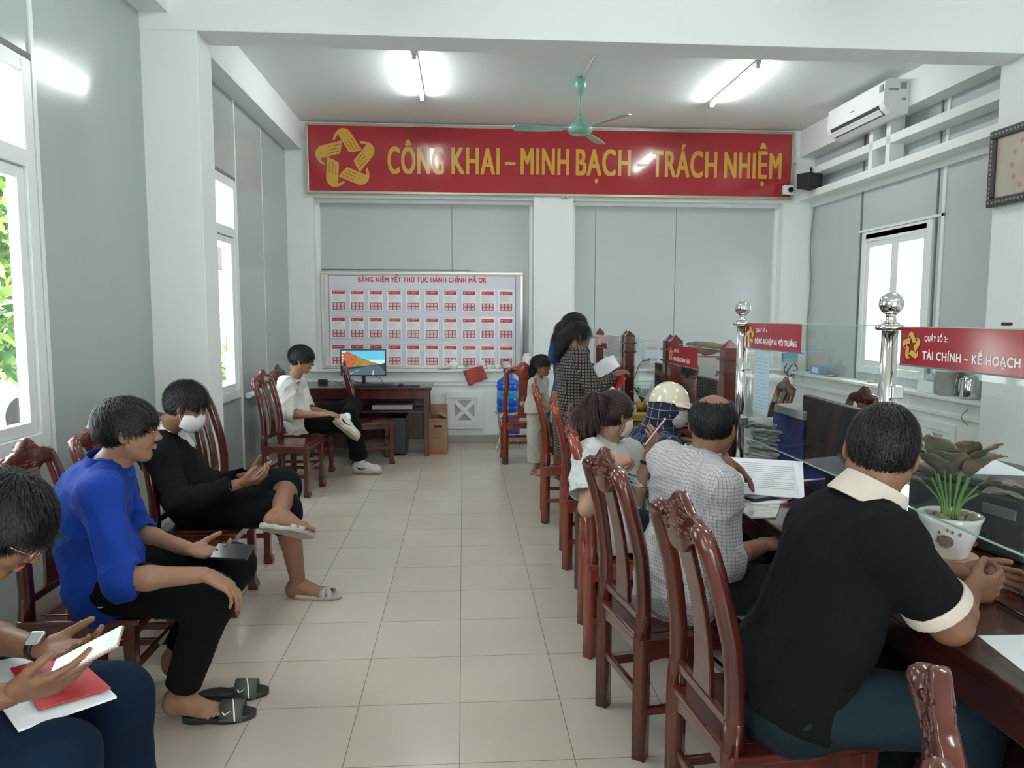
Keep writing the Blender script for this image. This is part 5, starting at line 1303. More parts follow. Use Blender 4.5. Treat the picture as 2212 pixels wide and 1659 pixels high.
# --- person in cream helmet and plaid sun jacket
M_plaid = tint_cloth('navy plaid', (.012, .016, .040), (.42, .44, .50), 20, .05, ((.8, .6, 0), (-.6, .8, .1), (0, -.1, 1)))
J = dict(head=Pp(1448, 880, 4.05), f=(.86, -.50, -.12), u=(.12, 0, 1), neck=Pp(1425, 935, 4.08), chest=Pp(1405, 985, 4.04), mid=Pp(1385, 1035, 4.0), pel=(.87, 3.88, .555),
         sr=Pp(1440, 975, 3.86), sl=Pp(1380, 950, 4.22), er=Pp(1475, 1040, 3.76), wr=(1.33, 3.86, .80), el=(1.10, 4.36, .79), wl=(1.32, 4.2, .80),
         hr=(.89, 3.78, .55), hl=(.89, 3.96, .55), kr=(1.24, 3.76, .53), kl=(1.24, 4.0, .53), ar=(1.22, 3.78, .1), al=(1.22, 4.02, .1), tr=(1.42, 3.78, 0), tl=(1.42, 4.02, 0))
r, T, Rm, fr, lat, sp = make('person in cream helmet, patterned mask and navy plaid hooded jacket at the counter', J, SK1, h=.006, hs=.94, w=.88, arm=.9, leg=.85, lips=False, ears=False,
    top=dict(m=M_plaid, e=.034, sleeve=('long', .95), hem=.18, amp=.016, h=.006, se=.028, seed=51, name='plaid_jacket'), bot=dict(m=M_dj, e=.016, length=.88),
    hands=[(((1.33, 3.86, .80), (.9, .2, .0), (0, .1, -1), 1), dict(curl=.3, s=.9)), (((1.32, 4.2, .80), (.9, -.2, 0), (0, -.1, -1), -1), dict(curl=.3, s=.9))])
def hood(x, y, z):
    k0 = np.sqrt((x/.090)**2+((y+.012)/.106)**2+((z-.018)/.118)**2); d = (k0-1)*.1
    f_ = np.sqrt((x/.064)**2+((z-.005)/.095)**2); return np.maximum(d, -np.maximum(.03-y, (f_-1)*.06))
ax_ = unit(J['head']-J['neck'])
V, Q = sdf_mesh([func(J['head'], .16, hood, Rm, .01), cone(J['neck']-fr*.01, J['head']-Rm[:, 1]*.03-Rm[:, 2]*.05, .115, .088, .05), cone(J['neck']+fr*.04-sp*.03, J['neck']+fr*.03+sp*.03, .09, .08, .05)], .0045)
N = vnormals(V, Q); V = folds(V, N, .012, .8, 7); np_mesh('plaid_hood', V, Q, M_plaid, r)
M_pm = mat('cream mask with grey print', (.66, .64, .56), .8, noise=.6, nscale=40, ncol=(.22, .22, .20)); M_pm = mat('cream mask', (.66, .64, .57), .8, noise=.25, nscale=35)
mask_part(r, J, T, Rm, .98, M_pm)
M_helm = mat('glossy cream shell', (.72, .66, .50), .12, coat=.8)
def helm(x, y, z):
    k0 = np.sqrt((x/.101)**2+((y+.012)/.116)**2+((z-.028)/.118)**2); d = (k0-1)*.12
    d = np.maximum(d, -(z-.030+.16*np.maximum(-y-.02, 0)-.22*np.maximum(y-.06, 0)*0))
    return np.maximum(d, -(k0-.90)*-.12*1.0) if 0 else np.maximum(d, -((k0-.90)*.12)) if 0 else d
def visor(x, y, z):
    zz = z-(.036-.28*np.maximum(y-.10, 0)*.6-1.2*x*x); k0 = np.sqrt((x/.099)**2+((y-.06)/.158)**2)
    return np.maximum(np.maximum((k0-1)*.11, np.abs(zz)-.006), .05-y)
V, Q = sdf_mesh([func(J['head'], .19, helm, Rm, .0), func(J['head'], .22, visor, Rm, .012), ellp(T(0, -.015, .145), (.012, .012, .008), Rm, .004)], .0036); np_mesh('helmet', V, Q, M_helm, r)
b = MB(); b.ell(Vector(T(.093, -.0, .060)), .006, 10, 8); b.build('helmet_rivet', M_steel, r)
finish(r)
# --- woman in patterned dress standing
M_blk2 = tint_cloth('dark brown block print', (.20, .165, .145), (.014, .009, .009), 42, .38)
def stand(head, f, facing, h_, sep=.09, y=0., **kw):
    """standing skeleton from the head centre; h_ = height"""
    k = h_/1.70; hx, hy, hz = head; F_ = unit((facing[0], facing[1], 0)); Lt = np.cross((0, 0, 1), F_); c = V3((hx, hy, 0))-F_*.05*k
    z = lambda v: V3((0, 0, v*k)); J = dict(head=V3(head), f=f, u=(0, 0, 1), neck=c+z(1.40)-F_*.01, chest=c+z(1.24)-F_*.01, mid=c+z(1.08), pel=c+z(.93))
    for q, s in (('l', 1), ('r', -1)):
        J['s'+q] = c+z(1.375)+Lt*.175*s*k; J['h'+q] = c+z(.90)+Lt*.09*s*k; J['k'+q] = c+z(.49)+Lt*sep*s*k+F_*.01; J['a'+q] = c+z(.085)+Lt*sep*s*k; J['t'+q] = J['a'+q]+F_*.2*k; J['t'+q][2] = 0
        J['e'+q] = J['s'+q]+z(-.28)+F_*.0; J['w'+q] = J['e'+q]+z(-.05)+F_*.23*k
    J.update({a: V3(b_) for a, b_ in kw.items()}); return J
J = stand(Pp(1250, 726, 5.9), (.95, .25, -.35), (1, .15, 0), 1.50, er=Pp(1283, 848, 5.66), wr=Pp(1326, 812, 5.82), el=Pp(1290, 840, 6.08), wl=Pp(1318, 800, 6.05))
r, T, Rm, fr, lat, sp = make('person in dark block print long dress standing at the counter with papers', J, SK1, h=.008, hs=.92, w=.95, arm=.95, leg=.85, hh=.004, lips=False,
    top=dict(m=M_blk2, e=.028, sleeve=('long', .92), hem=.05, amp=.010, h=.007, se=.022, seed=61, name='dress_top'),
    hands=[((Pp(1326, 812, 5.82), (.8, .1, .35), (-.2, .3, -.9), 1), dict(curl=.6, s=.92)), ((Pp(1318, 800, 6.05), (.8, -.1, .3), (-.2, -.2, .9), -1), dict(curl=.5, s=.92))])
c_ = J['pel']; V, Q = sdf_mesh([cone(c_+V3((0, 0, .1)), c_+V3((0, 0, -.12)), .165, .185, .05, flat=(fr, .8)), cone(c_+V3((0, 0, -.12)), V3((c_[0], c_[1], .16)), .185, .17, .05, flat=(fr, .85), cap=[((0, 0, .20), (0, 0, -1))])], .008)
V = folds(V, vnormals(V, Q), .02, 1.2, 9, (0, 0, 1)); np_mesh('dress_skirt', V, Q, M_blk2, r)
mask_part(r, J, T, Rm, .92, mat('dark mask', (.25, .12, .10), .8))
tail = [T(0, -.09, .0), T(.0, -.12, -.05), T(.0, -.13, -.14), T(0, -.12, -.24)]
hair(r, J, T, Rm, hair_fn(.92, .016, (.042, .05), (-.0, .0), -.09), extra=[cone(tail[i], tail[i+1], (.05, .05, .04)[i], (.05, .04, .015)[i], .03) for i in range(3)], n=3000, L=.06, grav=.8, h=.005)
finish(r)
# --- woman in navy hooded jacket behind her
J = stand(Pp(1243, 706, 6.28), (.93, .30, -.35), (1, .2, 0), 1.57, er=(1.05, 6.12, 1.02), wr=(1.22, 6.2, 1.10), el=(1.0, 6.5, 1.02), wl=(1.2, 6.42, 1.08))
M_nhood = cloth_mat('navy fleece', (.022, .055, .15), .9)
r, T, Rm, fr, lat, sp = make('person in navy hooded jacket with long dark hair, half hidden behind the block print dress', J, SK1, h=.008, hs=.95, hh=.004,
    top=dict(m=M_nhood, e=.030, sleeve=('long', .92), hem=.14, amp=.010, h=.007, se=.022, seed=71, name='hooded_jacket'), bot=dict(m=M_blk, e=.016, length=.92, h=.008),
    hands=[(((1.22, 6.2, 1.10), (.9, .1, .2), (0, .2, -1), 1), dict(curl=.5, s=.92)), (((1.2, 6.42, 1.08), (.9, -.1, .2), (0, -.2, -1), -1), dict(curl=.5, s=.92))])
V, Q = sdf_mesh([cone(J['neck']-fr*.09+sp*.0, J['neck']-fr*.12-sp*.10, .085, .07, .05), cone(J['neck']-fr*.03, J['neck']+fr*.03, .085, .08, .05)], .006); np_mesh('hood', folds(V, vnormals(V, Q), .01, 1, 3), Q, M_nhood, r)
tail = [T(0, -.08, .02), T(.0, -.11, -.06), T(.0, -.125, -.15), T(0, -.12, -.20)]
hair(r, J, T, Rm, hair_fn(.95, .014, (.048, .048), (-.0, .0), -.09), extra=[cone(tail[i], tail[i+1], (.055, .06, .05)[i], (.06, .05, .03)[i], .03) for i in range(3)], n=3000, L=.06, grav=.8, h=.005)
finish(r)
# --- little girl
J = stand(Pp(1171, 790, 7.0), (.80, -.60, -.08), (.85, -.5, 0), 1.17, er=Pp(1178, 873, 6.88), wr=Pp(1194, 884, 6.82))
for k_, dz in (('neck', .035), ('chest', .035), ('sl', .05), ('sr', .05), ('el', .03), ('er', .0)): J[k_] = V3(J[k_])-V3((0, 0, dz))
M_lin = cloth_mat('pale beige linen', (.50, .46, .40), .85)
r, T, Rm, fr, lat, sp = make('little child with long dark hair in pale beige pleated outfit standing by the chairs', J, SK1, h=.006, hs=.86, w=.66, arm=.62, leg=.62, neckr=.036, hh=.0034,
    top=dict(m=M_lin, e=.014, sleeve=('short', .55), hem=.03, amp=.010, h=.005, se=.010, asc=.62, seed=81, name='blouse'),
    hands=[((J['wr'], (.8, -.1, -.3), (0, .3, -1), 1), dict(curl=.5, s=.65)), ((J['wl'], (.8, 0, -.3), (0, -.3, -1), -1), dict(curl=.5, s=.65))])
P_ = [cone(J['pel']+V3((0, 0, .05)), J['pel']-V3((0, 0, .05)), .105, .12, .04, flat=(fr, .85))]
for q in 'lr': P_.append(cone(J['h'+q], V3((J['a'+q][0], J['a'+q][1], .10)), .085, .088, .03, cap=[((0, 0, .13), (0, 0, -1))]))
V, Q = sdf_mesh(P_, .005); np_mesh('wide_trousers', folds(V, vnormals(V, Q), .018, .6, 4, (0, 0, 1)), Q, M_lin, r)
tail = [T(-.0, -.08, .03), T(0, -.10, -.06), T(0, -.105, -.16), T(0, -.10, -.26)]
hair(r, J, T, Rm, hair_fn(.86, .012, (.046, .040), (-.01, .02), -.09), extra=[cone(tail[i], tail[i+1], (.05, .045, .035)[i], (.045, .035, .012)[i], .03) for i in range(3)], n=3500, L=.05, grav=.8, h=.0045, fwd=J['f'], fw=.25)
finish(r)
for q, lb in (('l', 'tiny pink slipper on the far foot of the little child'), ('r', 'tiny pink slipper on the near foot of the little child')):
    a = J['a'+q]; d = unit((J['t'+q]-a)*V3((1, 1, 0))); slide((a[0]+d[0]*.03, a[1]+d[1]*.03, .001), d, (0, 0, 1), mat('dusty pink foam', (.50, .22, .22), .6), mat('dusty pink foam'), lb, L_=.18)
# --- seated person in cream shirt, mostly hidden
J = dict(head=(1.16, 7.30, 1.12), f=(.9, -.3, -.4), u=(.2, 0, 1), neck=(1.12, 7.36, 1.0), chest=(1.10, 7.44, .86), mid=(1.10, 7.50, .72), pel=(1.12, 7.58, .56),
         sr=(1.0, 7.26, .94), sl=(1.24, 7.42, .94), er=(1.0, 7.20, .70), wr=(1.16, 7.2, .66), el=(1.34, 7.44, .70), wl=(1.3, 7.25, .68), hr=(1.06, 7.54, .55), hl=(1.2, 7.58, .55),
         kr=(1.10, 7.14, .54), kl=(1.30, 7.2, .54), ar=(1.10, 7.1, .1), al=(1.3, 7.16, .1), tr=(1.12, 6.92, 0), tl=(1.34, 6.96, 0))
J = {k_: (V3(v)+V3((.08, .42, 0)) if k_ not in 'fu' else v) for k_, v in J.items()}
r, T, Rm, fr, lat, sp = make('seated person in cream shirt and black trousers, mostly hidden behind the standing people', J, SK1, h=.009, hh=.005, w=.9, leg=.85,
    top=dict(m=cloth_mat('cream shirt cotton', (.62, .58, .50), .85), e=.03, sleeve=('long', .9), hem=.1, amp=.014, h=.008, se=.025, seed=91), bot=dict(m=M_blk, e=.016, length=.9, h=.009),
    hands=[((J['wr'], (.3, -.8, -.2), (0, -.2, -1), 1), dict(curl=.5)), ((J['wl'], (-.3, -.8, -.2), (0, -.2, -1), -1), dict(curl=.5))])
hair(r, J, T, Rm, hair_fn(1, .012, (.050, .04), (-.004, .004), -.055), n=1500, L=.035, h=.006)
finish(r)
# --- clerk behind the glass
J = dict(head=Pp(1480, 812, 5.35), f=(-.80, -.50, -.30), u=(-.1, 0, 1), neck=Pp(1496, 838, 5.40), chest=Pp(1508, 868, 5.42), mid=Pp(1510, 900, 5.42), pel=(1.86, 5.44, .56),
         sr=(1.66, 5.62, .93), sl=(1.78, 5.24, .94), er=(1.60, 5.68, .70), wr=(1.45, 5.50, .80), el=(1.62, 5.10, .78), wl=(1.52, 5.2, .80), hr=(1.82, 5.52, .55), hl=(1.82, 5.34, .55),
         kr=(1.50, 5.50, .54), kl=(1.50, 5.30, .54), ar=(1.6, 5.5, .1), al=(1.6, 5.3, .1), tr=(1.4, 5.5, 0), tl=(1.4, 5.3, 0))
for k_ in ('er', 'wr', 'el', 'wl', 'kr', 'kl'): J[k_] = V3(J[k_])+V3((.10, 0, .02))
r, T, Rm, fr, lat, sp = make('clerk in pink and white checked shirt sitting behind the glass and tilted monitor', J, SK2, h=.008, hh=.004, w=.95,
    top=dict(m=tint_cloth('pink check', (.66, .50, .50), (.50, .10, .12), 60, .4), e=.025, sleeve=('long', .2), hem=.1, amp=.012, h=.007, se=.022, seed=95), bot=dict(m=M_blk, e=.014, length=.9, h=.009),
    hands=[((J['wr'], (-.8, -.4, 0), (0, 0, -1), 1), dict(curl=.4)), ((J['wl'], (-.8, .3, 0), (0, 0, -1), -1), dict(curl=.4))])
collar(r, J, MATS['pink check'], fr, sp)
hair(r, J, T, Rm, hair_fn(1, .011, (.050, .044), (-.004, .012), -.055), n=2000, L=.03, h=.005)
finish(r)
# ------------------------------------------------------------------ computer desk at the back
dk = empty('computer_desk', (-1.02, 8.22, 0), 0, 'dark red wooden computer desk against the back wall under the notice board', 'desk')
b = MB(); b.box(-.70, .68, -.30, .30, .735, .765, .006); b.build('top', M_wooddk, dk)
b = MB(); b.box(-.66, .64, -.275, -.25, .64, .735, .003); b.build('front_rail', M_wood, dk)
for x in (-.66, .59):
    for y in (-.26, .21): b = MB(); b.box(x, x+.055, y, y+.055, 0, .735, .004); b.build('leg', M_wood, dk)
b = MB(); b.box(-.60, -.20, -.26, .25, .10, .64, .004); cab = b.build('drawer_unit', M_wooddk, dk)
for k in range(3): b = MB(); b.box(-.58, -.22, -.272, -.262, .12+k*.17, .27+k*.17, .004); d_ = b.build('drawer', M_wooddk, cab)
b = MB(); b.box(-.19, .59, -.24, .10, .48, .50, .003); b.build('keyboard_shelf', M_wood, dk)
b = MB(); b.box(-.19, .59, .18, .2, .12, .70); b.build('back_panel', M_wooddk, dk)
mo = empty('desktop_monitor', (0, 0, 0), 0, 'desktop monitor showing autumn trees and a road on the computer desk', 'monitor')
A, B_ = px(735, 756, 8.30), px(834, 812, 8.30); mo.location = ((A.x+B_.x)/2, 8.30, .765); W_ = B_.x-A.x; H0 = B_.z-.765; H1 = A.z-.765
b = MB(); b.box(-W_/2, W_/2, 0, .03, H0-.0, H1+.005, .004); b.build('casing', M_black, mo)
b = MB(); b.box(-.02, .02, .01, .035, .012, H0+.05, .003); b.build('neck', M_black, mo); b = MB(); b.lathe([(.13, 0), (.13, .006), (.05, .014)], 28, sy=.75); b.build('base', M_black, mo)
def picture(parent, w_, z0, z1):
    """wallpaper picture on the screen: sky, autumn hill, road - drawn as flat coloured cells"""
    def em(n, c, c2=None, sc=30): 
        m = mat(n, c, .3, noise=.5 if c2 else 0, nscale=sc, ncol=c2); p = m.node_tree.nodes['Principled BSDF']; p.inputs['Emission Color'].default_value = (*c, 1); p.inputs['Emission Strength'].default_value = .28; return m
    ms = [em('screen sky', (.10, .42, .58)), em('screen pale sky', (.45, .62, .66)), em('screen red trees', (.42, .11, .04), (.20, .06, .03)), em('screen ochre trees', (.30, .20, .05), (.10, .09, .03)), em('screen dark verge', (.03, .04, .03)), em('screen road', (.07, .11, .15)), em('screen road line', (.5, .5, .5)), em('screen icon', (.6, .62, .65))]
    b = MB(); F = lambda u, v: (-w_/2+u*w_, z0+v*(z1-z0))
    def poly(i, pts, d): b.mi = i; b.prism([F(*p) for p in pts], -.0012-d, -.0004)
    poly(0, [(0, 0), (1, 0), (1, 1), (0, 1)], 0); poly(1, [(.5, .3), (1, .3), (1, .62), (.62, .62)], .0002)
    poly(3, [(.2, .25), (.2, .82), (.32, .80), (.45, .70), (.6, .60), (.72, .52), (.85, .46), (.9, .42), (.9, .25)], .0004)
    poly(2, [(0, .2), (0, .95), (.08, .93), (.18, .95), (.25, .86), (.33, .80), (.36, .6), (.30, .45), (.22, .25)], .0006)
    poly(4, [(0, 0), (0, .30), (.45, .36), (.90, .44), (1, .5), (1, 0)], .0008); poly(5, [(0, 0), (.0, .14), (.55, .34), (.84, .40), (.93, .28), (1, .12), (1, 0)], .0010)
    poly(6, [(.10, .0), (.42, .22), (.44, .22), (.14, .0)], .0012); poly(6, [(.70, .0), (.72, .2), (.735, .2), (.735, 0)], .0012)
    for i in range(6): poly(7, [(.02, .90-i*.13), (.045, .90-i*.13), (.045, .97-i*.13), (.02, .97-i*.13)], .0012)
    poly(7, [(.065, .9), (.09, .9), (.09, .97), (.065, .97)], .0012)
    return b.build('screen_picture', ms, parent)
picture(mo, W_-.02, H0+.012, H1-.006)
b = MB(); b.box(-.22, .22, -.07, .07, 0, .02, .004); b.mi = 1
for i in range(15):
    for j in range(5): b.box(-.21+i*.028, -.188+i*.028, -.055+j*.023, -.037+j*.023, .02, .024)
o = b.build('keyboard', [M_black, mat('key grey', (.03, .03, .035), .5)]); o.location = (-1.0, 8.06, .766); tag(o, 'black keyboard lying in front of the desktop monitor', 'keyboard')
o = MB().ell((0, 0, .012), (.03, .05, .016)).build('computer_mouse', M_black); o.location = (-.68, 8.06, .766); tag(o, 'black computer mouse on the pad at the right of the keyboard', 'mouse')
o = MB().box(-.16, .16, -.09, .09, 0, .003).build('mouse_pad', M_blackm); o.location = (-.64, 8.06, .7651); tag(o, 'black mouse pad on the right side of the computer desk', 'mouse pad')
o.location.z = .7651; bpy.data.objects['computer_mouse'].location.z = .770
b = MB(); b.box(-.05, .05, -.03, .03, 0, .045, .004); b.build('power_adapter', M_black).location = (-1.60, 8.46, .766); tag(bpy.data.objects['power_adapter'], 'black power adapter at the left end of the computer desk', 'power adapter')
o = MB().tube(curve_pts([(-1.57, 8.44, .775), (-1.48, 8.38, .80), (-1.4, 8.44, .775), (-1.3, 8.40, .83), (-1.22, 8.44, .78), (-1.14, 8.36, .775)]), .004, 6).build('power_cable', M_black); tag(o, 'loose black cable on the computer desk left of the monitor', 'cable')
o = MB().tube(curve_pts([(-1.0, 8.35, .86), (-.93, 8.36, .82), (-.9, 8.34, .77), (-.78, 8.26, .772)]), .003, 6).build('monitor_cable', M_black); tag(o, 'thin black cable hanging from the back of the desktop monitor', 'cable')
pc = empty('desktop_computer', (-.72, 8.20, 0), 0, 'black computer tower on the floor under the desk', 'computer')
b = MB(); b.box(-.09, .09, -.18, .2, .02, .42, .004); b.build('casing', M_black, pc); b = MB(); b.box(-.08, .08, -.185, -.18, .05, .40, .002); b.build('front_panel', mat('tower front', (.03, .03, .032), .3), pc)
pr = empty('white_device', (-.78, 8.12, .505), 0, 'pale flat device on the shelf under the computer desk', 'device')
b = MB(); b.box(-.22, .22, -.06, .15, 0, .05, .006); b.build('housing', mat('pale plastic', (.45, .45, .43), .5), pr)
# cardboard box with open flaps
cb = empty('cardboard_box', (-.28, 8.26, 0), 0, 'open brown cardboard box standing beside the computer desk', 'box')
M_card = mat('cardboard', (.34, .21, .12), .85, noise=.15, nscale=15); M_cprint = mat('cardboard print', (.20, .10, .05), .8); M_cred = mat('red cardboard print', (.45, .10, .05), .8)
b = MB(); b.box(-.10, .10, -.17, -.165, 0, .40); b.box(-.10, .10, .165, .17, 0, .40); b.box(-.10, -.095, -.165, .165, 0, .40); b.box(.095, .10, -.165, .165, 0, .40); b.box(-.1, .1, -.165, .165, .0, .006); b.build('carton', M_card, cb)
b = MB(); b.quad((-.1, .17, .40), (.1, .17, .40), (.1, .20, .52), (-.1, .20, .52)); f_ = b.build('flap', M_card, cb); f_.modifiers.new('s', 'SOLIDIFY').thickness = .005
b = MB(); b.quad((.1, -.165, .40), (.1, .165, .40), (.0, .165, .445), (.0, -.165, .455)); f_ = b.build('flap', M_card, cb); f_.modifiers.new('s', 'SOLIDIFY').thickness = .005
b = MB(); b.quad((-.1, -.165, .40), (-.1, .165, .40), (-.13, .165, .50), (-.13, -.165, .50)); f_ = b.build('flap', M_card, cb); f_.modifiers.new('s', 'SOLIDIFY').thickness = .005
b = MB(); b.box(-.045, .045, -.1715, -.1705, .30, .325, .0); b.mi = 1
for i, (a, c) in enumerate(((.27, .02), (.245, .07), (.22, .05), (.19, .06), (.12, .075), (.10, .07), (.08, .075))): b.box(-.075, -.075+c*1.7, -.1712, -.1702, a, a+.004)
b.mi = 2; b.box(-.07, .05, -.1712, -.1702, .365, .382); b.box(-.08, .08, -.1712, -.1702, .005, .03); b.build('printing', [mat('hand hole', (.05, .03, .02), .9), M_cprint, M_cred], cb)
# water bottle on a wire stand
ws = empty('wire_stand', (.52, 8.42, 0), 0, 'thin chrome wire stand holding the blue water bottle', 'stand')
b = MB(); b.tube([(.16*math.cos(a), .16*math.sin(a), .42) for a in [k*PI/12 for k in range(24)]], .007, 8, closed=True); b.tube([(-.15, 0, .42), (.15, 0, .42)], .006); b.tube([(0, -.15, .42), (0, .15, .42)], .006); b.build('top_ring', M_steel, ws)
for k in range(4):
    a = PI/4+k*PI/2; b = MB(); b.tube(curve_pts([(.16*math.cos(a), .16*math.sin(a), .42), (.15*math.cos(a), .15*math.sin(a), .3), (.13*math.cos(a), .13*math.sin(a), .16), (.20*math.cos(a), .20*math.sin(a), .012)]), .007, 8); b.build('leg', M_steel, ws)
b = MB(); b.tube([(.128*math.cos(a), .128*math.sin(a), .17) for a in [k*PI/12 for k in range(24)]], .005, 6, closed=True); b.build('lower_ring', M_steel, ws)
wbt = empty('water_bottle', (.52, 8.42, .427), 0, 'large blue water bottle behind the orange red chair', 'water bottle')
prof = [(.10, 0), (.128, .008), (.134, .03), (.134, .07), (.127, .08), (.134, .09), (.134, .155), (.128, .165), (.128, .26), (.134, .27), (.134, .31), (.127, .32), (.132, .335), (.122, .365), (.075, .40), (.055, .42), (.050, .43), (.050, .465), (.055, .47), (.055, .495)]
b = MB(); b.lathe(prof, 40); b.build('bottle', mat('blue polycarbonate', (.010, .11, .55), .12, spec=.6, coat=.4), wbt)
b = MB(); b.lathe([(.1285, .167), (.1295, .17), (.1295, .255), (.1285, .258)], 40); b.build('label_band', mat('pale blue label', (.06, .35, .68), .4), wbt)
text_mesh('label_lettering', 'Bươn', .13, .03, mat('navy lettering', (.01, .02, .12), .5), wbt, Matrix.Translation((-.085, -.1315, .205)) @ Matrix.Rotation(PI/2, 4, 'X'), .002, .03)
b = MB(); b.lathe([(.056, .47), (.058, .475), (.058, .505), (.05, .51)], 28); b.build('cap', mat('deep blue cap', (.01, .04, .35), .3), wbt)
o = MB().box(-.10, .10, -.08, .08, 0, .10, .01).build('blue_basin', mat('violet blue plastic', (.06, .08, .30), .4)); o.location = (.55, 8.40, .18); tag(o, 'small violet blue container under the water bottle', 'container')
# ledge items by the notice board: tea set
LZ = .9005; LY = YB+.02
def at_ledge(x): return px(x, 800, LY).x
tp = empty('teapot', (at_ledge(980), LY, LZ), 0, 'white porcelain teapot on the ledge below the notice board', 'teapot')
b = MB(); b.lathe([(.03, 0), (.05, .01), (.066, .04), (.062, .07), (.04, .09), (.03, .093)], 28); b.build('pot', M_porc, tp)
b = MB(); b.lathe([(.033, .092), (.028, .102), (.012, .108), (.008, .112), (.012, .120), (.008, .128), (.002, .13)], 20); b.build('lid', M_porc, tp)
b = MB(); b.tube(curve_pts([(-.055, 0, .035), (-.085, 0, .06), (-.098, 0, .092)], 5), [.014]*3+[.011]*3+[.008]*5, 10); b.build('spout', M_porc, tp)
b = MB(); b.tube(curve_pts([(.055, 0, .075), (.088, 0, .082), (.092, 0, .05), (.062, 0, .030)], 6), .006, 8); b.build('handle', M_porc, tp)
o = MB().lathe([(.035, 0), (.06, .006), (.078, .013), (.074, .013), (.03, .006)], 28).build('saucer', M_porc); o.location = (at_ledge(957), LY-.01, LZ); tag(o, 'white saucer left of the teapot on the back ledge', 'saucer')
def cup(name, x, s, lb, cat, lid=False, dy=0):
    e = empty(name, (at_ledge(x), LY+dy, LZ), 0, lb, cat)
    b = MB(); b.lathe([(.018*s, 0), (.022*s, .006*s), (.036*s, .045*s), (.038*s, .06*s), (.034*s, .06*s), (.02*s, .01*s)], 24); b.build('bowl', M_porc, e)
    b = MB(); b.tube(curve_pts([(.034*s, 0, .05*s), (.052*s, 0, .045*s), (.048*s, 0, .022*s), (.028*s, 0, .018*s)], 5), .004*s, 6); b.build('handle', M_porc, e)
    if lid: b = MB(); b.lathe([(.038*s, .06*s), (.03*s, .074*s), (.008*s, .08*s), (.008*s, .09*s), (.002, .092*s)], 20); b.build('lid', M_porc, e)
cup('tea_cup', 1041, 1.2, 'white lidded tea cup right of the red cloth on the back ledge', 'cup', True); cup('tea_cup', 1057, .8, 'small white tea cup second from the left on the back ledge', 'cup'); cup('tea_cup', 1074, .9, 'white tea cup with handle left of the red capped jar on the back ledge', 'cup'); cup('tea_cup', 1098, .8, 'white tea cup below the red capped jar, rightmost on the back ledge', 'cup', dy=-.035)
gj = empty('glass_cup', (at_ledge(1008), LY, LZ), 0, 'small clear glass cups stacked beside the teapot', 'glass'); b = MB(); b.lathe([(.022, 0), (.03, .05), (.028, .05), (.02, .004)], 18); b.build('cup', M_glass, gj); b = MB(); b.lathe([(.022, .03), (.031, .085), (.029, .085), (.02, .034)], 18); b.build('second_cup', M_glass, gj)
jr = empty('lidded_jar', (at_ledge(1093), LY+.03, LZ), 0, 'clear jar with red cap on the back ledge behind the chair', 'jar'); b = MB(); b.lathe([(.035, 0), (.04, .01), (.04, .085), (.03, .095)], 22); b.build('jar', mat('pale jar', (.55, .53, .52), .15), jr); b = MB(); b.lathe([(.036, .094), (.036, .12), (.03, .124)], 22); b.build('cap', M_red, jr)
def cloth():
    b = MB(); n, m_ = 16, 14; V = []; rg = random.Random(2)
    for i in range(n+1):
        row = []
        for j in range(m_+1):
            u, v = i/n, j/m_; x = -.12+.24*u+.03*v; d = v*.22
            if d < .06: y = -.0-d; z = .012
            else: y = -.062-.012*math.sin(u*9); z = .012-(d-.06)-.05*(1-u)*(v > .3)*(v-.3)
            z += .006*math.sin(u*14+v*9)*(.3+v); y += .008*math.sin(u*17+v*5)
            row.append(b.bm.verts.new((x, y, z)))
        V.append(row)
    for i in range(n):
        for j in range(m_): b.bm.faces.new((V[i][j], V[i+1][j], V[i+1][j+1], V[i][j+1])).smooth = True
    return b
def ckmat(): return tint_cloth('red checked towel', (.55, .13, .11), (.30, .04, .04), 55, .4, ((1, 0, 1), (-1, 0, 1), (0, 1, 0)))
o = cloth().build('tea_towel', ckmat()); o.location = (at_ledge(1020), YB-.0, LZ+.002); o.rotation_euler = (0, R(-14), 0); o.modifiers.new('s', 'SOLIDIFY').thickness = .005; tag(o, 'crumpled red checked cloth hanging over the back ledge', 'cloth')
kt = empty('electric_kettle', (px(1140, 790, YB+.05).x, YB+.05, LZ), 0, 'white plastic jug at the right end of the back ledge by the column', 'jug')
b = MB(); b.lathe([(.07, 0), (.08, .01), (.075, .08), (.06, .15), (.055, .17)], 28); b.build('body', M_white, kt); b = MB(); b.tube(curve_pts([(.055, 0, .15), (.10, 0, .14), (.10, 0, .06), (.072, 0, .03)], 6), .010, 8); b.build('handle', M_white, kt); b = MB(); b.lathe([(.056, .17), (.04, .185), (.01, .19)], 24); b.build('lid', M_white, kt)
# black handbag hanging beside the edge-on chair
hb = empty('handbag', (1.05, 5.92, .46), 0, 'black shoulder bag at the hip of the woman in block print dress', 'bag')
hb.location = (.98, 6.55, .62)
b = MB(); b.box(-.10, .10, -.16, .16, 0, .30, .03); b.build('bag_body', mat('black leather', (.015, .014, .014), .4, bump=.2, bscale=80), hb)
b = MB(); b.tube(curve_pts([(0, -.13, .28), (0, -.09, .50), (0, .09, .50), (0, .13, .28)]), .010, 8); b.build('strap', M_black, hb)
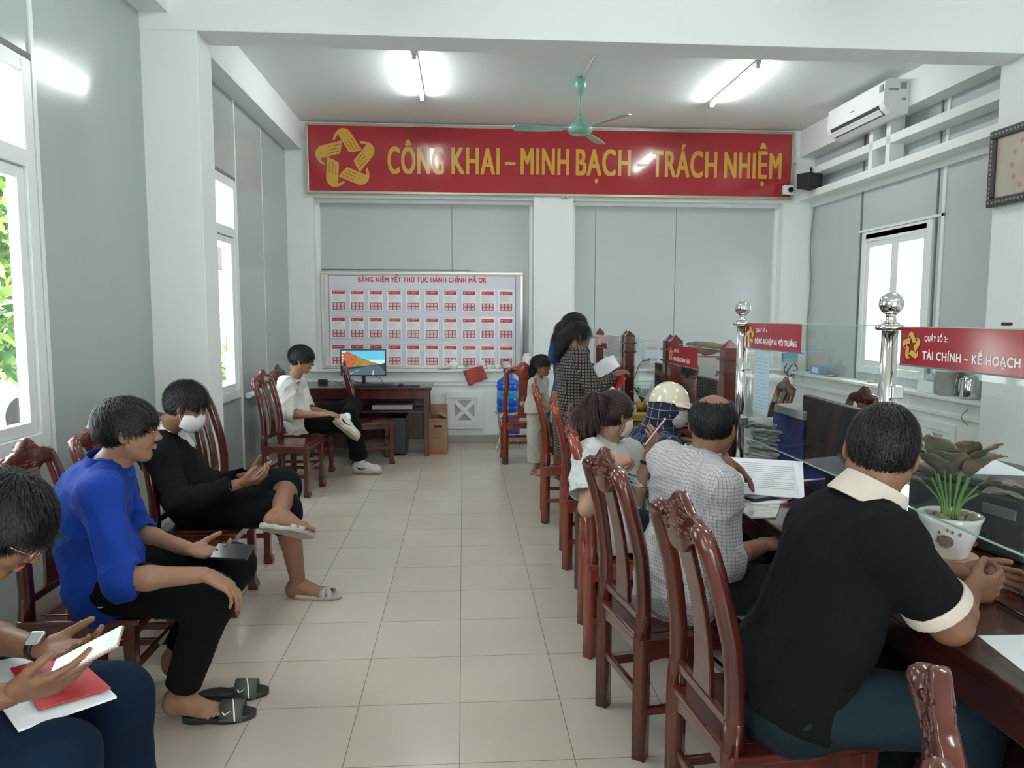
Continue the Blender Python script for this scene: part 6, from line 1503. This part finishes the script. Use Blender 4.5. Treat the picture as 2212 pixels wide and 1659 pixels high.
# ------------------------------------------------------------------ things on the counters
CT = .7705
def printed_sheet(c, u, v, w_, h_, name, label, cat='paper', th=.004, lines=True, m=None, parent=None, nl=13):
    """sheet centred at c spanned by unit vectors u (width), v (height)"""
    u = unit(u); v = V3(v); v = unit(v-u*(u@v)); n = np.cross(u, v)
    M_ = Matrix([[u[i], v[i], n[i], c[i]] for i in range(3)]+[[0, 0, 0, 1]])
    e = MB().box(-w_/2, w_/2, -h_/2, h_/2, -th, 0, .0).build(name, m or M_paper); e.matrix_world = M_; tag(e, label, cat)
    if lines:
        b = MB(); rg = random.Random(int(abs(c[0])*100))
        for i in range(nl): b.box(-w_*.38, w_*(.38 if rg.random() < .7 else rg.uniform(-.1, .3)), h_*.36-i*h_*.055, h_*.36-i*h_*.055+.0016, .0001, .0006)
        b.build('print_lines', mat('ink grey', (.25, .27, .30), .7), e)
    return e
A, B_, C_ = V3(pz(1583, 1052, .785)), V3(pz(1712, 1057, .785)), None
_c = px(1655, 1027, 2.98); printed_sheet(V3(px(1652, 1030, 3.0)), (.92, -.38, .0), (.22, .62, .42), .31, .22, 'document', 'printed white document propped up before the checked shirt person', 'document')
slab([pz(1572, 1078, CT), pz(1655, 1056, CT), pz(1712, 1062, CT), pz(1700, 1088, CT), pz(1625, 1096, CT)], 0, .003, 'red_envelope', mat('red paper', (.62, .09, .07), .6), 'red envelope under the white paper beside the black phone', 'envelope')
slab([pz(1584, 1072, CT+.004), pz(1678, 1056, CT+.004), pz(1735, 1066, CT+.004), pz(1690, 1087, CT+.004), pz(1630, 1090, CT+.004)], 0, .003, 'paper_sheet', M_paper, 'white paper lying under the black phone on the counter', 'paper')
phone(V3(pz(1646, 1073, CT+.0155)), (.93, .38, 0), (0, 0, 1), 'black phone lying on white paper on the counter', M_black, th=.012)
slab([pz(1580, 1090, CT), pz(1688, 1086, CT), pz(1676, 1119, CT), pz(1622, 1121, CT)], .001, .006, 'plastic_sleeve', mat('clear plastic sleeve', (.58, .57, .50), .12, bump=.8, bscale=25, coat=.6), 'shiny clear plastic document sleeve near the counter edge', 'document sleeve')
o = slab([pz(1728, 1018, CT), pz(1790, 1016, CT), pz(1800, 1032, CT), pz(1735, 1040, CT)], 0, .002, 'paper_sheet', M_paper, 'white sheet below the black monitor beside the pen', 'paper')
tn = empty('round_tin', tuple(V3(pz(1647, 1006, CT))+V3((.04, .05, 0))), 0, 'yellow round biscuit tin on the counter behind the glass', 'tin')
M_ytin = mat('yellow tin', (.60, .42, .03), .3, noise=.3, nscale=30, ncol=(.5, .22, .1))
b = MB(); b.lathe([(.082, 0), (.084, .004), (.084, .06), (.082, .062)], 40); b.build('tin', M_ytin, tn); b = MB(); b.lathe([(.087, .045), (.089, .05), (.089, .074), (.085, .078), (.08, .076)], 40); b.build('lid', mat('yellow lid', (.70, .50, .02), .3), tn)
gc = empty('desk_tray', tuple(V3(pz(1628, 985, CT))+V3((.14, .22, 0))), 0, 'grey pot of clips behind the yellow tin', 'pot')
b = MB(); b.lathe([(.05, 0), (.056, .09), (.052, .09), (.046, .01)], 28); b.build('pot', mat('grey plastic', (.25, .26, .27), .5), gc)
rg = random.Random(9)
for k in range(7): b = MB(); a = rg.uniform(0, 6.28); b.tube([(0, 0, .03), (.05*math.cos(a), .05*math.sin(a), .11+rg.random()*.03)], .004, 6); b.build('pen', [M_white, M_black, mat('lime plastic', (.35, .6, .1), .4)][k % 3], gc)
# stack of papers in a crumpled bag, blue file box behind it
st = empty('blue_file_box', (1.70, 3.44, CT), R(8), 'dark blue file box filled with papers left of the black monitor', 'file box')
b = MB(); b.box(-.13, .13, -.13, .13, 0, .29, .004); b.build('box', mat('dark blue card', (.02, .028, .16), .5), st); b = MB(); b.box(-.14, .12, -.12, .12, .29, .33, .004, mtx=Matrix.Rotation(R(3), 4, 'X')); b.build('paper_pile', mat('greyish paper', (.50, .48, .45), .8, bump=.5, bscale=90), st)
rg = np.random.RandomState(5)
for k in range(16):
    p = V3((1.60, 3.62, CT))+V3((rg.uniform(-.02, .03), rg.uniform(-.03, .03), .004+k*.0145)); n = 26; b = MB(); z0 = .0
    A_ = [b.bm.verts.new(Vector((.11*math.cos(2*PI*i/n)*(1+.25*rg.rand()), .13*math.sin(2*PI*i/n)*(1+.25*rg.rand()), .006*rg.rand()))) for i in range(n)]
    B2 = [b.bm.verts.new(v.co+Vector((.004*rg.randn(), .004*rg.randn(), .010))) for v in A_]
    for i in range(n): b.bm.faces.new((A_[i], A_[(i+1) % n], B2[(i+1) % n], B2[i]))
    b.bm.faces.new(A_[::-1]); b.bm.faces.new(B2)
    o = b.build('crumpled_paper', mat('old paper', (.42, .42, .40), .8)); o.location = tuple(p); o.rotation_euler = (0, 0, rg.uniform(-.2, .2))
    tag(o, 'crumpled grey paper against the blue file box, %s in its pile' % ('lowest', 'second from the bottom', 'third from the bottom', 'fourth from the bottom', 'fifth from the bottom', 'sixth from the bottom', 'seventh from the bottom', 'eighth from the bottom', 'eighth from the top', 'seventh from the top', 'sixth from the top', 'fifth from the top', 'fourth from the top', 'third from the top', 'second from the top', 'topmost')[k], 'paper', 'pile of crumpled papers')
pn = empty('ballpoint_pen', tuple(V3(pz(1748, 1022, CT+.009))), R(10), 'blue and white pen lying below the black monitor', 'pen')
b = MB(); b.tube([(-.07, 0, 0), (.03, 0, 0)], .005, 10); b.build('barrel', mat('blue pen', (.02, .03, .3), .3), pn); b = MB(); b.tube([(.03, 0, 0), (.06, 0, 0), (.072, 0, 0)], [.005, .0045, .001], 10); b.build('tip', M_white, pn)
# nearest counter: potted plant, printer, papers
pp = V3(pz(2047, 1205, CT))
pl = empty('potted_plant', tuple(pp), 0, 'aglaonema with pinkish leaves in white pot on the nearest counter', 'plant')
pl.scale = (1.03, 1.03, 1.12)
b = MB(); b.lathe([(.058, 0), (.072, .004), (.082, .013), (.078, .013), (.06, .007)], 36); b.build('saucer', mat('cream saucer', (.60, .50, .33), .3), pl)
b = MB(); b.lathe([(.050, .008), (.056, .015), (.066, .05), (.080, .085), (.084, .11), (.092, .128), (.087, .13), (.079, .11), (.05, .10)], 48); b.build('pot', M_porc, pl)
b = MB(); M_dec = mat('grey brown decal', (.13, .11, .09), .3, noise=.6, nscale=60, ncol=(.4, .35, .3))
ca = math.atan2(-pp[1], -pp[0]); er = Vector((math.cos(ca), math.sin(ca), 0)); et = Vector((-math.sin(ca), math.cos(ca), 0))
def onpot(a, z): rr = .0665+(z-.05)*.4+.0032; return Vector((math.cos(ca+a)*rr, math.sin(ca+a)*rr, z))
cells = []
for i in range(16):
    for j in range(3):
        pass
c0 = onpot(-.12, .062); ring = [onpot(-.12+.30*math.cos(t_), .064+.020*math.sin(t_)) for t_ in [k*PI/12 for k in range(24)]]
vs = [b.bm.verts.new(p) for p in ring]; cv = b.bm.verts.new(onpot(-.12, .064)); [b.bm.faces.new((vs[i], vs[(i+1) % 24], cv)) for i in range(24)]
for a, z in ((.1, .095), (-.05, .10), (-.3, .09), (.35, .09), (-.45, .06)): q = [onpot(a+dx, z+dz) for dx, dz in ((-.05, 0), (0, -.006), (.05, 0), (0, .007))]; b.bm.faces.new([b.bm.verts.new(p) for p in q])
b.build('decal', M_dec, pl)
M_peb = mat('pale pebble', (.42, .37, .27), .6, noise=.4, nscale=20)
rg = random.Random(4)
b = MB()
for k in range(70):
    a = rg.uniform(0, 6.28); r_ = .078*math.sqrt(rg.random()); b.ell((r_*math.cos(a), r_*math.sin(a), .118+rg.uniform(-.004, .004)), (rg.uniform(.008, .014), rg.uniform(.007, .011), .007), 8, 6)
o = b.build('pebbles', M_peb, pl); o['kind'] = 'stuff'
M_leafp = mat('pink green leaf', (.30, .17, .15), .35, noise=.6, nscale=28, ncol=(.10, .15, .07)); M_stem = mat('pale green stem', (.16, .30, .08), .4)
def leaf(parent, base, d, L_, W_, up, droop, m=M_leafp, name='leaf'):
    d = Vector(d).normalized(); up = Vector(up); s_ = d.cross(up).normalized(); n_ = s_.cross(d); b = MB(); rows = []; N = 10
    for i in range(N+1):
        t = i/N; w_ = W_*(math.sin(PI*t**.75)**.8)*(1-t*.15) if 0 < t < 1 else .0008
        c = Vector(base)+d*(L_*t)+Vector((0, 0, -droop*L_*t*t))+n_*0
        rows.append([b.bm.verts.new(c+s_*(w_*k/2)+n_*(abs(k)*w_*.16+.004*math.sin(t*14+k))) for k in (-2, -1, 0, 1, 2)])
    for A_, B2 in zip(rows, rows[1:]):
        for k in range(4): b.bm.faces.new((A_[k], A_[k+1], B2[k+1], B2[k])).smooth = True
    o = b.build(name, m, parent); so = o.modifiers.new('s', 'SOLIDIFY'); so.thickness = .0012; return o
# leaves: (tip offset in photo pixels from the pot centre, depth offset) placed around the crown
rg = random.Random(11)
for k, (ax, az, ln, wd, dr) in enumerate([(-58, 52, .20, .055, .25), (-20, 62, .20, .06, .35), (25, 58, .22, .065, .3), (55, 30, .24, .055, .35), (80, 12, .25, .06, .55), (-75, 20, .2, .045, .45), (5, 45, .2, .065, .3), (130, 45, .2, .05, .4), (200, 40, .18, .05, .4), (-120, 42, .19, .05, .4), (38, 42, .19, .07, .3), (-38, 40, .2, .055, .2), (-95, 5, .20, .04, .35), (65, 50, .2, .05, .5)]):
    a = R(ax-90); el = R(az); d = Vector((math.cos(a)*math.cos(el)*-math.sin(ca)*-1, 0, 0))
    hor = et*math.sin(R(ax))*-1+er*math.cos(R(ax))*.7; d = hor.normalized()*math.cos(el)+Vector((0, 0, math.sin(el)))
    p0 = Vector((hor.x*.02, hor.y*.02, .11)); p1 = p0+Vector((0, 0, .075+.045*math.sin(el)))+d*.05; p2 = p1+d*.02
    b = MB(); b.tube(curve_pts([p0, p0+Vector((0, 0, .05))+d*.01, p1], 5), .0035, 6); b.build('stem', M_stem, pl)
    dd = hor.normalized()*math.cos(el)+Vector((0, 0, math.sin(el)+.15))
    leaf(pl, p1, dd, ln*.75, wd*.95, (0, 0, 1), dr)
ob = MB().ell((0, 0, .03), (.033, .033, .03), 20, 14).build('orange_ball', mat('orange rubber', (.75, .12, .03), .5)); ob.location = tuple(pp+V3((.14, .10, .0))); tag(ob, 'small orange ball behind the plant pot', 'ball')
pt = empty('printer', (1.86, 2.36, CT), R(-78), 'dark grey printer with papers on top behind the potted plant', 'printer')
M_prn = mat('dark grey printer plastic', (.045, .060, .062), .45)
b = MB(); b.box(-.23, .23, -.18, .18, .0, .20, .012); b.box(-.225, .225, -.175, .175, .203, .235, .008); b.build('housing', M_prn, pt)
b = MB(); b.box(-.12, .12, -.2, -.175, .03, .07, .004); b.build('paper_tray', mat('black tray', (.02, .022, .022), .4), pt)
b = MB(); b.box(.08, .20, -.187, -.18, .13, .165, .003); b.build('control_panel', mat('panel grey', (.18, .20, .20), .3), pt)
printed_sheet((1.84, 2.46, CT+.2385), (.25, .97, 0), (-.97, .25, 0), .30, .21, 'document', 'white papers lying on top of the dark grey printer', th=.003, lines=False)
o = MB().box(-.09, .09, -.02, .02, 0, .016, .006).build('turquoise_case', mat('turquoise plastic', (.02, .35, .32), .4)); o.location = (1.80, 2.56, CT+.239); o.rotation_euler = (0, 0, R(-5)); tag(o, 'turquoise pencil case on the papers over the printer', 'pencil case')
_k = [ellp(V3((2.02, 2.05, CT+.05)), (.10, .08, .055), None, .04), ellp(V3((2.0, 1.93, CT+.04)), (.09, .07, .045), None, .04), ellp(V3((1.96, 2.10, CT+.03)), (.05, .06, .035), None, .03)]
V, Q = sdf_mesh(_k, .005); V = folds(V, vnormals(V, Q), .016, .5, 6); V[:, 2] = np.maximum(V[:, 2], CT+.0005)
o = np_mesh('blue_bag', V, Q, mat('blue nylon', (.012, .06, .32), .6)); tag(o, 'crumpled blue bag at the right edge beside the printer', 'bag')
tc_ = empty('tape_measure', tuple(V3(pz(2205, 1196, CT+.001))), R(20), 'yellow box cutter on the nearest counter at the right edge', 'box cutter')
b = MB(); b.box(-.07, .07, -.014, .014, 0, .014, .004); b.build('handle', mat('yellow plastic', (.65, .45, .04), .4), tc_); b = MB(); b.box(-.10, -.07, -.007, .007, .005, .008); b.build('blade', M_steel, tc_)
tc_.name = 'box_cutter'
slab([pz(2112, 1374, CT), pz(2330, 1370, CT), pz(2330, 1560, CT), pz(2225, 1462, CT)], 0, .0015, 'form_sheet', M_paper, 'white form at the edge of the nearest counter, right edge of the photo', 'paper')
b = MB(); b.tube([V3(pz(2155, 1300, CT+.006)).tolist(), V3(pz(2235, 1345, CT+.006)).tolist()], .004, 8); o = b.build('pencil', M_black); tag(o, 'black pen on the counter beside the clasped hands', 'pen')
# microphone
mc = empty('gooseneck_microphone', (1.50, 6.50, CT), 0, 'black gooseneck microphone rising behind the glass beside the tall monitor', 'microphone')
b = MB(); b.lathe([(.05, 0), (.05, .016), (.035, .024)], 24); b.build('base', M_black, mc)
tipp = px(1401, 777, 6.06)-Vector((1.50, 6.50, CT)); b = MB(); b.tube(curve_pts([(0, 0, .02), Vector((tipp.x*.15, tipp.y*.2, .17)), Vector((tipp.x*.6, tipp.y*.6, .36)), tipp]), .0045, 8); b.build('gooseneck', M_black, mc)
b = MB(); b.tube([tipp-Vector((0, -.01, .004)), tipp+Vector((0, -.02, .006))], .010, 12); b.build('microphone_head', M_black, mc)
# small spiky plant by the far counter
sk = empty('potted_succulent', (1.47, 5.90, CT), 0, 'small spiky succulent in yellow pot behind the ponytail woman', 'plant')
b = MB(); b.lathe([(.04, 0), (.055, .07), (.05, .07), (.04, .06)], 20); b.build('pot', M_ytin, sk)
for k in range(14):
    a = k*2.4; leaf(sk, (0, 0, .065), (math.cos(a)*.6, math.sin(a)*.6, .9), .13, .016, (0, 0, 1) if k % 2 else (.1, 0, 1), -.1, mat('aloe green', (.09, .15, .07), .5))
# hanging notice on glass
printed_sheet((XG-.006, 3.40, 1.225), (0, -1, 0), (0, 0, 1), .17, .31, 'posted_notice', 'pale blue printed notice stuck to the glass by the steel post', 'notice', th=.0008, m=mat('pale blue paper', (.42, .55, .62), .7), nl=16)
# conical hat on a cabinet at the back
cbn = empty('filing_cabinet', (2.55, 7.3, 0), 0, 'white filing cabinet behind the counters below the conical hat', 'cabinet')
b = MB(); b.box(-.45, .45, -.22, .22, 0, 1.13, .006); b.build('cabinet_body', mat('off white laminate', (.60, .60, .55), .5), cbn)
for k in range(3):
    b = MB(); b.box(-.43, .43, -.232, -.222, .06+k*.35, .38+k*.35, .004); dr = b.build('drawer', mat('off white laminate'), cbn); b = MB(); b.box(-.06, .06, -.245, -.232, .25+k*.35, .27+k*.35, .003); b.build('handle', M_gap, dr)
for k in range(5):
    o = MB().box(-.16, .16, -.11, .11, 0, .012, .002).build('document_folder', [M_paper, mat('cream folder', (.55, .48, .34), .7)][k % 2]); o.location = (2.78, 7.22, 1.131+k*.0125); o.rotation_euler = (0, 0, .06*(k-2)); tag(o, '%s folder in the pile on top of the white filing cabinet' % ('lowest', 'second lowest', 'middle', 'second highest', 'topmost')[k], 'folder', 'folders on the filing cabinet')
ch = empty('conical_hat', (0, 0, 0), 0, 'palm leaf conical hat lying tilted above the white filing cabinet', 'hat')
A = px(1530, 748, 7.2); ch.matrix_world = Matrix.Translation((A.x, 7.2, A.z-.02)) @ Matrix.Rotation(R(12), 4, 'Y')
ch.matrix_world = Matrix.Translation((A.x, 7.25, A.z+.0)) @ Matrix.Rotation(R(9), 4, 'Y') @ Matrix.Rotation(R(168), 4, 'X')
b = MB(); b.lathe([(.205, 0), (.15, .035), (.08, .07), (.006, .10)], 40); b.build('hat', mat('palm leaf straw', (.42, .30, .20), .6, noise=.3, nscale=12, ncol=(.12, .20, .12)), ch)
# white drawer tower behind first steel post
wt = empty('drawer_tower', (2.75, 6.5, 0), 0, 'white plastic drawer tower behind the blue notice on the glass', 'drawer unit')
b = MB(); b.box(-.18, .18, -.2, .2, 0, 1.0, .01); b.build('frame', M_white, wt)
for k in range(4): b = MB(); b.box(-.16, .16, -.215, -.2, .04+k*.24, .25+k*.24, .006); b.build('drawer', mat('milky drawer', (.62, .66, .66), .3), wt)
# right wall odds and ends
RS = .8705
eb = empty('electric_box', (4.02, 8.72, 1.08), 0, 'blue grey electric box on the corner column behind the agriculture sign', 'electric box'); eb.location = px(1706, 772, 8.76); b = MB(); b.box(-.09, .09, -.03, .03, -.055, .055, .006); b.build('box', mat('blue grey plastic', (.16, .26, .30), .5), eb); b = MB(); b.box(-.07, .07, -.034, -.03, -.04, .04, .003); b.build('cover', mat('blue grey plastic'), eb)
for k, (pts, lb) in enumerate((([(1700, 786), (1694, 800), (1706, 812), (1716, 800)], 'black cable looping below the electric box, left one'), ([(1712, 786), (1700, 806), (1712, 816), (1745, 800), (1765, 802)], 'black cable running from the electric box to the window sill'), ([(1716, 784), (1722, 800), (1700, 820), (1665, 828)], 'black cable falling from the electric box towards the socket'))):
    o = MB().tube(curve_pts([px(x, y, 8.72) for x, y in pts]), .006, 6).build('electric_cable', M_blackm); tag(o, lb, 'cable')
o = MB().tube(curve_pts([(4.235, 8.72, 2.85), (4.22, 8.74, 2.4), (4.235, 8.73, 1.9), (4.22, 8.74, 1.4), (4.235, 8.74, .88)]), .009, 6).build('corner_cable', mat('beige cable', (.30, .28, .22), .6)); tag(o, 'thin brown cable running down the right back corner', 'cable')
def onsill(x): # point on the right sill seen at photo column x
    q = pX(x, 800, 4.14); return (4.14, q.y, RS)
bx_ = empty('tissue_box', onsill(1768), 0, 'blue and white box on the right window sill near the corner', 'box'); b = MB(); b.box(-.05, .05, -.12, .12, 0, .10, .003); b.build('carton', mat('pale blue carton', (.25, .38, .55), .5), bx_); b = MB(); b.box(-.052, -.0495, -.08, .05, .02, .08); b.build('carton_label', M_paper, bx_)
o = MB().lathe([(.07, 0), (.085, .015), (.08, .016), (.06, .004)], 24, sy=1.5).build('metal_dish', M_steel); o.location = onsill(1795); tag(o, 'shallow metal dish on the right sill beside the blue box', 'dish')
o = MB().lathe([(.045, 0), (.045, .03), (.04, .03), (.035, .0)], 20).build('adhesive_tape', mat('tape beige', (.5, .47, .38), .3)); o.location = onsill(1884); tag(o, 'small roll of tape on the right sill below the bright window', 'tape roll')
bk = empty('plastic_bucket', onsill(2052), 0, 'off white plastic bucket on the right sill under the finance sign', 'bucket'); b = MB(); b.lathe([(.085, 0), (.10, .20), (.105, .20), (.105, .215), (.09, .215)], 32); b.build('bucket', mat('off white plastic', (.55, .56, .52), .5), bk)
b = MB(); b.tube(curve_pts([(0, -.10, .19), (-.03, -.12, .10), (-.02, -.10, .02)]), .004, 6); b.build('bail_handle', M_steel, bk)
kj = empty('kettle', onsill(2098), 0, 'white and steel kettle right of the bucket on the right sill', 'kettle'); b = MB(); b.lathe([(.07, 0), (.075, .02), (.068, .15), (.05, .18), (.02, .19)], 28); b.build('kettle_body', M_steel, kj); b = MB(); b.tube(curve_pts([(0, .06, .16), (0, .12, .14), (0, .12, .05), (0, .07, .03)], 6), .011, 8); b.build('handle', M_white, kj)
tb = empty('paper_carton', onsill(2012), R(10), 'white carton with blue bag on the right sill left of the bucket', 'box'); b = MB(); b.box(-.06, .06, -.09, .09, 0, .10, .004); b.build('carton', M_white, tb); V, Q = sdf_mesh([ellp(V3((0, -.03, .12)), (.05, .07, .05))], .006); V = folds(V, vnormals(V, Q), .02, .4, 2); np_mesh('plastic_bag', V, Q, mat('pale blue plastic', (.30, .38, .46), .3), tb)
o = MB().tube(curve_pts([px(2118, 865, 5.6), px(2082, 892, 5.6), px(2078, 905, 5.6), px(2100, 925, 5.6), px(2125, 925, 5.6)]), .004, 6).build('loose_wire', mat('beige cable')); tag(o, 'thin wire sticking out from the right wall under the sill', 'wire')
o = MB().tube([px(2185, 700, 4.86)+Vector((.0, 0, 0)), px(2165, 700, 4.86)], .012, 8).build('wall_hook', M_black); tag(o, 'small black bracket on the right column above the finance sign', 'bracket'); o.location = (0, 0, 0)
# orange cup etc behind ponytail: yellow tray
o = MB().box(-.10, .10, -.07, .07, 0, .05, .006).build('yellow_tray', mat('yellow tray', (.30, .22, .03), .5)); o.location = (1.30, 5.30, CT); tag(o, 'small yellow tray on the counter behind the ponytail woman', 'tray')
# papers held by the standing woman
def crumple(c, u, v, w_, h_, seed, name, m, label, cat, amp=.02):
    rg = np.random.RandomState(seed); n = 12; u = unit(u); v = V3(v); v = unit(v-u*(u@v)); nn = np.cross(u, v); ks = rg.normal(size=(4, 2))*14; ph = rg.uniform(0, 6, 4)
    V = []; 
    for i in range(n+1):
        for j in range(n+1):
            a, b_ = (i/n-.5)*w_, (j/n-.5)*h_; d = sum(np.sin(ks[k, 0]*a+ks[k, 1]*b_+ph[k]) for k in range(4))*amp*.4
            V.append(V3(c)+u*a+v*b_+nn*d)
    Q = np.array([[i*(n+1)+j, (i+1)*(n+1)+j, (i+1)*(n+1)+j+1, i*(n+1)+j+1] for i in range(n) for j in range(n)])
    o = np_mesh(name, np.array(V), Q, m); o.modifiers.new('s', 'SOLIDIFY').thickness = .002; tag(o, label, cat); return o
crumple(Pp(1308, 790, 5.88), (.85, -.1, .40), (-.2, .9, .2), .20, .26, 3, 'document', M_paper, 'bent white papers held by the person in block print dress', 'document')
crumple(Pp(1334, 822, 5.8), (.6, -.1, .8), (-.2, .9, .2), .12, .2, 5, 'red_folder', mat('red card'), 'red folder held under the papers by the standing person', 'folder', .006)
